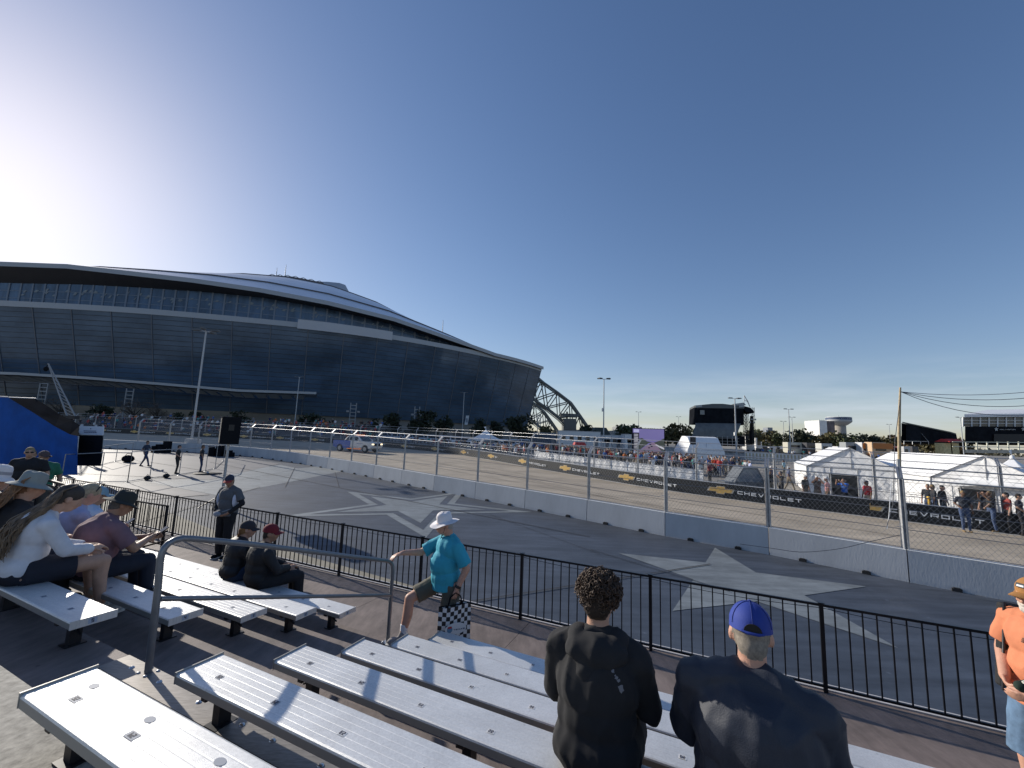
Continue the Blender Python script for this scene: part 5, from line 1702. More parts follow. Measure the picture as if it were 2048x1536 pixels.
for k in range(12):
    x = 1933 + k * 21
    mb = MB(); mb.beam(S(x, 903), S(x - .8, 883.5), .14, .12); mb.build('post', M('railing_cream', (.55, .55, .45), .6), t)
mb = MB(); mb.hexa([S(1930, 905.5), S(2200, 908), S(2200, 908, .3), S(1930, 905.5, .3), S(1930, 899), S(2200, 901), S(2200, 901, .3), S(1930, 899, .3)]); mb.build('low_wall', M('low_wall_cream', (.42, .40, .34), .8, var=.3, vs=2), t)
for k, x in enumerate((1908, 1922)):
    t = gth('red_canopy', ('red topped yellow stall canopy left of the hospitality stand', 'red stall canopy touching the hospitality stand')[k], 'canopy', x, 885, 68)
    w = spanw(x - 8, x + 8, 68); h = htop(878, x, 68)
    mb = MB(); mb.hexa([Vector(q) for q in ((-w / 2, 0, h - .5), (w / 2, 0, h - .5), (w / 2, 2.5, h - .5), (-w / 2, 2.5, h - .5), (-w / 4, .8, h), (w / 4, .8, h), (w / 4, 1.7, h), (-w / 4, 1.7, h))]); mb.build('cover', m_redp, t)
    mb = MB(); mb.box(-w / 2, w / 2, 1, 2.5, 0, h - .7); mb.build('stall', M('stall_cream', (.5, .45, .25), .7, var=.3), t)

# ---------------------------------------------------------------- paddock fences
def fence_row(name, label, cat, x0, y0, x1, y1, h, mat, group=None, off=0, prints=False, n=1, post=None):
    a, b = og(x0, y0), og(x1, y1)
    for i in range(n):
        p, q = a.lerp(b, i / n), a.lerp(b, (i + .985) / n)
        p.z = gz(p.x, p.y); q.z = gz(q.x, q.y); c = (p + q) / 2
        t = thing(name, label.replace('#', nth(i + 1)), cat, c, 0, group)
        d = (q - p).normalized(); nn = Vector((-d.y, d.x, 0)).normalized()
        mb = MB(); mb.hexa([p - c, q - c, q - c + nn * .06, p - c + nn * .06] + [v + Zv * h for v in (p - c, q - c, q - c + nn * .06, p - c + nn * .06)]); mb.build('panel', mat, t)
        if prints:
            mb = MB(); P0, P1 = p.lerp(q, .22) - c, p.lerp(q, .70) - c
            s_ = -nn if nn.y > 0 else nn; s_ = s_ * .02
            mb.hexa([P0 + s_ + Zv * .12, P1 + s_ + Zv * .12, P1 + Zv * .12, P0 + Zv * .12, P0 + s_ + Zv * (h - .12), P1 + s_ + Zv * (h - .12), P1 + Zv * (h - .12), P0 + Zv * (h - .12)]); mb.build('print', prints, t)
m_print = M('barrier_print', (.45, .38, .26), .7, var=.25, vs=4)
m_mfence = M('mesh_fence_grey', (.12, .115, .105), .8, var=.35, vs=7, stretch=(6, 6, .5))
fence_row('printed_barrier', '# white barrier panel with tan print from the left across the paddock', 'barrier', 1490, 918, 1645, 926, 1.25, m_wpaint, 'white barrier panels with tan prints in the paddock', n=22, prints=m_print)
fence_row('white_banner_wall', '# plain white banner wall from the left behind the marquee tents', 'banner', 1650, 926, 1860, 934, 1.25, m_wpaint, 'plain white banner walls behind the marquees', n=5)
fence_row('mesh_fence', '# dark mesh fence panel from the left across the paddock', 'fence', 1512, 906, 1900, 915, 1.35, m_mfence, 'dark mesh fence panels across the paddock', n=26)
rack_row(og(1495, 925), og(1640, 934), 9, 'steel crowd barriers before the tan printed barrier', 'steel crowd barrier from the left before the tan printed barrier')
for k, x in enumerate((1806, 1819)):
    t = gth('waste_bin', ('dark waste bin just right of the wooden pole', 'right hand waste bin beside the mesh fence')[k], 'bin', x, 916, 48)
    mb = MB(); mb.lathe([(.3, 0), (.36, 1.0), (.38, 1.02), (.3, 1.12), (0, 1.16)], (0, 0, 0), 14); mb.build('bin_body', m_blackp, t)
    mb = MB(); mb.lathe([(.39, .9), (.40, .96), (.39, 1.0)], (0, 0, 0), 14); mb.build('bin_rim', m_dark, t)

# low table racks and folded grey covers behind the wall
t = gth('grey_cart', 'grey utility cart with clear windscreen behind the black banner', 'cart', 1500, 985, 25.5)
mb = MB(); mb.box(-1.3, 1.3, 0, 1.4, .35, .85); mb.hexa([Vector(q) for q in ((-.9, .05, .85), (1.0, .05, .85), (1.0, 1.3, .85), (-.9, 1.3, .85), (-.3, .1, 1.75), (.6, .1, 1.75), (.6, 1.25, 1.75), (-.3, 1.25, 1.75))]); o = mb.build('body', M('cart_grey', (.12, .13, .14), .4, var=.2), t)
mb = MB(); mb.hexa([Vector(q) for q in ((-.84, .03, .9), (.85, .03, .9), (.85, .045, .9), (-.84, .045, .9), (-.28, .07, 1.65), (.52, .07, 1.65), (.52, .09, 1.65), (-.28, .09, 1.65))]); mb.build('windscreen', M('windscreen', (.18, .22, .26), .1), t)
for x in (-.9, .9):
    mb = MB(); mb.tube([(x, -.04, .32), (x, .2, .32)], .32, 14); mb.build('wheel', m_rub, t)

# ================================================================ cars beyond the wall and the pickup
def car_body(t, L, Wd, H, hood, beltz, col, mats=None, suv=True, split=None):
    """x forward; returns body object. split = (x, material) for a two tone body"""
    pass
m_tyre = M('tyre', (.018, .018, .02), .8)
m_rimm = M('wheel_rim', (.35, .36, .38), .35, .7)
m_hl = M('headlight', (.75, .75, .70), .2)
m_tl = M('taillight', (.35, .02, .02), .3)
def mesh_profile(mb, prof, y0, y1, inset=None, mi=0):
    k = len(prof)
    vs = [Vector((x, y0, z)) for x, z in prof] + [Vector((x, y1, z)) for x, z in prof]
    mb.add(vs, [tuple(range(k))[::-1], tuple(range(k, 2 * k))] + [(i, (i + 1) % k, k + (i + 1) % k, k + i) for i in range(k)], mi)
def wheels(t, xs, r, hw):
    for x in xs:
        for s in (-1, 1):
            mb = MB(); mb.tube([(x, s * (hw - .26), r), (x, s * (hw - .22), r), (x, s * (hw + .0), r), (x, s * (hw + .02), r)], [r * .9, r, r, r * .9], 18); w = mb.build('wheel', m_tyre, t)
            mb = MB(); mb.tube([(x, s * (hw + .005), r), (x, s * (hw + .03), r)], r * .58, 12); mb.build('rim', m_rimm, w)
def suv(label, loc, rz, col, group):
    t = thing('parked_car', label, 'car', loc, rz, group)
    pm = M('paint_' + '_'.join('%02d' % int(v * 99) for v in col), col, .35, coat=.5)
    hw = .97
    mb = MB(); mesh_profile(mb, [(-2.45, .45), (2.4, .40), (2.5, .62), (2.45, .95), (2.1, 1.05), (1.15, 1.12), (-2.35, 1.14), (-2.5, .8)], -hw, hw)
    b = mb.build('body', pm, t); smooth_bevel(b, .06)
    mb = MB(); a = [(-2.35, 1.10), (1.05, 1.08), (.45, 1.70), (.1, 1.78), (-2.0, 1.78), (-2.2, 1.70)]
    k = len(a); tw = .80
    vs = []
    for s in (-1, 1):
        for x, z in a: vs.append(Vector((x, s * (hw - .04 - (z - 1.08) / .7 * .16), z)))
    mb.add(vs, [tuple(range(k)), tuple(range(2 * k - 1, k - 1, -1))] + [(i, k + i, k + (i + 1) % k, (i + 1) % k) for i in range(k)])
    c = mb.build('cabin_roof', pm, t)
    mb = MB()
    mb.add([(1.02, -.78, 1.14), (1.02, .78, 1.14), (.49, .70, 1.66), (.49, -.70, 1.66)], [(0, 1, 2, 3)])
    mb.add([Vector(v) + Vector((.012, 0, .012)) for v in ((1.02, -.78, 1.14), (1.02, .78, 1.14), (.49, .70, 1.66), (.49, -.70, 1.66))], [(0, 1, 2, 3)])
    mb.build('windscreen', m_win, t)
    for s in (-1, 1):
        mb = MB(); o_ = s * .008
        q = [(.78, 1.16), (.38, 1.62), (-1.95, 1.66), (-2.1, 1.18)]
        mb.add([(x, s * (hw - .04 - (z - 1.08) / .7 * .16) + o_, z) for x, z in q], [(0, 1, 2, 3)]); mb.build('side_window', m_win, t)
        mb = MB(); mb.box(2.40, 2.49, s * .62 - .16, s * .62 + .16, .78, .93); mb.build('headlight', m_hl, t)
        mb = MB(); mb.box(.75, .95, s * 1.0 - .06, s * 1.0 + .1 * s + .06, 1.1, 1.26); mb.build('mirror', pm, t)
    mb = MB(); mb.box(2.46, 2.515, -.42, .42, .55, .88); mb.build('grille', m_blackp, t)
    wheels(t, (-1.5, 1.5), .38, hw)
    return t
GC = 'pale cars parked in a row beyond the far wall'
first = None
cols = [(.62, .62, .62), (.66, .66, .65), (.60, .62, .64), (.64, .64, .64)]
sp_ = [(742, 88), (766, 88), (790, 87), (815, 87), (838, 86), (862, 84), (886, 82), (908, 80), (930, 78), (1006, 70), (1028, 72), (700, 92), (655, 94), (1050, 76)]
protoc = {}
for i, (x, y) in enumerate(sp_):
    p = aty(x, 870, y); loc = (p.x, p.y, gz(p.x, p.y)); lb = '%s white car from the left in the row parked beyond the far wall' % nth(sorted(v[0] for v in sp_).index(x) + 1)
    ci = i % len(cols)
    a = math.atan2(-p.y, -p.x) + .25
    if ci not in protoc:
        protoc[ci] = suv(lb, loc, a, cols[ci], GC)
    else:
        c = copy_tree(protoc[ci]); c['label'] = lb; c.location = loc; c.rotation_euler = (0, 0, a)

# pickup on the track
pr, pf = og(681, 902.3), og(729, 906)
dv = (pf - pr).normalized()
loc = (pr + pf) / 2 + Vector((-dv.y, dv.x, 0)) * .85
rz = math.atan2(dv.y, dv.x)
t = thing('pickup_truck', 'blue and white pickup truck driving on the track', 'pickup truck', (loc.x, loc.y, gz(loc.x, loc.y)), rz)
m_pw = M('pickup_white', (.68, .68, .68), .3, coat=.6); m_pb = M('pickup_blue', (.02, .09, .42), .3, coat=.6)
hw = .98
def arch(x, r=.46, n=7, z0=.5):
    return [(x + r * math.cos(math.pi * k / n), z0 - .08 + r * math.sin(math.pi * k / n)) for k in range(n + 1)]
mb = MB(); fr = [(2.75, .55), (2.85, .75), (2.8, 1.12), (2.6, 1.22), (1.35, 1.30), (-.3, 1.30), (-.3, .50)] + [(1.35, .5)] + arch(1.87)[::-1] 
mesh_profile(mb, fr, -hw, hw); o = tri_fix(mb.build('front_body', m_pw, t)); smooth_bevel(o, .04)
mb = MB(); re = [(-.305, .50), (-.305, 1.30), (-2.85, 1.32), (-2.95, 1.1), (-2.9, .6)] + arch(-1.88)[::-1]
mesh_profile(mb, re, -hw, hw); o = tri_fix(mb.build('bed', m_pb, t)); smooth_bevel(o, .04)
mb = MB(); mb.box(-2.75, -.45, -.80, .80, 1.28, 1.335); mb.build('bed_floor', m_blackp, t)
a = [(-.35, 1.28), (1.35, 1.28), (.62, 1.86), (.35, 1.92), (-.2, 1.92), (-.42, 1.80)]
a = [(-.62, 1.28), (1.40, 1.28), (.68, 1.86), (.40, 1.93), (-.45, 1.93), (-.62, 1.84)]
k = len(a); mb = MB(); vs = []
for s in (-1, 1):
    for x, z in a: vs.append(Vector((x, s * (hw - .05 - (z - 1.28) / .65 * .15), z)))
mb.add(vs, [tuple(range(k)), tuple(range(2 * k - 1, k - 1, -1))] + [(i, k + i, k + (i + 1) % k, (i + 1) % k) for i in range(k)])
mb.build('cab', m_pw, t)
for s in (-1, 1):
    for q in ([(.98, 1.34), (.62, 1.78), (.22, 1.80), (.22, 1.34)], [(.14, 1.34), (.14, 1.80), (-.5, 1.80), (-.55, 1.34)]):
        mb = MB(); mb.add([(x, s * (hw - .05 - (z - 1.28) / .65 * .15 + .008), z) for x, z in q], [(0, 1, 2, 3)]); mb.build('side_window', m_win, t)
    mb = MB(); mb.box(2.66, 2.85, s * .74 - .18, s * .74 + .18, .92, 1.06); mb.build('headlight', M('headlight_lit', (.9, .85, .7), .2, emit=(1, .8, .45, 2.0)), t)
    mb = MB(); mb.box(-2.93, -2.88, s * .88 - .08, s * .88 + .08, .85, 1.2); mb.build('tail_light', m_tl, t)
    mb = MB(); mb.box(.98, 1.12, s * 1.0, s * 1.22, 1.30, 1.5); mb.build('mirror', m_pw, t)
    mb = MB(); mb.box(-.7, 1.3, s * .99, s * 1.06, .36, .44); mb.build('running_board', M('trim_orange', (.55, .12, .03), .4, emit=(1, .35, .1, .4)), t)
mb = MB(); mb.add([(1.39, -.80, 1.33), (1.39, .80, 1.33), (.72, .72, 1.83), (.72, -.72, 1.83)], [(0, 1, 2, 3)]); o = mb.build('windscreen', m_win, t); o.location = (.012, 0, .012)
mb = MB(); mb.box(2.80, 2.87, -.52, .52, .78, 1.10); mb.build('grille', m_blackp, t)
mb = MB(); mb.box(.0, .45, -.55, .55, 1.94, 2.04); mb.build('light_bar', M('light_bar_orange', (.8, .25, .05), .3, emit=(1, .3, .05, .6)), t)
mb = MB()
for s in (-1, 1): mb.tube([(-1.35, s * .8, 1.33), (-.75, s * .8, 1.85)], .035, 6)
mb.tube([(-.75, -.8, 1.85), (-.75, .8, 1.85)], .035, 6); mb.build('roll_bar', m_wpaint, t)
mb = MB(); word(mb, 'NTT', Vector((.9, -hw - .002, .95)), Vector((-1, 0, 0)) * -1, Zv, .16, .05, Vector((0, -.006, 0)), 0)
for x in (.70,): mb.box(x - .02, x + .1, -hw - .01, -hw, .98, 1.06)
tri_fix(mb.build('door_lettering', M('lettering_blue', (.02, .06, .3), .5), t))
wheels(t, (-1.88, 1.87), .42, hw)

# ---------------------------------------------------------------- crane jib
def at_d(px, py, y): return aty(px, py, y)
t = thing('camera_crane', 'thin camera crane jib leaning over the blue tarp wall', 'crane', og(150, 905))
o0 = t.location.copy(); y = 33
A, B = aty(143, 834, y) - o0, aty(97, 727, y) - o0
mb = MB(); n_ = (B - A).normalized(); s_ = Vector((1, .3, 0)).normalized() * .26
mb.tube([A + s_, B], [.06, .03], 6); mb.tube([A - s_, B - s_ * .15], [.06, .03], 6)
for k in range(14):
    f0, f1 = k / 14, (k + 1) / 14
    mb.beam((A + s_).lerp(B, f0), (A - s_).lerp(B, f1), .03, .03)
mb.build('jib_arm', M('crane_grey', (.30, .31, .32), .5), t)
mb = MB(); mb.ell(B + Vector((-.12, 0, -.45)), (.16, .16, .2), 0); mb.tube([B, B + Vector((-.12, 0, -.3))], .03, 5); mb.build('camera_head', m_blackp, t)
mb = MB(); mb.tube([Vector((A.x, A.y, 0)), A], .12, 8); mb.boxd(Vector((A.x, A.y, 0)), Vector((1, 0, 0)), Vector((0, 1, 0)), .7, .7, 0, .3); mb.boxd(A, Vector((1, 0, 0)), Vector((0, 1, 0)), .45, .2, -.15, .1); mb.build('crane_base', m_dark, t)

# ---------------------------------------------------------------- blue tarp wall with black top
t = thing('tarp_wall', 'sloping blue tarpaulin wall with black upper cover at the left edge', 'tarpaulin', og(80, 945))
o0 = t.location.copy()
ya = 19.5
def TW(px, py, dy=0): return aty(px, py, ya + dy) - o0
m_blue = M('tarp_blue', (.010, .085, .36), .8, spec=.15, var=.18, vs=1.2, bump=.4, bs=2.2)
edge = [(-150, 790), (-60, 791), (0, 793), (16, 794), (50, 815), (80, 834), (110, 853), (140, 869), (155, 872)]
mb = MB(); n = len(edge); m_ = 10; vs = []
for j in range(m_ + 1):
    for i, (x, y) in enumerate(edge):
        yb = 950
        yy = yb + (y - yb) * j / m_
        vs.append(TW(x, yy, -.0 + .05 * math.sin(j * 1.3 + i * .9) + (i - 6) * -.25))
mb.add(vs, [(j * n + i, j * n + i + 1, (j + 1) * n + i + 1, (j + 1) * n + i) for j in range(m_) for i in range(n - 1)], 0, True)
mb.build('blue_cover', m_blue, t)
mb = MB(); lo = [(16, 795), (50, 815.5), (80, 834.5), (110, 853.5), (140, 869.5), (157, 872.5)]; hi = [(18, 795.5), (72, 797.5), (95, 812), (120, 829), (145, 841), (160, 851)]
for (a, b), (c, d) in zip(zip(lo[:-1], lo[1:]), zip(hi[:-1], hi[1:])):
    mb.add([TW(*a, .4), TW(*b, .4), TW(*d, 2.2), TW(*c, 2.2)], [(0, 1, 2, 3)])
mb.add([TW(157, 872.5, .4), TW(160, 851, 2.2), TW(157, 940, .4)], [(0, 1, 2)])
mb.build('black_cover', m_blackf, t)
mb = MB(); mb.tube([TW(-60, 791), TW(16, 794)], .03, 5); mb.tube([TW(18, 795.2, 2.2), TW(72, 797.2, 2.2)], .04, 5); mb.tube([TW(157, 872, .3), TW(151, 940, .3)], .03, 5); mb.build('edge_pipe', m_steel, t)

# banner gate with white header
t = thing('banner_gate', 'narrow black gate banner with white printed header beside the blue tarp', 'banner', og(170, 932))
o0 = t.location.copy(); ya = 20.5
mb = MB(); h4 = [TW(160, 852), TW(207, 853), TW(205.5, 870), TW(157.5, 869)]
mb.poly(h4[::-1], Vector((0, .05, 0))); mb.build('header_board', M('header_white', (.62, .66, .72), .6), t)
mb = MB(); dx = (h4[1] - h4[0]).normalized(); dz2 = (h4[0] - h4[3]).normalized()
for r in range(2):
    o_ = h4[3] + dz2 * (.08 + (1 - r) * .07 + .02) + dx * (.2 + .03 * r) + Vector((0, -.012, 0))
    [mb.boxd(o_ + dx * (.07 + .105 * q_), dx, Vector((0, 1, 0)), .046, .002, 0, .03) for q_ in range(6)]
mb.boxd(h4[3] + dx * .55 + Zv * .27 + Vector((0, -.01, 0)), dx, Vector((0, 1, 0)), .02, .004, 0, .05)
tri_fix(mb.build('header_print', M('print_navy', (.04, .06, .14), .6), t))
mb = MB(); q = [TW(157.5, 870), TW(205, 871), TW(200, 932), TW(150, 931)]; mb.poly(q[::-1], Vector((0, .05, 0))); mb.build('black_banner', m_blackf, t)
mb = MB(); mb.tube([TW(160, 852, .03), TW(149, 932, .03)], .03, 6); mb.tube([TW(207, 852, .03), TW(199, 932, .03)], .03, 6); mb.build('gate_frame', m_steel, t)

# ---------------------------------------------------------------- rails of thin pipe on the plaza
m_pipe = M('pipe_rail', (.32, .33, .34), .4, .6)
def pipe_rail(label, pts, h=1.05):
    """pts = photo pixels of post feet"""
    G = [og(*p) for p in pts]; c = sum(G, Vector()) / len(G); c.z = gz(c.x, c.y)
    t = thing('pipe_barrier', label, 'barrier', c, 0, 'thin pipe rails set up on the plaza')
    mb = MB()
    mb.tube([g - c + Zv * h for g in G], .022, 6); mb.tube([g - c + Zv * .06 for g in G], .018, 6); mb.build('rail', m_pipe, t)
    for g in G:
        mb = MB(); mb.tube([g - c, g - c + Zv * h], .02, 6); mb.lathe([(.12, 0), (.12, .015), (0, .02)], g - c, 10); mb.build('post', m_pipe, t)
pipe_rail('nearest pipe rail running before the plaza crew', [(255, 965), (299, 958), (358, 951), (402, 944)], 1.5)
pipe_rail('pipe rail between the fence and the black gate banner', [(120, 975), (199, 966), (255, 965)], 1.45)
pipe_rail('farther pipe rail behind the plaza crew', [(201, 931), (231, 924), (262, 918)], 1.2)
pipe_rail('pipe rail beside the large loudspeaker', [(411, 943), (430, 938), (447, 922)], 1.5)
t = thing('rail_foot', 'flat black rubber foot lying under the pipe rail beside the loudspeaker', 'base', og(415, 948))
mb = MB(); mb.lathe([(.75, 0), (.72, .05), (0, .06)], (0, 0, 0), 14); mb.build('rubber_base', m_rub, t)
mb = MB(); mb.lathe([(.06, .06), (.05, .14), (0, .15)], (0, 0, 0), 8); mb.build('socket', m_steel, t)
for k, q in enumerate(((294, 960.5), (332, 956))):
    t = thing('cable_reel', ('small black weight on the plaza near the pipe rail', 'second small black weight right of the first on the plaza')[k], 'weight', og(*q))
    mb = MB(); mb.ell((0, 0, .12), (.16, .14, .12)); mb.build('weight_body', m_rub, t)
    mb = MB(); mb.tube([(-.08, 0, .2), (0, 0, .3), (.08, 0, .2)], .015, 5); mb.build('weight_handle', m_dark, t)
t = thing('duffel_bag', 'black bag lying on the plaza left of the crew', 'bag', og(255, 925))
mb = MB(); mb.ell((0, 0, .25), (.42, .25, .26)); mb.build('bag_body', m_blackf, t)
mb = MB(); mb.tube([(-.25, 0, .42), (-.1, 0, .62), (.15, 0, .60), (.28, 0, .40)], .02, 5); mb.build('bag_strap', m_dark, t)
# heaps of black kit by the wall
for k, (x, y, lb) in enumerate(((312, 905, 'heap of black cases and kit beside the barrier wall'), (440, 913, 'small dark heap of kit behind the loudspeaker pole'), (383, 903, 'grey flat case leaning by the base of the tall lamp pole'))):
    t = thing('equipment_case', lb, 'equipment', og(x, y))
    rd = random.Random(k)
    for j in range(5 if k < 2 else 1):
        mb = MB(); a = rd.uniform(0, 3); c = Vector((rd.uniform(-.8, .8) if k < 2 else 0, rd.uniform(-.3, .3), 0))
        if k < 2: mb.boxd(c, Vector((math.cos(a), math.sin(a), 0)), Vector((-math.sin(a), math.cos(a), 0)), .3, .22, 0, rd.uniform(.35, 1.1))
        else: mb.box(-.6, .6, -.3, .3, 0, 1.2)
        o = mb.build('case', m_blackf if k < 2 else m_conc, t); smooth_bevel(o, .02)

# ---------------------------------------------------------------- wooden pole with cables
t = thing('wooden_pole', 'tall thin wooden pole tied to the near catch fence with cables running right', 'pole', og(1812, 1163))
o0 = t.location.copy(); y = 11.4
A, B, C = aty(1806, 1098, y) - o0, aty(1796, 918, y) - o0, aty(1800.5, 775, y) - o0
mb = MB(); mb.tube([A, B], .042, 8); mb.build('lower_pole', m_steel, t)
mb = MB(); mb.tube([B - Vector((0, 0, .5)), B.lerp(C, .5), C], [.040, .035, .022], 8); mb.build('upper_pole', M('pole_wood', (.42, .33, .20), .7, var=.25, vs=12), t)
m_cab = M('cable_dark', (.05, .06, .08), .5)
E_ = aty(2300, 742, 9.5) - o0
for k, (sag, dz_) in enumerate(((.35, .0), (.52, -.03), (.70, -.12), (.95, -.2))):
    mb = MB(); pts = []
    for i in range(17):
        f = i / 16; p = (C + Zv * -.12).lerp(E_ + Zv * dz_, f) - Zv * sag * 4 * f * (1 - f) * .8; pts.append(p)
    mb.tube(pts, .008, 5); mb.build('cable', m_cab if k else m_steel, t)
mb = MB(); D = aty(1786, 1010, y - .4) - o0; F_ = aty(1772, 1058, 11) - o0
mb.tube([C - Zv * .2, aty(1790, 880, y - .2) - o0, D, F_], .008, 5); mb.build('cable', m_cab, t)
mb = MB(); mb.tube([aty(1783, 960, y - .3) - o0, aty(1778, 1030, y - .3) - o0, aty(1774, 1058, 11) - o0], .007, 5); mb.build('white_cord', m_let, t)
# cable sagging on the barrier front
t = thing('sagging_cable', 'thin cable sagging across the front of the concrete barriers on the right', 'cable', og(1600, 1122))
o0 = t.location.copy()
mb = MB(); pts = []
for x, yy in ((1480, 1088), (1540, 1096), (1600, 1104), (1660, 1100), (1700, 1093), (1740, 1083), (1800, 1070)):
    g = og(x, 1115 + (x - 1550) * .2); pts.append(aty(x, yy, g.y - .25) - o0)
mb.tube(smoothline(pts, 4), .008, 5); mb.build('cable_run', m_cab, t)
# yellow bollards / bags beyond the banner
for k, x in enumerate((1860, 1875)):
    t = gth('yellow_post', ('left yellow bollard behind the black banner', 'right yellow bollard behind the black banner')[k], 'bollard', x, 1020, 20.2)
    mb = MB(); mb.tube([(0, 0, 0), (0, 0, 1.0)], .06, 8); mb.build('bollard_post', M('yellow_paint', (.75, .45, .04), .5), t)
    mb = MB(); mb.ell((0, 0, 1.08), (.09, .09, .08)); mb.build('bollard_cap', M('yellow_paint', (.75, .45, .04), .5), t)
rack_row(aty(1800, 1018, 20.6), aty(2045, 1050, 17.8) + Vector((.6, .8, 0)), 3, 'steel crowd barriers before the marquee tents', 'steel crowd barrier from the left behind the banner near the tents')

# ================================================================ people
import numpy as np
TSC = bpy.data.scenes.new('work')      # a scratch scene in which the skins are grown
def cap_(a, b, r0, r1=None, tag='skin', flat=False):
    return ('c', Vector(a), Vector(b), r0, r0 if r1 is None else r1, tag, flat)
def ell_(c, rx, ry, rz, tag='skin', ax=None):
    return ('e', Vector(c), rx, ry, rz, tag, ax or (Vector((1, 0, 0)), Vector((0, 1, 0)), Vector((0, 0, 1))))
def prim_mesh(mb, p, inf=0.0):
    if p[0] == 'c':
        _, a, b, r0, r1, tg, flat = p
        r0 += inf; r1 += inf
        d = (b - a).normalized() if (b - a).length > 1e-6 else Vector((0, 0, 1))
        if flat: mb.tube([a, b], [r0, r1], 14)
        else:
            pts = [a - d * r0 * .97, a - d * r0 * .7, a, b, b + d * r1 * .7, b + d * r1 * .97]
            mb.tube(pts, [r0 * .22, r0 * .71, r0, r1, r1 * .71, r1 * .22], 12)
    else:
        _, c, rx, ry, rz, tg, ax = p
        mb.ell(c, (ax[0] * (rx + inf), ax[1] * (ry + inf), ax[2] * (rz + inf)), 0, 16, 10)
def folds(amp, fr=9.0, seed=0.0, stretch=(1, 1, .45)):
    def f(co, no):
        q = Vector((co.x * stretch[0], co.y * stretch[1], co.z * stretch[2])) * fr + Vector((seed, seed * .7, 0))
        n1 = noise.noise(q); n2 = noise.noise(q * 2.3 + Vector((5, 1, 2)))
        return amp * (-(abs(n1) ** .7) * 1.3 + .55 + n2 * .4)
    return f
def organic(name, prims, voxel, mats, parent, inf=0.0, smooth=2, disp=None, tags=None, keep=None):
    """one continuous skin grown over all the given shapes"""
    mb = MB()
    for p in prims: prim_mesh(mb, p, inf)
    me = bpy.data.meshes.new('tmp'); me.from_pydata(mb.v, [], mb.f)
    ob = bpy.data.objects.new('tmp', me); TSC.collection.objects.link(ob)
    m = ob.modifiers.new('r', 'REMESH'); m.mode = 'VOXEL'; m.voxel_size = voxel
    s = ob.modifiers.new('s', 'SMOOTH'); s.factor = .5; s.iterations = smooth
    TSC.view_layers[0].update(); dg = TSC.view_layers[0].depsgraph
    nm = bpy.data.meshes.new_from_object(ob.evaluated_get(dg)); nm.name = name
    bpy.data.objects.remove(ob); bpy.data.meshes.remove(me)
    if disp:
        nv = len(nm.vertices)
        co = np.empty(nv * 3, dtype=np.float32); nm.vertices.foreach_get('co', co); co = co.reshape(-1, 3)
        no = np.empty(nv * 3, dtype=np.float32); nm.vertex_normals.foreach_get('vector', no); no = no.reshape(-1, 3)
        d = np.array([disp(Vector(c), None) for c in co.tolist()], dtype=np.float32)
        co = co + no * d[:, None]
        nm.vertices.foreach_set('co', co.ravel()); nm.update()
    nm.materials.clear()
    for mt in (mats if isinstance(mats, (list, tuple)) else [mats]): nm.materials.append(mt)
    nf = len(nm.polygons)
    nm.polygons.foreach_set('use_smooth', [True] * nf)
    if tags:
        ce = np.empty(nf * 3, dtype=np.float32); nm.polygons.foreach_get('center', ce); ce = ce.reshape(-1, 3)
        best = np.full(nf, 1e9); idx = np.zeros(nf, dtype=np.int32)
        for p in prims:
            if p[0] == 'c':
                a = np.array(p[1]); b = np.array(p[2]); ab = b - a
                t = np.clip(((ce - a) * ab).sum(1) / max(1e-9, (ab * ab).sum()), 0, 1)
                d = np.sqrt(((ce - (a + t[:, None] * ab)) ** 2).sum(1)) - (p[3] * (1 - t) + p[4] * t)
                tg = p[5]
            else:
                q = ce - np.array(p[1]); A = np.array([list(x) for x in p[6]]); l = np.stack([(q * A[k]).sum(1) for k in range(3)], 1) / np.array([p[2], p[3], p[4]])
                d = (np.sqrt((l ** 2).sum(1)) - 1) * min(p[2:5]); tg = p[5]
            w = d < best
            best[w] = d[w]; idx[w] = tags[tg]
        nm.polygons.foreach_set('material_index', idx.tolist())
    else:
        nm.polygons.foreach_set('material_index', [0] * nf)
    nm.update()
    o = bpy.data.objects.new(name, nm); COL.objects.link(o); o.parent = parent
    return o

def V(*a): return Vector(a)
def headp(c, f, up=None, s=1.0, beard=False, hair='hair', face='skin'):
    """head shapes round centre c looking along f"""
    f = Vector(f).normalized(); up = Vector(up or (0, 0, 1)); r = f.cross(up).normalized(); u = r.cross(f).normalized()
    ax = (r, f, u)
    def T(x, y, z): return c + (r * x + f * y + u * z) * s
    E = lambda x, y, z, a, b, d, tg=face: ell_(T(x, y, z), a * s, b * s, d * s, tg, ax)
    L_ = [E(0, -.012, .035, .075, .094, .085, hair), E(0, .025, -.005, .066, .072, .09), E(0, .035, -.070, .050, .052, .040, 'beard' if beard else face),
          cap_(T(0, .088, .012), T(0, .108, -.022), .009 * s, .014 * s, face), E(0, .078, .030, .050, .018, .013), E(0, .090, -.055, .024, .012, .010),
          E(.040, .062, -.025, .024, .022, .022), E(-.040, .062, -.025, .024, .022, .022),
          E(.079, -.006, -.012, .010, .020, .031, 'ear'), E(-.079, -.006, -.012, .010, .020, .031, 'ear'), E(0, -.045, -.03, .060, .055, .065, hair)]
    return L_, T, ax
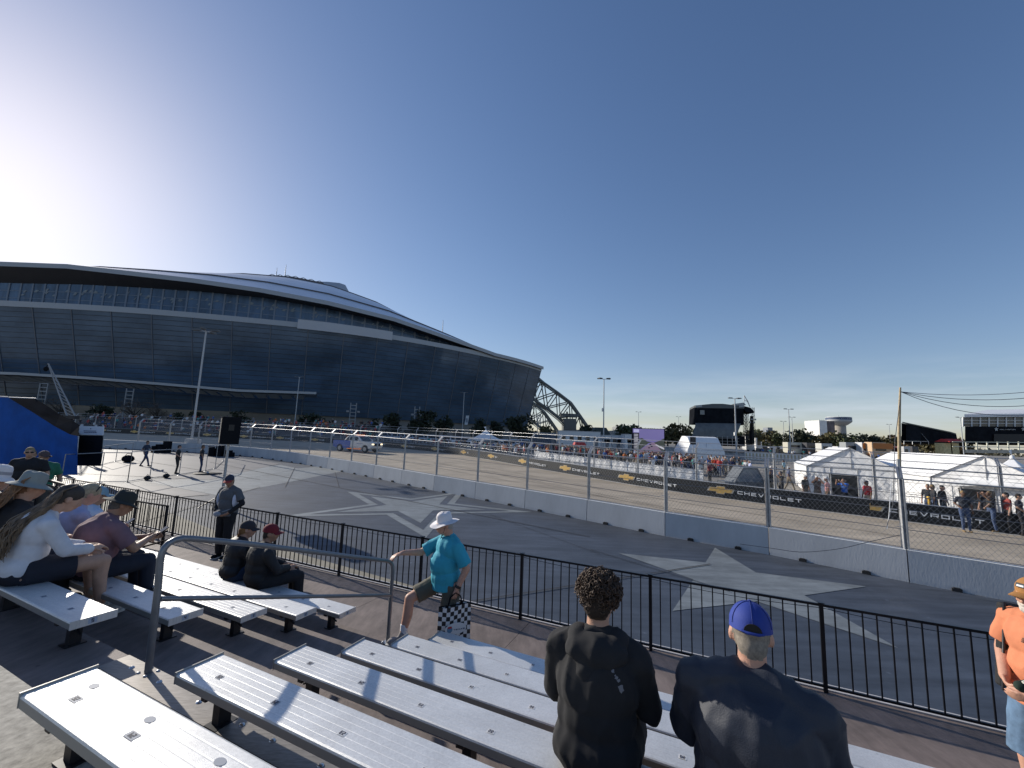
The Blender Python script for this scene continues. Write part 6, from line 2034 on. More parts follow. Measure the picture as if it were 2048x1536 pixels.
def handp(w, d, nrm, side, curl=.5, s=1.0, tg='skin'):
    """palm, four fingers of different lengths and a thumb leaving the side of the palm"""
    d = Vector(d).normalized(); nrm = Vector(nrm); nrm = (nrm - d * nrm.dot(d)).normalized(); x = d.cross(nrm).normalized() * side
    pc = w + d * .048 * s
    ax = (x, d, nrm)
    out = [ell_(pc, .040 * s, .052 * s, .017 * s, tg, ax), cap_(w - d * .01, w + d * .02, .024 * s, .026 * s, tg)]
    for k, (o, l) in enumerate(((-.030, .062), (-.010, .074), (.011, .070), (.031, .055))):
        a = w + d * .090 * s + x * o * s; dd = d
        seg = l * s / 3 * 1.25
        for j in range(3):
            ang = curl * (.45 + .35 * j) * (1 + .12 * k)
            dd = (d * math.cos(ang) + nrm * math.sin(ang)).normalized()
            b = a + dd * seg; out.append(cap_(a, b, (.0095 - j * .0008) * s, (.009 - j * .0008) * s, tg)); a = b
    a = w + d * .03 * s - x * .034 * s; t1 = (d * .7 - x * .7 + nrm * .25).normalized(); b = a + t1 * .04 * s
    t2 = (d * .9 - x * .25 + nrm * .4 * curl).normalized()
    out += [cap_(a, b, .013 * s, .011 * s, tg), cap_(b, b + t2 * .032 * s, .011 * s, .009 * s, tg)]
    return out
def skinmat(nm, c): 
    return M(nm, c, .5, var=.08, vs=18, bump=.08, bs=120)
m_skin = skinmat('skin_fair', (.50, .29, .20)); m_skin2 = skinmat('skin_tan', (.36, .20, .13)); m_skin3 = skinmat('skin_red', (.55, .30, .21))
m_lens = M('sunglass_lens', (.01, .01, .012), .08)
def cloth(nm, c, rough=.85, var=.12, vs=5, bump=.25, bs=260):
    return M(nm, c, rough, var=var, vs=vs, bump=bump, bs=bs)
def glasses(T, ax, parent, tint=None):
    mb = MB()
    for s in (-1, 1):
        mb.ell(T(.034 * s, .094, .010), (ax[0] * .030, ax[1] * .008, ax[2] * .021), 0, 12, 6)
        mb.beam(T(.062 * s, .085, .018), T(.081 * s, -.005, .012), .004, .007)
    mb.beam(T(-.012, .104, .014), T(.012, .104, .014), .005, .005)
    return mb.build('sunglasses', tint or m_lens, parent)
def baseball_cap(T, ax, parent, mat, bmat=None, name='cap', button=True, back=False):
    """dome over the skull with a curved brim"""
    mb = MB(); n = 20; m = 7; vs = []
    rx, ry, rz = .084, .104, .088
    for j in range(m + 1):
        ph = math.pi / 2 * j / m
        for k in range(n):
            t = 2 * math.pi * k / n
            vs.append(T(math.cos(t) * math.cos(ph) * rx, math.sin(t) * math.cos(ph) * ry - .008, .042 + math.sin(ph) * rz - (.02 if j == 0 else 0)))
    mb.add(vs, [(j * n + k, j * n + (k + 1) % n, (j + 1) * n + (k + 1) % n, (j + 1) * n + k) for j in range(m) for k in range(n)], 0, True)
    if button: mb.ell(T(0, -.008, .131), (ax[0] * .008, ax[1] * .008, ax[2] * .006), 0, 8, 5)
    o = mb.build(name, mat, parent)
    mb = MB(); vs = []; nb = 12
    for j in range(6):
        f = j / 5
        for k in range(nb + 1):
            t = math.pi * (.14 + .72 * k / nb)
            rr = 1 + f * .0
            x = math.cos(t) * (.083 + f * .006); y = math.sin(t) * (.100 + 0 * f) + f * .075 * math.sin(t) ** .6 - .008
            z = .036 - .010 * f - .055 * (abs(math.cos(t)) ** 2) * (.25 + f * .35)
            vs.append(T(x, y, z))
    nn = nb + 1
    mb.add(vs, [(j * nn + k, j * nn + k + 1, (j + 1) * nn + k + 1, (j + 1) * nn + k) for j in range(5) for k in range(nb)], 0, True)
    mb.add([v - ax[2] * .004 for v in vs], [(j * nn + k, (j + 1) * nn + k, (j + 1) * nn + k + 1, j * nn + k + 1) for j in range(5) for k in range(nb)], 0, True)
    b = mb.build('brim', bmat or mat, o)
    return o
def bucket_hat(T, ax, parent, mat, brim=.06, crown=.10, droop=.35, name='hat', tilt=0, wav=0.0, flat=.8):
    prof = [(.094 + brim, .030 - brim * droop), (.094 + brim * .5, .034 - brim * droop * .4), (.090, .036), (.088, .06), (.084 , .036 + crown * .72), (.074, .036 + crown * .94), (.05, .036 + crown * 1.02), (0, .036 + crown * 1.03)]
    mb = MB(); n = 28; vs = []
    for i, (r, z) in enumerate(prof):
        for k in range(n):
            t = 2 * math.pi * k / n
            w_ = (wav * math.sin(t * 2 + .8) + wav * .5 * math.sin(t * 5)) * (1 if i < 2 else .1)
            dent = .006 * math.sin(t * 3 + 1) if i > 3 else 0
            vs.append(T(math.cos(t) * r * .93, math.sin(t) * r * 1.08 - .008, z + w_ + dent))
    mb.add(vs, [(j * n + k, j * n + (k + 1) % n, (j + 1) * n + (k + 1) % n, (j + 1) * n + k) for j in range(len(prof) - 1) for k in range(n)], 0, True)
    vs2 = [v - ax[2] * .004 for v in vs[:3 * n]]
    mb.add(vs2, [(j * n + k, (j + 1) * n + k, (j + 1) * n + (k + 1) % n, j * n + (k + 1) % n) for j in range(2) for k in range(n)], 0, True)
    return mb.build(name, mat, parent)
def shoe(a, d, parent, mat, sole, s=1.0, name='shoe'):
    """a = ankle, d = direction of the toes"""
    d = Vector((d[0], d[1], 0)).normalized(); x = Vector((d.y, -d.x, 0))
    f = V(a.x, a.y, a.z - .085)
    o = organic(name, [ell_(f + d * .10 + V(0, 0, .045), .047 * s, .075 * s, .038 * s, 't', (x, d, V(0, 0, 1))), ell_(f + d * .0 + V(0, 0, .05), .043 * s, .062 * s, .045 * s, 't', (x, d, V(0, 0, 1))),
                       cap_(f + V(0, 0, .05), a + V(0, 0, .01), .043 * s, .046 * s, 't')], .011, mat, parent)
    mb = MB(); n = 18
    pts = [f + d * (.055 + .135 * s * math.cos(2 * math.pi * k / n)) + x * (.048 * s * math.sin(2 * math.pi * k / n)) * (1 + .12 * math.cos(2 * math.pi * k / n)) + V(0, 0, .0) for k in range(n)]
    mb.poly(pts, V(0, 0, .024)); mb.build('sole', sole, o)
    return o
m_sole = M('sole_white', (.55, .55, .53), .7)

# ---------------------------------------------------------------- crowd figures: one mesh each, coloured by part
def objcol(nm, src, rough=.85):
    m = bpy.data.materials.new(nm); m.use_nodes = True; nt = m.node_tree; b = nt.nodes['Principled BSDF']; b.inputs['Roughness'].default_value = rough
    oi = nt.nodes.new('ShaderNodeObjectInfo')
    if src == 'color': nt.links.new(oi.outputs['Color'], b.inputs['Base Color'])
    else:
        r = nt.nodes.new('ShaderNodeValToRGB'); r.color_ramp.interpolation = 'CONSTANT'
        els = r.color_ramp.elements
        els[0].position = 0; els[0].color = (*src[0], 1); els[1].position = 1.0 / len(src); els[1].color = (*src[1], 1)
        for k in range(2, len(src)): e = els.new(k / len(src)); e.color = (*src[k], 1)
        nt.links.new(oi.outputs['Random'], r.inputs['Fac']); nt.links.new(r.outputs['Color'], b.inputs['Base Color'])
    return m
mc_shirt = objcol('crowd_shirt', 'color')
mc_pants = objcol('crowd_trousers', [(.02, .02, .025), (.04, .06, .12), (.20, .16, .11), (.03, .03, .03), (.05, .08, .16), (.28, .24, .18)])
mc_hair = objcol('crowd_hair', [(.02, .015, .012), (.08, .05, .03), (.6, .6, .6), (.02, .02, .02), (.25, .17, .08), (.05, .05, .08)])
mc_skin = objcol('crowd_skin', [(.42, .25, .17), (.34, .19, .12), (.48, .29, .21), (.16, .09, .06)])
TG = {'skin': 0, 'shirt': 1, 'pants': 2, 'hair': 3, 'ear': 0, 'beard': 0, 'shoe': 3}
def crowd_mesh(pose, vox=.035):
    hd, T, ax = headp(V(0, .02, 1.60), V(0, 1, -.08 if pose != 'up' else .2))
    pr = hd + [cap_(V(0, -.01, 1.40), V(0, .0, 1.52), .055, .05)]
    leg = {'stand': ((.10, .0, .0), (-.10, .03, .0)), 'walk': ((.09, .30, .03), (-.09, -.28, .0)), 'lean': ((.10, -.05, 0), (-.10, .02, 0)), 'up': ((.11, .04, 0), (-.12, -.02, 0)), 'bag': ((.08, .02, 0), (-.13, -.03, 0))}.get(pose, ((.1, 0, 0), (-.1, 0, 0)))
    if pose == 'sit':
        for s in (-1, 1):
            pr += [cap_(V(.09 * s, .0, .85), V(.11 * s, .40, .84), .085, .06, 'pants'), cap_(V(.11 * s, .40, .84), V(.12 * s, .44, .47), .058, .042, 'pants'), cap_(V(.12 * s, .43, .42), V(.12 * s, .56, .40), .04, .035, 'shoe')]
        pr = [(p if True else p) for p in pr]
    else:
        for s, f in zip((1, -1), leg):
            hp = V(.09 * s, 0, .90); ft = V(*f); kn = hp.lerp(ft, .5) + V(0, .05, .03)
            pr += [cap_(hp, kn, .088, .062, 'pants'), cap_(kn, ft + V(0, 0, .10), .060, .044, 'pants'), cap_(ft + V(0, -.03, .045), ft + V(0, .14, .035), .045, .036, 'shoe')]
    pr += [ell_(V(0, 0, .94), .165, .12, .12, 'pants'), ell_(V(0, .005, 1.08), .155, .115, .16, 'shirt'), ell_(V(0, 0, 1.28), .175, .12, .17, 'shirt'), cap_(V(-.15, -.01, 1.40), V(.15, -.01, 1.40), .062, .062, 'shirt')]
    arms = {'stand': ((V(.23, 0, 1.13), V(.24, .06, .88)), (V(-.23, 0, 1.13), V(-.24, .06, .88))), 'walk': ((V(.23, -.10, 1.15), V(.22, .02, .92)), (V(-.22, .10, 1.16), V(-.18, .28, 1.02))),
            'lean': ((V(.22, .12, 1.16), V(.12, .34, 1.10)), (V(-.22, .12, 1.16), V(-.12, .34, 1.10))), 'up': ((V(.24, .22, 1.36), V(.10, .34, 1.56)), (V(-.24, .22, 1.36), V(-.10, .34, 1.56))),
            'bag': ((V(.26, -.05, 1.16), V(.15, .12, 1.02)), (V(-.22, .02, 1.13), V(-.23, .08, .88))), 'sit': ((V(.22, .12, 1.14), V(.14, .34, .98)), (V(-.22, .12, 1.14), V(-.14, .34, .98)))}[pose]
    for s, (el, wr) in zip((1, -1), arms):
        sh = V(.18 * s, -.01, 1.40)
        pr += [cap_(sh, sh.lerp(el, .75), .055, .052, 'shirt'), cap_(sh.lerp(el, .6), el, .042, .042, 'skin'), cap_(el, wr, .040, .030, 'skin'), ell_(wr + (wr - el).normalized() * .06, .035, .035, .05, 'skin')]
    o = organic('person', pr, vox, [mc_skin, mc_shirt, mc_pants, mc_hair], None, smooth=1, tags=TG)
    return o
CP = {k: crowd_mesh(k) for k in ('stand', 'walk', 'lean', 'up', 'bag', 'sit')}
CPF = {k: crowd_mesh(k, .018) for k in ('stand', 'walk', 'up', 'bag', 'sit')}
used_c = set()
def put_person(kind, loc, rz, col, label, group=None, s=1.0, fine=False):
    src = (CPF if fine else CP)[kind]
    key = (kind, fine)
    if key in used_c:
        o = src.copy(); COL.objects.link(o)
    else:
        o = src; used_c.add(key)
    o.location = loc; o.rotation_euler = (0, 0, rz); o.scale = (s, s, s)
    o.color = (*col, 1)
    for k_ in ('group',):
        if k_ in o: del o[k_]
    return tag(o, label, 'person', group)
CC = [('red', (.45, .03, .025)), ('black', (.015, .015, .02)), ('white', (.70, .70, .70)), ('navy', (.02, .03, .09)), ('orange', (.55, .16, .04)), ('grey', (.18, .18, .19)), ('black', (.02, .02, .02)), ('blue', (.04, .12, .35)), ('white', (.62, .64, .66)), ('maroon', (.18, .02, .03)), ('teal', (.05, .25, .24)), ('grey', (.10, .10, .11)), ('black', (.02, .02, .025))]
rc = random.Random(21)
LBr = resample([Vector((p.x, p.y, 0)) for p in LB], .5)
def along(s):
    i = max(0, min(len(LBr) - 2, int(s / .5))); d = (LBr[i + 1] - LBr[i]).normalized(); n = Vector((-d.y, d.x, 0))
    if n.y < 0: n = -n
    return LBr[i].copy(), n, d
def s_of(px):
    return min(range(len(LBr)), key=lambda i: abs((lambda p: 1024 + FPX * (p - Vector((0, 0, CAMZ))).dot(_r) / (p - Vector((0, 0, CAMZ))).dot(_f))(Vector((LBr[i].x, LBr[i].y, gz(LBr[i].x, LBr[i].y)))) - px)) * .5
sA, sB, sC = s_of(1490), s_of(960), s_of(190)
nmid = 108
CY = [(980, 72), (1060, 62), (1120, 55), (1200, 47), (1300, 41), (1400, 38.5), (1520, 36.5)]
def crowd_y(x):
    for (a, ya_), (b, yb_) in zip(CY[:-1], CY[1:]):
        if x <= b: return ya_ + (yb_ - ya_) * (x - a) / (b - a)
    return CY[-1][1]
for k in range(nmid):
    x = 1500 - 500 * rc.random(); y = crowd_y(x) + abs(rc.gauss(0, 1.5)); q = aty(x, 890, y)
    g_ = (aty(x + 8, 890, crowd_y(x + 8)) - aty(x - 8, 890, crowd_y(x - 8))); d = Vector((g_.x, g_.y, 0)).normalized(); n = Vector((-d.y, d.x, 0))
    if n.y < 0: n = -n
    nm_, c = rc.choice(CC); kd = rc.choice(['stand', 'lean', 'up', 'stand', 'bag', 'walk'])
    f = -n + d * rc.uniform(-.8, .8)
    put_person(kd, (q.x, q.y, gz(q.x, q.y)), math.atan2(-f.x, f.y), c, 'spectator in a %s top in the crowd beyond the white wrapped fence' % nm_, 'spectators standing beyond the track', rc.uniform(.92, 1.04))
for k in range(14):
    s = sB + (s_of(700) - sB) * rc.random(); off = 2.9 + abs(rc.gauss(0, 2.4)); p, n, d = along(s); q = p + n * off
    nm_, c = rc.choice(CC); kd = rc.choice(['stand', 'lean', 'up', 'stand'])
    f = -n + d * rc.uniform(-.6, .6)
    put_person(kd, (q.x, q.y, gz(q.x, q.y)), math.atan2(-f.x, f.y), c, 'spectator in a %s top in the crowd before the stadium trees' % nm_, 'spectators along the bend before the stadium', rc.uniform(.92, 1.06))
# far grandstand: stepped rows with seated spectators
ROWS = 7
LG = [aty(x, 866, y) for x, y in ((120, 74), (240, 75.5), (400, 76), (520, 75), (640, 73.5), (735, 71))]
fg = thing('far_grandstand', 'low stepped grandstand full of spectators beyond the bend of the track', 'grandstand', (LG[2].x, LG[2].y, gz(LG[2].x, LG[2].y)))
fgi = Matrix.Translation(fg.location).inverted()
gl = smoothline([Vector((p.x, p.y, 0)) for p in LG], 4)
def gpt(i, r):
    a = gl[max(0, i - 1)]; b = gl[min(len(gl) - 1, i + 1)]; d = (b - a).normalized(); n = Vector((-d.y, d.x, 0))
    if n.y < 0: n = -n
    return gl[i] + n * (r * .85), n
for r in range(ROWS):
    mb = MB(); z = 1.55 + .25 + r * .40
    A = [gpt(i, r)[0] for i in range(len(gl))]; B = [gpt(i, r + 1)[0] for i in range(len(gl))]
    m_ = len(gl); vs = [(p.x, p.y, z - .38) for p in A] + [(p.x, p.y, z) for p in A] + [(p.x, p.y, z) for p in B]
    mb.add(vs, [(j * m_ + i, j * m_ + i + 1, (j + 1) * m_ + i + 1, (j + 1) * m_ + i) for j in range(2) for i in range(m_ - 1)])
    o = mb.build('stand_row', M('stand_grey', (.13, .13, .14), .7), fg); o.matrix_parent_inverse = fgi
    for k in range(10):
        f = rc.random() * (len(gl) - 1.01); i = int(f); p = gpt(i, r + .35)[0].lerp(gpt(i + 1, r + .35)[0], f - i); n = gpt(i, r)[1]
        nm_, c = rc.choice(CC)
        put_person('sit', (p.x, p.y, z - .42), math.atan2(n.x, -n.y) + rc.uniform(-.3, .3), c, 'seated spectator in a %s top on the far stepped grandstand' % nm_, 'spectators seated on the far grandstand', rc.uniform(.95, 1.08))
for k in range(36):
    x = rc.uniform(1515, 1795); y = rc.uniform(88, 104); p = aty(x, 890, y)
    nm_, c = rc.choice(CC)
    put_person(rc.choice(['stand', 'walk', 'bag']), (p.x, p.y, gz(p.x, p.y)), rc.uniform(0, 6.28), c, 'person in a %s top among the queue before the food trucks' % nm_, 'people before the food trucks', rc.uniform(.92, 1.06))
for k in range(15):
    x = rc.uniform(1895, 2060); y = rc.uniform(50, 58); p = aty(x, 895, y)
    nm_, c = rc.choice(CC)
    put_person(rc.choice(['stand', 'walk', 'bag', 'lean']), (p.x, p.y, gz(p.x, p.y)), rc.uniform(0, 6.28), c, 'person in a %s top before the white railing of the hospitality stand' % nm_, 'people before the hospitality stand', rc.uniform(.92, 1.06))
# the rest of the crowd, past the three hundred nearest, reads as one mass
CL = [crowd_mesh(k, .065) for k in ('stand', 'lean', 'sit')]
def crowd_mass(spots):
    shirts = [M('crowd_top_%s%d' % (n_, i), c, .85) for i, (n_, c) in enumerate(CC)]
    allm = [M('crowd_skin_a', (.40, .24, .17), .6), M('crowd_legs_a', (.04, .045, .06), .85), M('crowd_hair_a', (.05, .035, .025), .85)] + shirts
    Vs, Fs, Ms, base = [], [], [], 0
    for o in CL:
        me = o.data; n = len(me.vertices); co = np.empty(n * 3, dtype=np.float32); me.vertices.foreach_get('co', co)
        o['n'] = 0; CLD.append((co.reshape(-1, 3), [tuple(p.vertices) for p in me.polygons], [p.material_index for p in me.polygons]))
    for p, rz, kind, s_ in spots:
        co, fs, ms = CLD[kind]; c_, s2 = math.cos(rz), math.sin(rz)
        q = np.stack([co[:, 0] * c_ - co[:, 1] * s2, co[:, 0] * s2 + co[:, 1] * c_, co[:, 2]], 1) * s_ + np.array([p[0], p[1], p[2]])
        Vs.append(q); sh = 3 + rc.randrange(len(CC))
        Fs += [tuple(v + base for v in f) for f in fs]; Ms += [{0: 0, 1: sh, 2: 1, 3: 2}[m] for m in ms]; base += len(co)
    me = bpy.data.meshes.new('crowd'); me.from_pydata(np.concatenate(Vs).tolist(), [], Fs)
    for m in allm: me.materials.append(m)
    me.polygons.foreach_set('material_index', Ms); me.polygons.foreach_set('use_smooth', [True] * len(Ms)); me.update()
    o = bpy.data.objects.new('crowd', me); COL.objects.link(o)
    tag(o, 'dense crowd of spectators beyond the track and on the far stand', 'crowd', kind='stuff')
CLD = []
sp2 = []
for r in range(ROWS):
    for k in range(30):
        f = rc.random() * (len(gl) - 1.01); i = int(f); p = gpt(i, r + .35)[0].lerp(gpt(i + 1, r + .35)[0], f - i); n = gpt(i, r)[1]
        sp2.append(((p.x, p.y, 1.8 + r * .40 - .42), math.atan2(n.x, -n.y) + rc.uniform(-.3, .3), 2, 1.0))
for k in range(130):
    x = 1480 - 480 * rc.random(); y = crowd_y(x) + 3 + abs(rc.gauss(0, 4)); q = aty(x, 890, y)
    sp2.append(((q.x, q.y, gz(q.x, q.y)), rc.uniform(0, 6.28), rc.randrange(2), rc.uniform(.92, 1.05)))
for k in range(60):
    x = 760 + 240 * rc.random(); s = s_of(x); off = 3 + abs(rc.gauss(0, 3)); p, n, d = along(s); q = p + n * off
    sp2.append(((q.x, q.y, gz(q.x, q.y)), math.atan2(n.x, -n.y) + rc.uniform(-.6, .6), rc.randrange(2), rc.uniform(.92, 1.05)))
crowd_mass(sp2)
for o in CL: bpy.data.objects.remove(o)
# single people that can be told apart behind the banners
def single(px, ytop, y, kind, deg, col, label, s=1.0, fine=True):
    p = aty(px, ytop, y)
    g = gz(p.x, p.y)
    return put_person(kind, (p.x, p.y, g), R_(deg), col, label, None, (p.z - g) / 1.74 if s is None else s, fine)
for a in [(1688, 966, 21.6, 'up', 100, (.02, .13, .50), 'person in a bright blue shirt raising a hand before the white marquee'),
          (1654, 964, 21.8, 'stand', 60, (.75, .38, .36), 'person in a pink shirt standing before the white marquee'),
          (1610, 958, 22.6, 'stand', 200, (.06, .06, .05), 'person in dark olive clothes at the left corner of the white marquee'),
          (1634, 962, 22.3, 'up', 150, (.10, .08, .07), 'person in a dark patterned shirt holding up a phone before the marquee'),
          (1734, 976, 20.8, 'stand', 90, (.35, .02, .03), 'person in a red shirt before the dark marquee opening'),
          (1541, 923, 29, 'stand', 190, (.03, .05, .12), 'person in navy standing in the paddock left of the marquee'),
          (1551, 922, 28.6, 'walk', 40, (.78, .78, .78), 'person in a white shirt walking beside the one in navy'),
          (1562, 946, 24.5, 'up', 80, (.09, .08, .07), 'person in grey brown leaning by the black banner right of the cart'),
          (1576, 923, 29.5, 'walk', 250, (.12, .14, .22), 'person with white trousers walking across the paddock'),
          (1566, 893, 40, 'stand', 30, (.45, .65, .70), 'person in pale blue before the tan printed barrier'),
          (1499, 901, 36, 'walk', 80, (.45, .50, .72), 'person in a pale lilac hooded top at the end of the crowd'),
          (1540, 944, 25.0, 'bag', 170, (.02, .02, .02), 'person in black holding a camera behind the black banner'),
          (1798, 912, 43, 'walk', 80, (.45, .03, .03), 'person in red walking just right of the wooden pole'),
          (1778, 903, 46, 'stand', 0, (.012, .012, .015), 'person all in black standing just left of the wooden pole'),
          (1856, 980, 20.3, 'stand', 120, (.02, .02, .025), 'person in black behind the yellow bollards'),
          (1866, 982, 20.1, 'bag', 60, (.03, .03, .035), 'second person in black right behind the yellow bollards'),
          (1884, 984, 20.0, 'lean' if False else 'bag', 200, (.02, .02, .02), 'person in black leaning by the catch fence post near the tents'),
          (1924, 979, 17.9, 'bag', 150, (.025, .03, .045), 'large person in a dark shirt standing at the black banner'),
          (1968, 988, 18.4, 'walk', 100, (.02, .02, .025), 'person in black reaching forward under the peaked tent edge'),
          (1979, 990, 18.2, 'up', 80, (.03, .03, .03), 'second person in black under the peaked tent edge'),
          (2013, 994, 17.9, 'stand', 60, (.30, .05, .04), 'person in dark red inside the peaked tent'),
          (2036, 996, 17.6, 'bag', 220, (.02, .02, .03), 'person in black at the right edge under the peaked tent'),
          (1398, 925, 31.5, 'stand', 150, (.66, .66, .62), 'person in a white shirt and cap at the front of the crowd'),
          (1420, 927, 31.5, 'bag', 20, (.18, .02, .03), 'person in maroon right of the one in the white shirt'),
          (1306, 893, 34.5, 'up', 30, (.82, .82, .82), 'person in a white shirt raising both arms before the video screen')]:
    single(*a)
# crew on the plaza
m_crew = None
def crew(px, py, kind, deg, col, label, s=1.0):
    p = og(px, py)
    return put_person(kind, p, R_(deg), col, label, None, s, True)
crew(351, 948, 'bag', -60, (.02, .024, .03), 'crew member in black standing between the pipe rails', .98)
crew(399, 945, 'stand', -50, (.022, .024, .028), 'crew member in black right of the others on the plaza', .97)
crew(288, 933, 'walk', -80, (.03, .045, .08), 'crew member in dark blue bending behind the others on the plaza', .97)
crew(180, 932, 'bag', 200, (.20, .23, .26), 'person in a grey top before the black gate banner', .94)
crew(119, 944, 'stand', 170, (.05, .10, .08), 'person in a green top and white shorts before the blue tarp', .94)

# ---------------------------------------------------------------- foreground people
def person_root(label, p, rz):
    return thing('person', label, 'person', p, rz)
def yaw(d): return math.atan2(-d[0], d[1])
class Fig:
    """shapes for a figure in its own frame: x right, y forward, z up"""
    def __init__(s, label, loc, rz, skin, vox=.012):
        s.root = person_root(label, loc, rz); s.skin = skin; s.b = []; s.vox = vox
    def head(s, c, f, neck, **k):
        L_, s.T, s.ax = headp(c, f, **k); s.b += L_
        s.b.append(cap_(s.T(0, -.028, -.055), neck, .054, .062))
        s.hc = c
    def limb(s, *pts):
        for a, b in zip(pts[:-1], pts[1:]): s.b.append(cap_(a[0], b[0], a[1], b[1]))
    def finish(s, mats=None, tags=None):
        return organic('body', s.b, s.vox, mats or [s.skin], s.root, smooth=2, tags=tags)
    def part(s, name, prims, mat, inf=.012, vox=None, smooth=2, disp=None):
        return organic(name, prims, vox or s.vox, mat, s.root, inf=inf, smooth=smooth, disp=disp)
HT = {'skin': 0, 'hair': 1, 'ear': 0, 'beard': 2}

# --- man in turquoise polo
dkt = .845 - .0
Lr = P(2.80, 4.42, dz(2.612)); hd = (P(3.08, 3.98, 0) - P(2.78, 4.45, 0)).normalized()
F = Fig('man in a turquoise polo and white sun hat stepping up with a chequered bag', Lr, yaw(hd), m_skin3, .0095)
hz = .86
F.head(V(.0, .10, 1.53), V(.12, 1, -.22), V(0, .03, 1.37))
shL, shR = V(.165, .05, 1.30), V(-.165, .0, 1.30)
elL, wrL = V(.24, .28, 1.17), V(.20, .52, 1.20)
elR, wrR = V(-.245, -.10, 1.06), V(-.22, .00, .84)
ft1, ft2 = V(.10, .50, .33), V(-.06, -.05, .09)
kn1 = V(.13, .43, .70); kn2 = V(-.09, .04, .47)
F.limb((V(.10, .03, hz), .085), (kn1, .058), (V(.115, .45, .52), .058), (ft1, .036)); F.limb((V(-.10, 0, hz), .085), (kn2, .058), (V(-.08, .0, .32), .055), (ft2, .038))
F.b += [ell_(V(0, .02, .92), .17, .14, .13), ell_(V(0, .06, 1.08), .165, .155, .17), ell_(V(0, .03, 1.25), .175, .13, .14), cap_(shL, shR, .06)]
F.limb((shL, .055), (elL, .043), (wrL, .029)); F.limb((shR, .055), (elR, .046), (wrR, .031))
F.b += handp(wrL, V(-.05, 1, -.18), V(0, -.2, -1), 1, .7) + handp(wrR, V(.05, .25, -1), V(1, .1, 0), -1, 1.5)
F.finish([m_skin3, M('hair_grey', (.35, .33, .30), .8), m_skin3], HT)
m_polo = cloth('polo_turquoise', (.035, .36, .48), .8)
F.part('polo_shirt', [ell_(V(0, .05, .94), .175, .16, .14), ell_(V(0, .07, 1.08), .168, .165, .18), ell_(V(0, .035, 1.25), .18, .135, .14), cap_(shL, shR, .062), cap_(V(0, .03, .80), V(0, .04, .95), .165, .16, flat=True), cap_(V(0, .035, 1.36), V(0, .04, 1.40), .075, .062, flat=True),
      cap_(shL, shL.lerp(elL, .85), .060, .068, flat=True), cap_(shR, shR.lerp(elR, .85), .060, .068, flat=True), cap_(V(.03, .01, 1.37), shL, .055, .055), cap_(V(-.03, .01, 1.37), shR, .055, .055)], m_polo, .012, disp=folds(.010, 8, 3))
mb = MB()
for s in (-1, 1): mb.add([F.T(0, 0, 0) * 0 + V(.012 * s, .13, 1.385), V(.075 * s, .075, 1.415), V(.085 * s, .05, 1.39), V(.05 * s, .135, 1.34)], [(0, 1, 2, 3)])
mb.build('collar', cloth('polo_dark', (.02, .20, .27)), F.root)
m_olive = cloth('shorts_olive', (.11, .10, .075))
F.part('shorts', [ell_(V(0, .02, .90), .165, .14, .12), cap_(V(.10, .03, hz), V(.10, .03, hz).lerp(kn1, .82), .10, .092, flat=True), cap_(V(-.10, 0, hz), V(-.10, 0, hz).lerp(kn2, .72), .10, .095, flat=True)], m_olive, .008, disp=folds(.007, 10, 1))
for a, k_ in ((ft1, kn1), (ft2, kn2)):
    F.part('sock', [cap_(a + V(0, -.01, -.02), a + (k_ - a).normalized() * .11, .040, .043, flat=True)], M('sock_white', (.75, .75, .76), .9), .003)
    shoe(a + V(0, -.0, -.005), V(0, 1, 0), F.root, cloth('shoe_grey', (.28, .26, .25)), m_sole)
bucket_hat(F.T, F.ax, F.root, cloth('hat_white', (.74, .71, .72), bump=.15), brim=.075, crown=.105, droop=.12, name='sun_hat', wav=.010)
glasses(F.T, F.ax, F.root)
mb = MB(); mb.tube([F.T(-.075, .0, .03), F.T(-.07, .035, -.06), F.T(0, .06, -.12), F.T(.07, .035, -.06), F.T(.075, 0, .03)], .0025, 5); mb.build('chin_cord', m_dark, F.root)
mb = MB(); d_ = (wrR - elR).normalized(); mb.tube([wrR - d_ * .045, wrR - d_ * .015], .037, 14); mb.ell(wrR - d_ * .03 + V(.033, .0, .0), (.012, .02, .02)); mb.build('wrist_watch', M('watch_black', (.02, .02, .02), .35), F.root)
# the chequered bag hangs from his hand
MW = F.root.matrix_basis.copy()
bp_ = MW @ (wrR + V(-.02, .02, -.13))
bt = thing('tote_bag', 'black and white chequered tote bag with oval TEXAS emblem', 'bag', bp_, yaw(hd) + R_(-8))
mb = MB(); n = 9; bw, bh = .38, .43; vs = []
m_chk = [M('bag_black', (.015, .015, .018), .6), M('bag_white', (.72, .71, .70), .6)]
bn = V(1, 0, 0)
for side in (1, -1):
    vs = []
    for j in range(n + 1):
        for i in range(n + 1):
            u, v = i / n, j / n
            th = .05 * math.sin(math.pi * u) * (1 - .6 * v) + .004 * math.sin(u * 17 + v * 9)
            vs.append(V(side * th, (u - .5) * bw * (1 + .04 * v), -v * bh - .03 + .012 * math.sin(u * 6)))
    fs = [(j * (n + 1) + i, j * (n + 1) + i + 1, (j + 1) * (n + 1) + i + 1, (j + 1) * (n + 1) + i) for j in range(n) for i in range(n)]
    o_ = len(mb.v); mb.v += [tuple(v) for v in vs]; mb.f += [tuple(q + o_ for q in f) for f in fs]
    mb.m += [(i + j) % 2 for j in range(n) for i in range(n)]; mb.sm += [True] * len(fs)
mb.build('bag_body', m_chk, bt)
mb = MB()
for side in (1, -1): mb.tube([V(.01 * side, -.08, -.02), V(.01 * side, -.06, .06), V(0, -.0, .10), V(.01 * side, .06, .06), V(.01 * side, .08, -.02)], .006, 5)
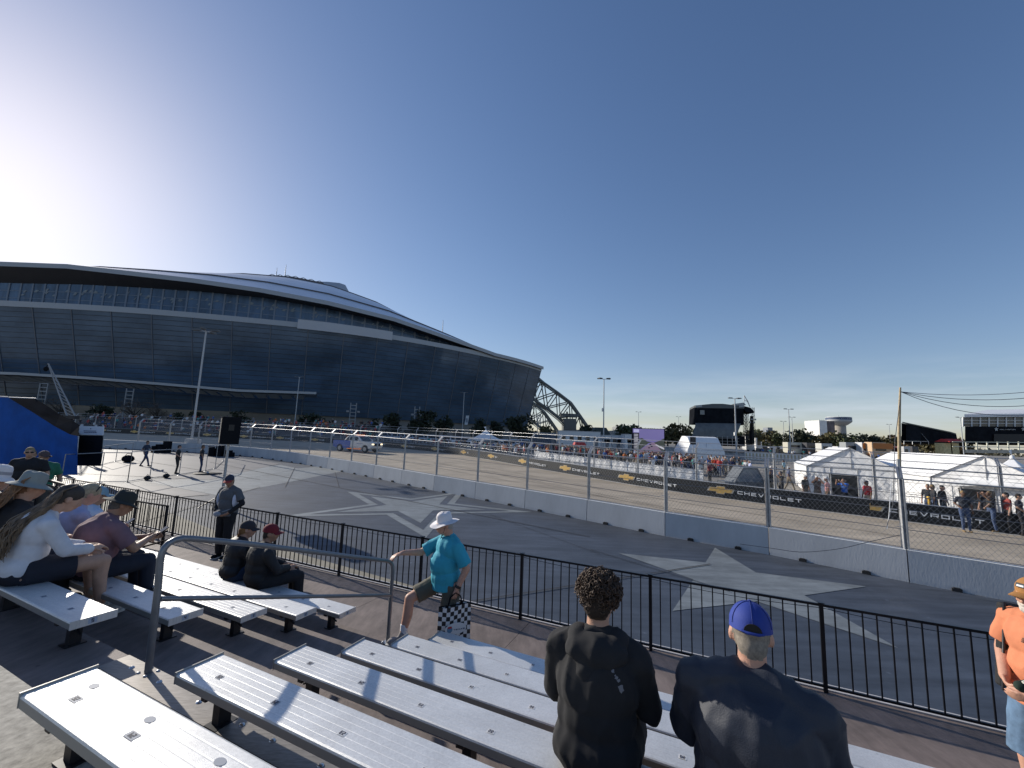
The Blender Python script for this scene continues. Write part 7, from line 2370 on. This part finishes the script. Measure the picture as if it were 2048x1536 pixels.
mb.tube([V(0, -bw / 2, -.03), V(0, bw / 2, -.03)], .006, 5); mb.build('bag_handle', m_blackp, bt)
for side in (1,):
    mb = MB(); c = V(-.058, 0, -.26)
    mb.poly([c + V(0, .125 * math.cos(a * .2618), .062 * math.sin(a * .2618)) for a in range(24)], V(-.004, 0, 0)); o = mb.build('emblem', m_chk[1], bt)
    mb = MB(); word(mb, 'TEXAS', c + V(-.0045, .025, -.016), V(0, -1, 0), V(0, 0, 1), .022, .005, V(-.002, 0, 0)); tri_fix(mb.build('emblem_text', M('text_navy', (.03, .04, .10), .6), o))
    mb = MB(); mb.poly([c + V(-.0042, .07 + .032 * math.cos(a * .5236), -.002 + .034 * math.sin(a * .5236)) for a in range(12)], V(-.002, 0, 0)); mb.build('emblem_globe', M('globe_blue', (.12, .25, .38), .6), o)
    mb = MB(); mb.poly([c + V(-.0065, .10, .012), c + V(-.0065, .045, .012), c + V(-.0065, .05, .032), c + V(-.0065, .088, .032)], V(-.001, 0, 0)); mb.build('emblem_red', m_redp, o)

# --- seated figure helper (seat surface at z=0 of the root, forward +y)
def seated(label, u, w, row, facing, skin, vox, lean=.12, headf=(0, 1, -.1), hair=(.05, .035, .02), topmat=None, botmat=None, knees=.44, drop=.43, arms='lap', sc=1.0, head_off=(0, 0, 0), sleeve='long', shmat=None, bulk=1.0, topname='jacket', bottoms='long', disp=.010, inf=.016, hairb=(.074,), shoes=True, neckh=.60):
    F = Fig(label, P(u, w, dz(SD[row])), yaw(facing), skin, vox)
    B = bulk
    ch = V(0, lean * .7 - .02, .40); nk = V(0, lean + .0, neckh)
    hc = nk + V(0, .045, .142) + V(*head_off)
    F.head(hc, V(*headf), nk + V(0, 0, -.03))
    sh = {s: V(.172 * s * B, lean * .85, neckh - .085) for s in (1, -1)}
    if arms == 'lap':
        el = {s: V(.225 * s * B, lean + .10, .25) for s in (1, -1)}; wr = {s: V(.08 * s, lean + .30, .20) for s in (1, -1)}
    elif arms == 'phone':
        el = {s: V(.22 * s * B, lean + .14, .27) for s in (1, -1)}; wr = {s: V(.05 * s, lean + .36, .30) for s in (1, -1)}
    elif arms == 'down':
        el = {s: V(.27 * s * B, lean - .0, .27) for s in (1, -1)}; wr = {s: V(.16 * s, lean + .22, .16) for s in (1, -1)}
    for s in (1, -1):
        F.limb((sh[s], .056), (el[s], .043), (wr[s], .030))
        F.b += handp(wr[s], (V(0, 1, .05) - V(.5 * s, 0, 0)), V(-s * .5, 0, -1) if arms != 'phone' else V(-s, 0, .2), s, .8)
        hp = V(.095 * s, .02, .095); kn = V(.13 * s, knees, .085); an = V(.12 * s, knees + .03, -drop + .10)
        F.limb((hp, .092 * B), (kn, .062)); F.limb((kn, .058), (kn.lerp(an, .3) + V(0, -.015, 0), .056), (an, .037))
        F.__dict__.setdefault('legs', []).append((hp, kn, an))
    F.b += [ell_(V(0, .0, .11), .175 * B, .13, .115), ell_(V(0, lean * .35, .25), .155 * B, .12 * B, .16), ell_(ch, .175 * B, .125 * B, .17), cap_(sh[-1], sh[1], .060)] + [cap_(nk + V(.02 * s, -.02, -.015), sh[s], .055, .045) for s in (1, -1)]
    F.finish([skin, M('hair_%02d_%02d' % (int(hair[0] * 99), int(hair[1] * 99)), hair, .8, var=.3, vs=60), skin], HT)
    top = [cap_(nk + V(.025 * s, -.025, -.02), sh[s], .055, .052) for s in (1, -1)] + [ell_(V(0, .0, .13), .178 * B, .135, .12), ell_(V(0, lean * .35, .25), .158 * B, .125 * B, .17), ell_(ch, .178 * B, .13 * B, .17), cap_(sh[-1], sh[1], .064), cap_(nk + V(0, -.01, -.05), nk + V(0, .005, .022), .080, .060, flat=True)]
    for s in (1, -1):
        if sleeve == 'long': top += [cap_(sh[s], el[s], .056, .046), cap_(el[s], el[s].lerp(wr[s], .92), .045, .036, flat=True)]
        else: top += [cap_(sh[s], sh[s].lerp(el[s], .78), .056, .064, flat=True)]
    F.part(topname, top, topmat, inf, disp=folds(disp, 7.5, u * 3))
    bot = [ell_(V(0, .0, .10), .172 * B, .13, .115)]
    for hp, kn, an in F.legs:
        if bottoms == 'long': bot += [cap_(hp, kn, .096 * B, .07), cap_(kn, an + V(0, 0, .0), .068, .055, flat=True)]
        else: bot += [cap_(hp, hp.lerp(kn, .62), .105 * B, .10, flat=True)]
    F.part('trousers' if bottoms == 'long' else 'shorts', bot, botmat, .008, disp=folds(.007, 9, u))
    if shoes:
        for hp, kn, an in F.legs: shoe(an + V(0, 0, -.01), V(0, 1, 0), F.root, shmat or m_blackf, m_sole)
    F.sh, F.el, F.wr, F.nk = sh, el, wr, nk
    return F
# --- young man with curly hair in black hoodie
m_hood = cloth('hoodie_black', (.020, .020, .022), .95, bump=.35, bs=420)
F = seated('young man with curly brown hair in a black hooded top seen from behind', .49, 2.13, 3, WW + UU * .08, m_skin, .011, lean=.06, headf=(.12, 1, -.12), hair=(.055, .032, .018), topmat=m_hood, botmat=cloth('shorts_black', (.018, .018, .02)), arms='lap', bulk=1.04, topname='hoodie', bottoms='short', disp=.016, inf=.020, neckh=.600)
F.part('hood', [ell_(F.nk + V(0, -.085, -.045), .15, .085, .075), ell_(F.nk + V(-.09, -.03, -.01), .06, .075, .05), ell_(F.nk + V(.09, -.03, -.01), .06, .075, .05), cap_(F.nk + V(-.03, -.12, -.12), F.nk + V(.02, -.10, -.16), .06, .03)], m_hood, .004, disp=folds(.012, 9, 4, (1, 1, 1)))
# curls
rd = random.Random(4); mb = MB()
for k in range(900):
    v = Vector((rd.gauss(0, 1), rd.gauss(0, 1), rd.gauss(.25, 1))).normalized()
    if v.y > .62 and v.z < .55: continue
    if v.z < -.62: continue
    rr = 1.0 + rd.uniform(-.06, .10)
    p = F.T(v.x * .100 * rr, v.y * .110 * rr - .022, v.z * .092 * rr + .045)
    if v.z < -.2: p = F.T(v.x * .088 * rr, v.y * .100 * rr - .02, v.z * .095 * rr + .042)
    a = Vector((rd.gauss(0, 1), rd.gauss(0, 1), rd.gauss(0, 1))).normalized(); b = a.cross(v).normalized() if a.cross(v).length > .1 else V(1, 0, 0)
    R0 = rd.uniform(.007, .013); pts = []
    for j in range(7):
        t = j * 1.15; pts.append(p + (a * math.cos(t) + b * math.sin(t)) * R0 + v * (j * .0022))
    mb.tube(pts, .0027, 4, cap=False)
o = mb.build('curly_hair', M('curls_brown', (.060, .034, .020), .6, var=.5, vs=70), F.root)
F.part('hair_mass', [ell_(F.T(0, -.022, .046), .090, .100, .082, 'hair', F.ax), ell_(F.T(0, -.05, -.01), .072, .068, .070, 'hair', F.ax)], M('curls_dark', (.030, .018, .012), .9, var=.4, vs=90), .0, disp=folds(.010, 60, 2, (1, 1, 1)))
# pale island chain print on the back
from mathutils.bvhtree import BVHTree
hm = [c for c in F.root.children if c.name.startswith('hoodie')][0].data
BT = BVHTree.FromPolygons([v.co.copy() for v in hm.vertices], [tuple(p.vertices) for p in hm.polygons])
mb = MB()
for cx, cz, a, b, r in ((.088, .515, .006, .010, .5), (.100, .497, .004, .004, 0), (.106, .489, .008, .006, .4), (.115, .479, .008, .006, .2), (.126, .448, .011, .017, .3)):
    pts = []
    for k in range(10):
        t = k * .6283; rr = 1 + .25 * math.sin(k * 2.3 + cx * 90)
        x, z = math.cos(t) * a * rr, math.sin(t) * b * rr
        pts.append(V(cx + x * math.cos(r) - z * math.sin(r), -.0, cz + x * math.sin(r) + z * math.cos(r)))
    q_ = []
    for p in pts:
        h_ = BT.ray_cast(V(p.x, -1, p.z), V(0, 1, 0))[0]
        q_.append(V(p.x, (h_.y if h_ else -.16) - .003, p.z))
    c_ = sum(q_, Vector()) / len(q_)
    mb.add([c_] + q_, [(0, 1 + (k + 1) % 10, 1 + k) for k in range(10)])
pr_ = tri_fix(mb.build('back_print', M('print_grey', (.20, .20, .22), .8), F.root)); 

# --- man with blue cap and navy jacket
m_navy = cloth('jacket_navy', (.022, .027, .042), .62, bump=.25, bs=200)
F = seated('man in a royal blue cap and navy jacket seen from behind', -.16, 2.06, 3, WW - UU * .10, m_skin3, .0115, lean=.09, headf=(-.10, 1, -.15), hair=(.22, .19, .155), topmat=m_navy, botmat=cloth('jeans_dark', (.02, .035, .06)), arms='lap', bulk=1.24, topname='jacket', disp=.018, inf=.026, neckh=.600)
F.part('jacket_collar', [cap_(F.nk + V(0, -.012, -.05), F.nk + V(0, -.0, .018), .092, .080, flat=True)], m_navy, 0)
m_bcap = cloth('cap_blue', (.018, .045, .28), .75)
c_ = baseball_cap(F.T, F.ax, F.root, m_bcap)
mb = MB(); n = 14
pts = [F.T(.034 * math.cos(math.pi * k / n), -.112, .030 + .030 * math.sin(math.pi * k / n)) for k in range(n + 1)]
mb.poly(pts, F.ax[1] * -.004); tri_fix(mb.build('cap_opening', M('opening_shadow', (.02, .018, .016), .9), c_))
mb = MB(); mb.tube([F.T(-.040, -.108, .028), F.T(-.02, -.119, .024), F.T(.02, -.119, .024), F.T(.040, -.108, .028)], .006, 6); mb.build('cap_strap', m_bcap, c_)
mb = MB()
for k in range(6):
    t = k * math.pi / 3 + .52
    mb.tube([F.T(math.cos(t) * math.cos(p_) * .0855, math.sin(t) * math.cos(p_) * .1055 - .008, .042 + math.sin(p_) * .0895) for p_ in (0, .3, .6, .9, 1.2, 1.5)], .0016, 4)
mb.build('cap_seams', M('seam_blue', (.012, .03, .18), .8), c_)

# --- two people in black jackets on the front row
F = seated('person in a dark cap and black quilted jacket on the front bench', 6.12, 3.92, 0, WW - UU * .35, m_skin, .014, lean=.10, headf=(.35, 1, -.15), hair=(.30, .16, .06), topmat=cloth('jacket_quilt', (.020, .022, .028), .6), botmat=cloth('jeans_mid', (.03, .06, .12)), bulk=1.1, neckh=.52, drop=.40)
baseball_cap(F.T, F.ax, F.root, cloth('cap_charcoal', (.035, .033, .040)))
mb = MB(); rd = random.Random(2)
for k in range(60):
    a = rd.uniform(-1, 1); p = F.T(a * .07, -.085 - rd.random() * .02, .0)
    mb.tube([p, p - V(0, .0, .05) , p - V(a * .02, .01, .10 + rd.random() * .03)], .004, 3, cap=False)
mb.build('long_hair', M('hair_auburn', (.30, .15, .06), .7, var=.3, vs=60), F.root)
F = seated('person in a dark red cap and black jacket on the front bench', 5.58, 3.92, 0, WW - UU * .45, m_skin2, .014, lean=.08, headf=(.4, 1, -.12), hair=(.03, .02, .015), topmat=cloth('jacket_black', (.016, .017, .02), .7), botmat=cloth('jeans_black', (.015, .016, .02)), bulk=1.25, neckh=.54, drop=.40, knees=.50)
baseball_cap(F.T, F.ax, F.root, cloth('cap_red', (.18, .012, .022)))

# --- long haired woman in white
m_whitetop = cloth('top_white', (.66, .66, .70), .8)
F = seated('woman with very long wavy hair in a white top and bare knees', 5.25, 1.56, 4, WW - UU * .10, m_skin, .0115, lean=.12, headf=(.06, 1, -.55), hair=(.075, .052, .032), topmat=m_whitetop, botmat=cloth('skirt_navy', (.016, .018, .03)), arms='lap', bulk=1.02, topname='long_sleeved_top', bottoms='short', disp=.006, inf=.010, neckh=.555, head_off=(0, .07, -.035), shmat=cloth('shoe_pale', (.5, .5, .5)), drop=.42, knees=.50)
rd = random.Random(9)
def long_hair(F, n, length, mat, spread=.12, seed=1, back=.10, w=.006):
    rd = random.Random(seed); mb = MB()
    for k in range(n):
        a = rd.uniform(-1, 1); q = rd.random()
        p0 = F.T(a * .055, -.02 - q * .04, .118 - q * .03)
        p1 = F.T(a * .082, -.085 - .015 * q, .05 - q * .06)
        pts = [p0, p1]
        L_ = length * rd.uniform(.7, 1.05); m = 12
        x0 = p1.x + a * .012; dx_ = a * spread * rd.uniform(.5, 1.0)
        ph = rd.uniform(0, 6.28)
        for j in range(1, m + 1):
            t = j / m
            z = p1.z - t * L_
            yb = -.125 - .03 * q + (F.nk.y * max(0, (z - .1)) / F.nk.z) * .9
            e_ = min(1, t * 1.35); e_ = e_ * e_ * (3 - 2 * e_)
            y = p1.y * (1 - e_) + yb * e_ + .010 * math.sin(t * 15 + ph)
            pts.append(V(x0 + dx_ * t + .013 * math.sin(t * 13 + ph * 1.7), y - .015 * q, z))
        rs = [w * .6, w] + [w * (1 - .65 * (j / m) ** 2) for j in range(1, m + 1)]
        mb.tube(pts, rs, 4, cap=False)
    return mb.build('long_hair', mat, F.root)
m_lh = M('hair_light_brown', (.16, .105, .06), .42, var=.55, vs=22)
long_hair(F, 330, .50, m_lh, .11, 3)
F.part('hair_top', [ell_(F.T(0, -.014, .036), .082, .100, .092, 'hair', F.ax), ell_(F.T(0, -.06, -.02), .072, .06, .075, 'hair', F.ax)], M('hair_dark_top', (.040, .030, .024), .6, var=.4, vs=60), 0, disp=folds(.004, 40, 2))

# --- man in mauve shirt with dark bucket hat
F = seated('big man in a mauve t-shirt and dark bucket hat looking down at his phone', 5.66, 2.17, 3, WW - UU * .05, m_skin2, .012, lean=.10, headf=(.12, 1, -.50), hair=(.10, .09, .08), topmat=cloth('tee_mauve', (.20, .12, .15), .9), botmat=cloth('jeans_navy', (.012, .018, .035)), arms='phone', bulk=1.34, topname='tshirt', sleeve='short', disp=.012, inf=.018, neckh=.575, head_off=(0, .05, -.03))
bucket_hat(F.T, F.ax, F.root, cloth('hat_dark', (.028, .032, .030)), brim=.062, crown=.105, droop=.30, name='bucket_hat', wav=.006)
def phone(F, label):
    t = thing('mobile_phone', label, 'phone', F.root.matrix_basis @ (V(0, F.wr[1].y + .12, F.wr[1].z + .04)), F.root.rotation_euler.z)
    t.rotation_euler = (R_(-55), 0, F.root.rotation_euler.z)
    mb = MB(); mb.box(-.037, .037, -.005, .004, -.075, .075); o = mb.build('phone_case', m_blackp, t); smooth_bevel(o, .004)
    mb = MB(); mb.box(-.034, .034, -.0065, -.0052, -.071, .071); mb.build('phone_screen', M('phone_glass', (.05, .06, .08), .1), t)
phone(F, 'mobile phone in the hands of the man in mauve')
# --- blonde person with glasses pushed up on the head
F = seated('blonde woman in a pale lilac top with a dark band on her hair looking down', 6.42, 2.17, 3, WW, m_skin3, .014, lean=.12, headf=(.1, 1, -.5), hair=(.34, .28, .19), topmat=cloth('top_lilac', (.45, .46, .66)), botmat=cloth('trousers_khaki', (.30, .26, .19)), bulk=.98, topname='shirt', disp=.008, neckh=.60, head_off=(0, .04, -.02), arms='phone', knees=.5)
phone(F, 'pale mobile phone held by the blonde woman')
mb = MB(); mb.tube([F.T(-.081, .01, .05), F.T(-.06, .02, .105), F.T(0, .03, .128), F.T(.06, .02, .105), F.T(.081, .01, .05)], .006, 6); mb.build('hair_band', m_dark, F.root)
F.part('hair', [ell_(F.T(0, -.016, .036), .083, .101, .092, 'hair', F.ax), ell_(F.T(0, -.075, -.03), .05, .045, .05, 'hair', F.ax)], M('hair_blonde', (.36, .30, .20), .55, var=.35, vs=50), 0, disp=folds(.004, 40, 5))
# --- green grey bucket hat woman
F = seated('woman in a grey green bucket hat with auburn hair behind the long haired woman', 5.86, 1.55, 4, WW, m_skin, .014, lean=.14, headf=(.1, 1, -.30), hair=(.20, .10, .05), topmat=cloth('top_dark', (.03, .028, .03)), botmat=cloth('jeans_black', (.015, .016, .02)), bulk=1.0, topname='top', neckh=.575)
bucket_hat(F.T, F.ax, F.root, cloth('hat_greygreen', (.26, .29, .28)), brim=.060, crown=.105, droop=.45, name='bucket_hat')
long_hair(F, 120, .36, M('hair_copper', (.24, .12, .05), .5, var=.4, vs=30), .10, 8)
# --- white bucket hat at the frame edge
F = seated('person in a white bucket hat with a grey band at the left edge', 6.50, 1.55, 4, WW, m_skin, .014, lean=.08, headf=(.1, 1, -.2), hair=(.12, .08, .05), topmat=cloth('top_slate', (.06, .08, .14)), botmat=cloth('jeans_black', (.015, .016, .02)), bulk=1.0, topname='top', neckh=.60)
h_ = bucket_hat(F.T, F.ax, F.root, cloth('hat_white', (.74, .71, .72), bump=.15), brim=.040, crown=.11, droop=.85, name='bucket_hat')
mb = MB(); mb.lathe([(.0905, .055), (.0885, .085)], (0, 0, 0), 28); mb.v = [tuple(F.T(x * .93, y * 1.08 - .008, z)) for x, y, z in mb.v]; mb.build('hat_band', cloth('band_grey', (.35, .35, .38)), h_)
# --- blue cap person behind the guard
F = seated('person in a pale blue cap and white shirt sitting behind the black stair guard', 7.75, 2.80, 2, WW, m_skin2, .014, lean=.12, headf=(.1, 1, -.2), hair=(.05, .03, .02), topmat=cloth('shirt_white_blue', (.50, .58, .72)), botmat=cloth('jeans_mid', (.03, .06, .12)), bulk=1.05, topname='shirt', neckh=.58)
baseball_cap(F.T, F.ax, F.root, cloth('cap_paleblue', (.22, .36, .45)))

# --- standing figures
def standing(label, loc, facing, skin, vox, H=1.75, headf=(0, 1, -.1), hair=(.05, .035, .02), topmat=None, botmat=None, arms='down', sleeve='short', bulk=1.0, topname='shirt', bottoms='long', shmat=None, topz=.88, inf=.014, disp=.009, beard=None, sleeve_mat=None, step=0.0):
    F = Fig(label, loc, yaw(facing), skin, vox)
    k = H / 1.75; F.root.scale = (k, k, k); B = bulk
    nk = V(0, 0, 1.46)
    F.head(nk + V(0, .04, .142), V(*headf), nk + V(0, -.01, -.03), beard=bool(beard))
    sh = {s: V(.172 * s * B, -.01, 1.385) for s in (1, -1)}
    A = {'down': {s: (V(.25 * s * B, -.02, 1.12), V(.23 * s * B, .08, .88)) for s in (1, -1)},
         'pockets': {s: (V(.30 * s * B, -.03, 1.14), V(.16 * s, .13, .95)) for s in (1, -1)},
         'carry': {1: (V(.27, .0, 1.14), V(.10, .20, 1.02)), -1: (V(-.27, .02, 1.13), V(-.12, .22, 1.00))}}[arms]
    for s in (1, -1):
        el, wr = A[s]
        F.limb((sh[s], .056), (el, .044), (wr, .031)); F.b += handp(wr, (wr - el) + V(-.1 * s, .05, 0), V(-s, .2, 0), s, .7)
        hp = V(.095 * s, 0, .92); an = V(.11 * s, -.02 + step * s, .09); kn = hp.lerp(an, .5) + V(0, .04, 0)
        F.limb((hp, .092 * B), (kn, .062), (kn.lerp(an, .35) + V(0, -.02, 0), .058), (an, .037))
        F.__dict__.setdefault('legs', []).append((hp, kn, an))
    F.b += [ell_(V(0, 0, .96), .170 * B, .125 * B, .13), ell_(V(0, .01, 1.11), .155 * B, .125 * B, .17), ell_(V(0, 0, 1.29), .175 * B, .125 * B, .16), cap_(sh[-1], sh[1], .060)] + [cap_(nk + V(.02 * s, -.02, -.015), sh[s], .055, .045) for s in (1, -1)]
    F.finish([skin, M('hair_%02d_%02d' % (int(hair[0] * 99), int(hair[1] * 99)), hair, .8, var=.3, vs=60), beard or skin], HT)
    top = [cap_(nk + V(.025 * s, -.025, -.02), sh[s], .055, .052) for s in (1, -1)] + [ell_(V(0, 0, .98), .172 * B, .13 * B, .12), ell_(V(0, .012, 1.11), .158 * B, .13 * B, .18), ell_(V(0, 0, 1.29), .178 * B, .13 * B, .16), cap_(sh[-1], sh[1], .064), cap_(V(0, 0, topz), V(0, 0, topz + .12), .165 * B, .165 * B, flat=True), cap_(nk + V(0, -.01, -.06), nk + V(0, -.005, -.01), .085, .064, flat=True)]
    sl_ = []
    for s in (1, -1):
        el, wr = A[s]
        if sleeve == 'short' or sleeve_mat: top += [cap_(sh[s], sh[s].lerp(el, .75), .058, .066, flat=True)]
        if sleeve == 'long': (sl_ if sleeve_mat else top).extend([cap_(sh[s], el, .052 if sleeve_mat else .056, .050), cap_(el, el.lerp(wr, .95), .046, .038, flat=True)])
    F.part(topname, top, topmat, inf, disp=folds(disp, 8, loc.x))
    if sl_:
        for h_ in (sl_[:2], sl_[2:]): F.part('sleeve', h_, sleeve_mat, .004, disp=folds(.005, 12, 1))
    bot = [ell_(V(0, 0, .93), .168 * B, .125 * B, .12)]
    for hp, kn, an in F.legs:
        if bottoms == 'long': bot += [cap_(hp, kn, .098 * B, .074), cap_(kn, an + V(0, 0, .0), .073, .062, flat=True)]
        else: bot += [cap_(hp, hp.lerp(kn, 1.0), .105 * B, .105, flat=True)]
    F.part('trousers' if bottoms == 'long' else 'shorts', bot, botmat, .008, disp=folds(.008, 9, loc.y))
    for hp, kn, an in F.legs: shoe(an + V(0, 0, -.008), V(0, 1, 0), F.root, shmat or m_blackf, m_sole)
    F.sh, F.A, F.nk = sh, A, nk
    return F
# security woman
fc = Vector((-.25, -1, 0))
F = standing('security woman in a grey and white polo standing by the fence', P(8.75, 5.38, dz(2.612)), fc, m_skin2, .013, 1.66, headf=(-.35, 1, -.35), hair=(.02, .015, .012), topmat=cloth('polo_grey', (.10, .105, .115)), botmat=cloth('trousers_black', (.012, .012, .015)), arms='pockets', sleeve='long', sleeve_mat=cloth('sleeve_black', (.012, .012, .016)), bulk=1.12, topname='polo_shirt')
c_ = baseball_cap(F.T, F.ax, F.root, cloth('cap_navywhite', (.03, .035, .06)), cloth('brim_red', (.40, .05, .04)))
mb = MB()
for k in range(6):
    for j in range(5):
        t0, t1 = math.pi * (1.15 + .5 * k / 6), math.pi * (1.15 + .5 * (k + 1) / 6); a, b = j * .25, (j + 1) * .25
        mb.add([F.T(math.cos(t) * math.cos(p_) * .087, math.sin(t) * math.cos(p_) * .107 - .008, .042 + math.sin(p_) * .091) for t, p_ in ((t0, a), (t1, a), (t1, b), (t0, b))], [(0, 1, 2, 3)])
mb.build('cap_white_panel', M('cap_white', (.7, .7, .72), .8), c_)
glasses(F.T, F.ax, F.root, M('lens_red', (.12, .01, .015), .1))
for s in (1, -1):
    F.part('side_panel', [ell_(V(.205 * s * 1.0, .02, 1.20), .035, .085, .15)], cloth('panel_white', (.62, .64, .74)), .0, disp=folds(.004, 9, 1))
mb = MB(); mb.ell(V(.04, .20, .93), (.10, .035, .055)); mb.tube([V(-.20, .05, 1.05), V(-.10, .17, .99), V(.02, .19, .95)], .008, 5); mb.build('waist_bag', cloth('waist_bag', (.30, .32, .36)), F.root)
F.part('ponytail', [cap_(F.T(0, -.10, .03), F.T(0, -.13, -.06), .035, .03, 'hair'), cap_(F.T(0, -.13, -.06), F.T(.01, -.12, -.16), .03, .018, 'hair')], M('hair_black', (.015, .012, .012), .6), 0)

# orange shirt man at the right edge
fc = Vector((-1, .0, 0))
m_btan = M('beard_white', (.55, .50, .45), .9, var=.2, vs=60)
F = standing('bearded man in an orange t-shirt and tan cap at the right edge carrying folded chairs', P(-2.17, 4.42, dz(2.612)), fc, m_skin3, .0095, 1.76, headf=(-.10, 1, -.12), hair=(.25, .22, .2), topmat=cloth('tee_orange', (.62, .22, .11), .9), botmat=cloth('denim_shorts', (.10, .17, .27), .9, var=.3, vs=9), arms='carry', bulk=1.14, topname='tshirt', bottoms='short', beard=m_btan, shmat=cloth('shoe_grey', (.28, .26, .25)), step=.10)
c_ = baseball_cap(F.T, F.ax, F.root, cloth('cap_tan', (.36, .17, .05)))
mb = MB(); q = [F.T(-.030, .092, .072), F.T(.030, .092, .072), F.T(.028, .080, .098), F.T(-.028, .080, .098)]; mb.poly(q, F.ax[1] * .006); o = mb.build('cap_patch', M('patch_dark', (.04, .045, .05), .7), c_)
mb = MB(); mb.poly([F.T(-.020, .0995, .080), F.T(.020, .0995, .080), F.T(.018, .0945, .090), F.T(-.018, .0945, .090)], F.ax[1] * .003); mb.build('patch_lettering', m_let, o)
glasses(F.T, F.ax, F.root)
F.part('beard', [ell_(F.T(0, .058, -.082), .050, .046, .036, 'b', F.ax), ell_(F.T(0, .092, -.048), .030, .012, .010, 'b', F.ax), ell_(F.T(.052, .03, -.06), .018, .035, .035, 'b', F.ax), ell_(F.T(-.052, .03, -.06), .018, .035, .035, 'b', F.ax)], m_btan, .002, vox=.006, disp=folds(.004, 70, 3, (1, 1, 1)))
mb = MB(); rd = random.Random(6)
for r in range(3):
    for k in range(5): 
        x = -.115 + k * .020 + r * .004; mb.box(x, x + .013, .1805, .19, 1.325 - r * .012, 1.333 - r * .012)
mb.build('chest_print', M('print_brown', (.20, .09, .06), .9), F.root)
MW = F.root.matrix_basis.copy()
t = thing('folded_blanket', 'dark green folded blanket with striped edge carried by the man in orange', 'blanket', MW @ V(-.24, .20, 1.10), F.root.rotation_euler.z)
tip, tp_, bt_ = V(0, .30, .03), V(-.02, -.26, .21), V(0, -.26, -.14)
organic('blanket_cloth', [cap_(tip, tp_, .018, .045), cap_(tip, bt_, .02, .05), cap_(tip, (tp_ + bt_) / 2, .03, .06), cap_(tp_, bt_, .05, .05), cap_(tip.lerp(tp_, .5), tip.lerp(bt_, .5), .035, .035), cap_(tip.lerp(tp_, .75), tip.lerp(bt_, .75), .04, .04)], .012, cloth('blanket_green', (.020, .036, .026), .95, var=.5, vs=9), t, disp=folds(.012, 9, 8, (1, 1, 1)))
mb = MB()
for k in range(7):
    a = tip.lerp(tp_, k / 7) + V(-.02, 0, .035 + .012 * k / 7); b = tip.lerp(tp_, (k + .5) / 7) + V(-.02, 0, .035 + .012 * k / 7); mb.tube([a, b], .008, 6)
mb.build('striped_edge', M('edge_cream', (.7, .68, .6), .8), t)
t = thing('folded_chair', 'black folded seat hanging on the far side of the man in orange', 'chair', MW @ V(.24, -.06, 1.22), F.root.rotation_euler.z)
mb = MB(); mb.hexa([V(-.03, -.10, -.36), V(.03, -.10, -.36), V(.03, .16, -.34), V(-.03, .16, -.34), V(-.03, -.12, .22), V(.03, -.12, .22), V(.03, .08, .26), V(-.03, .08, .26)]); o = mb.build('seat_pad', cloth('chair_black', (.014, .014, .016), .8), t); smooth_bevel(o, .02)
mb = MB(); mb.tube([V(-.04, .17, -.35), V(-.04, .09, .27), V(-.04, -.12, .23)], .010, 6); mb.build('chair_frame', m_dark, t)

# people standing at the left behind the rail
for (u, w, sk, tm, hr_, lb, hf, cap, bulk) in [
    (13.85, 4.0, m_skin, cloth('tee_black', (.014, .015, .018)), (.26, .19, .10), 'man with fair hair and black t-shirt standing at the left before the blue tarp', (-.3, 1, -.05), None, 1.25),
    (14.6, 4.45, m_skin2, cloth('tee_green', (.03, .17, .10)), (.10, .07, .05), 'man in a green t-shirt and brown cap half hidden behind the fair haired man', (-.8, 1, -.1), cloth('cap_brown', (.10, .07, .07)), 1.2),
    (15.5, 4.5, m_skin2, cloth('tee_yellow', (.34, .32, .13)), (.06, .05, .04), 'man in a yellow t-shirt with red print facing the camera at the left', (.2, 1, -.1), None, 1.15),
    (15.25, 3.55, m_skin2, cloth('tee_black', (.014, .015, .018)), (.04, .03, .02), 'person in black cut off by the left edge before the rail', (.3, 1, 0), None, 1.3)]:
    p = P(u, w, dz(SD[0] + .245) if w < 4.08 else dz(2.612))
    dd = Vector((-p.x, -p.y, 0)).normalized()
    dd = Vector((dd.x * .9 + .2, dd.y, 0)) if 'black t-shirt' not in lb else Vector((-.3, .5, 0)) * -1
    F = standing(lb, p, dd, sk, .016, 1.80 if w < 4.08 else 1.88, headf=hf, hair=hr_, topmat=tm, botmat=cloth('trousers_grey', (.10, .10, .09)), bulk=bulk, topname='tshirt')
    if cap: baseball_cap(F.T, F.ax, F.root, cap)
    if 'fair' in lb: glasses(F.T, F.ax, F.root)
    if 'yellow' in lb:
        mb = MB()
        for k in range(7): mb.box(-.11 + k * .031, -.11 + k * .031 + .024, .146, .156, 1.27, 1.32); mb.box(-.11 + k * .031, -.11 + k * .031 + .024, .148, .157, 1.22, 1.25)
        mb.build('chest_print', M('print_maroon', (.22, .03, .04), .8), F.root)
# black rail before them
t = thing('side_rail', 'black steel rail behind the white hats at the left edge', 'guard rail', P(10.5, 3.2, dz(2.4)))
inv = Matrix.Translation(t.location).inverted()
def rch(mb, nm): o = mb.build(nm, m_picket, t); o.matrix_parent_inverse = inv; return o
RA, RB = atz(-60, 920, dz(1.32)), atz(152, 975, dz(1.32))
mb = MB(); mb.beam(RA, RB, .045, .045); mb.beam(RA - V(0, 0, .10), RB - V(0, 0, .10), .03, .03); rch(mb, 'rail_bars')
for k in range(9):
    p = RA.lerp(RB, k / 8); mb = MB(); mb.beam(V(p.x, p.y, dz(2.39)), p, .03, .03); rch(mb, 'rail_post')

# --- bits lying about the benches
for k, (u, w, row, lb) in enumerate(((4.35, 2.17, 3, 'dark folded bag and jacket between the man in mauve and the long haired woman'),)):
    pass

for o in (list(CP.values()) + list(CPF.values())):
    if 'category' not in o: bpy.data.objects.remove(o)
bpy.data.scenes.remove(TSC)
bpy.context.view_layer.update()
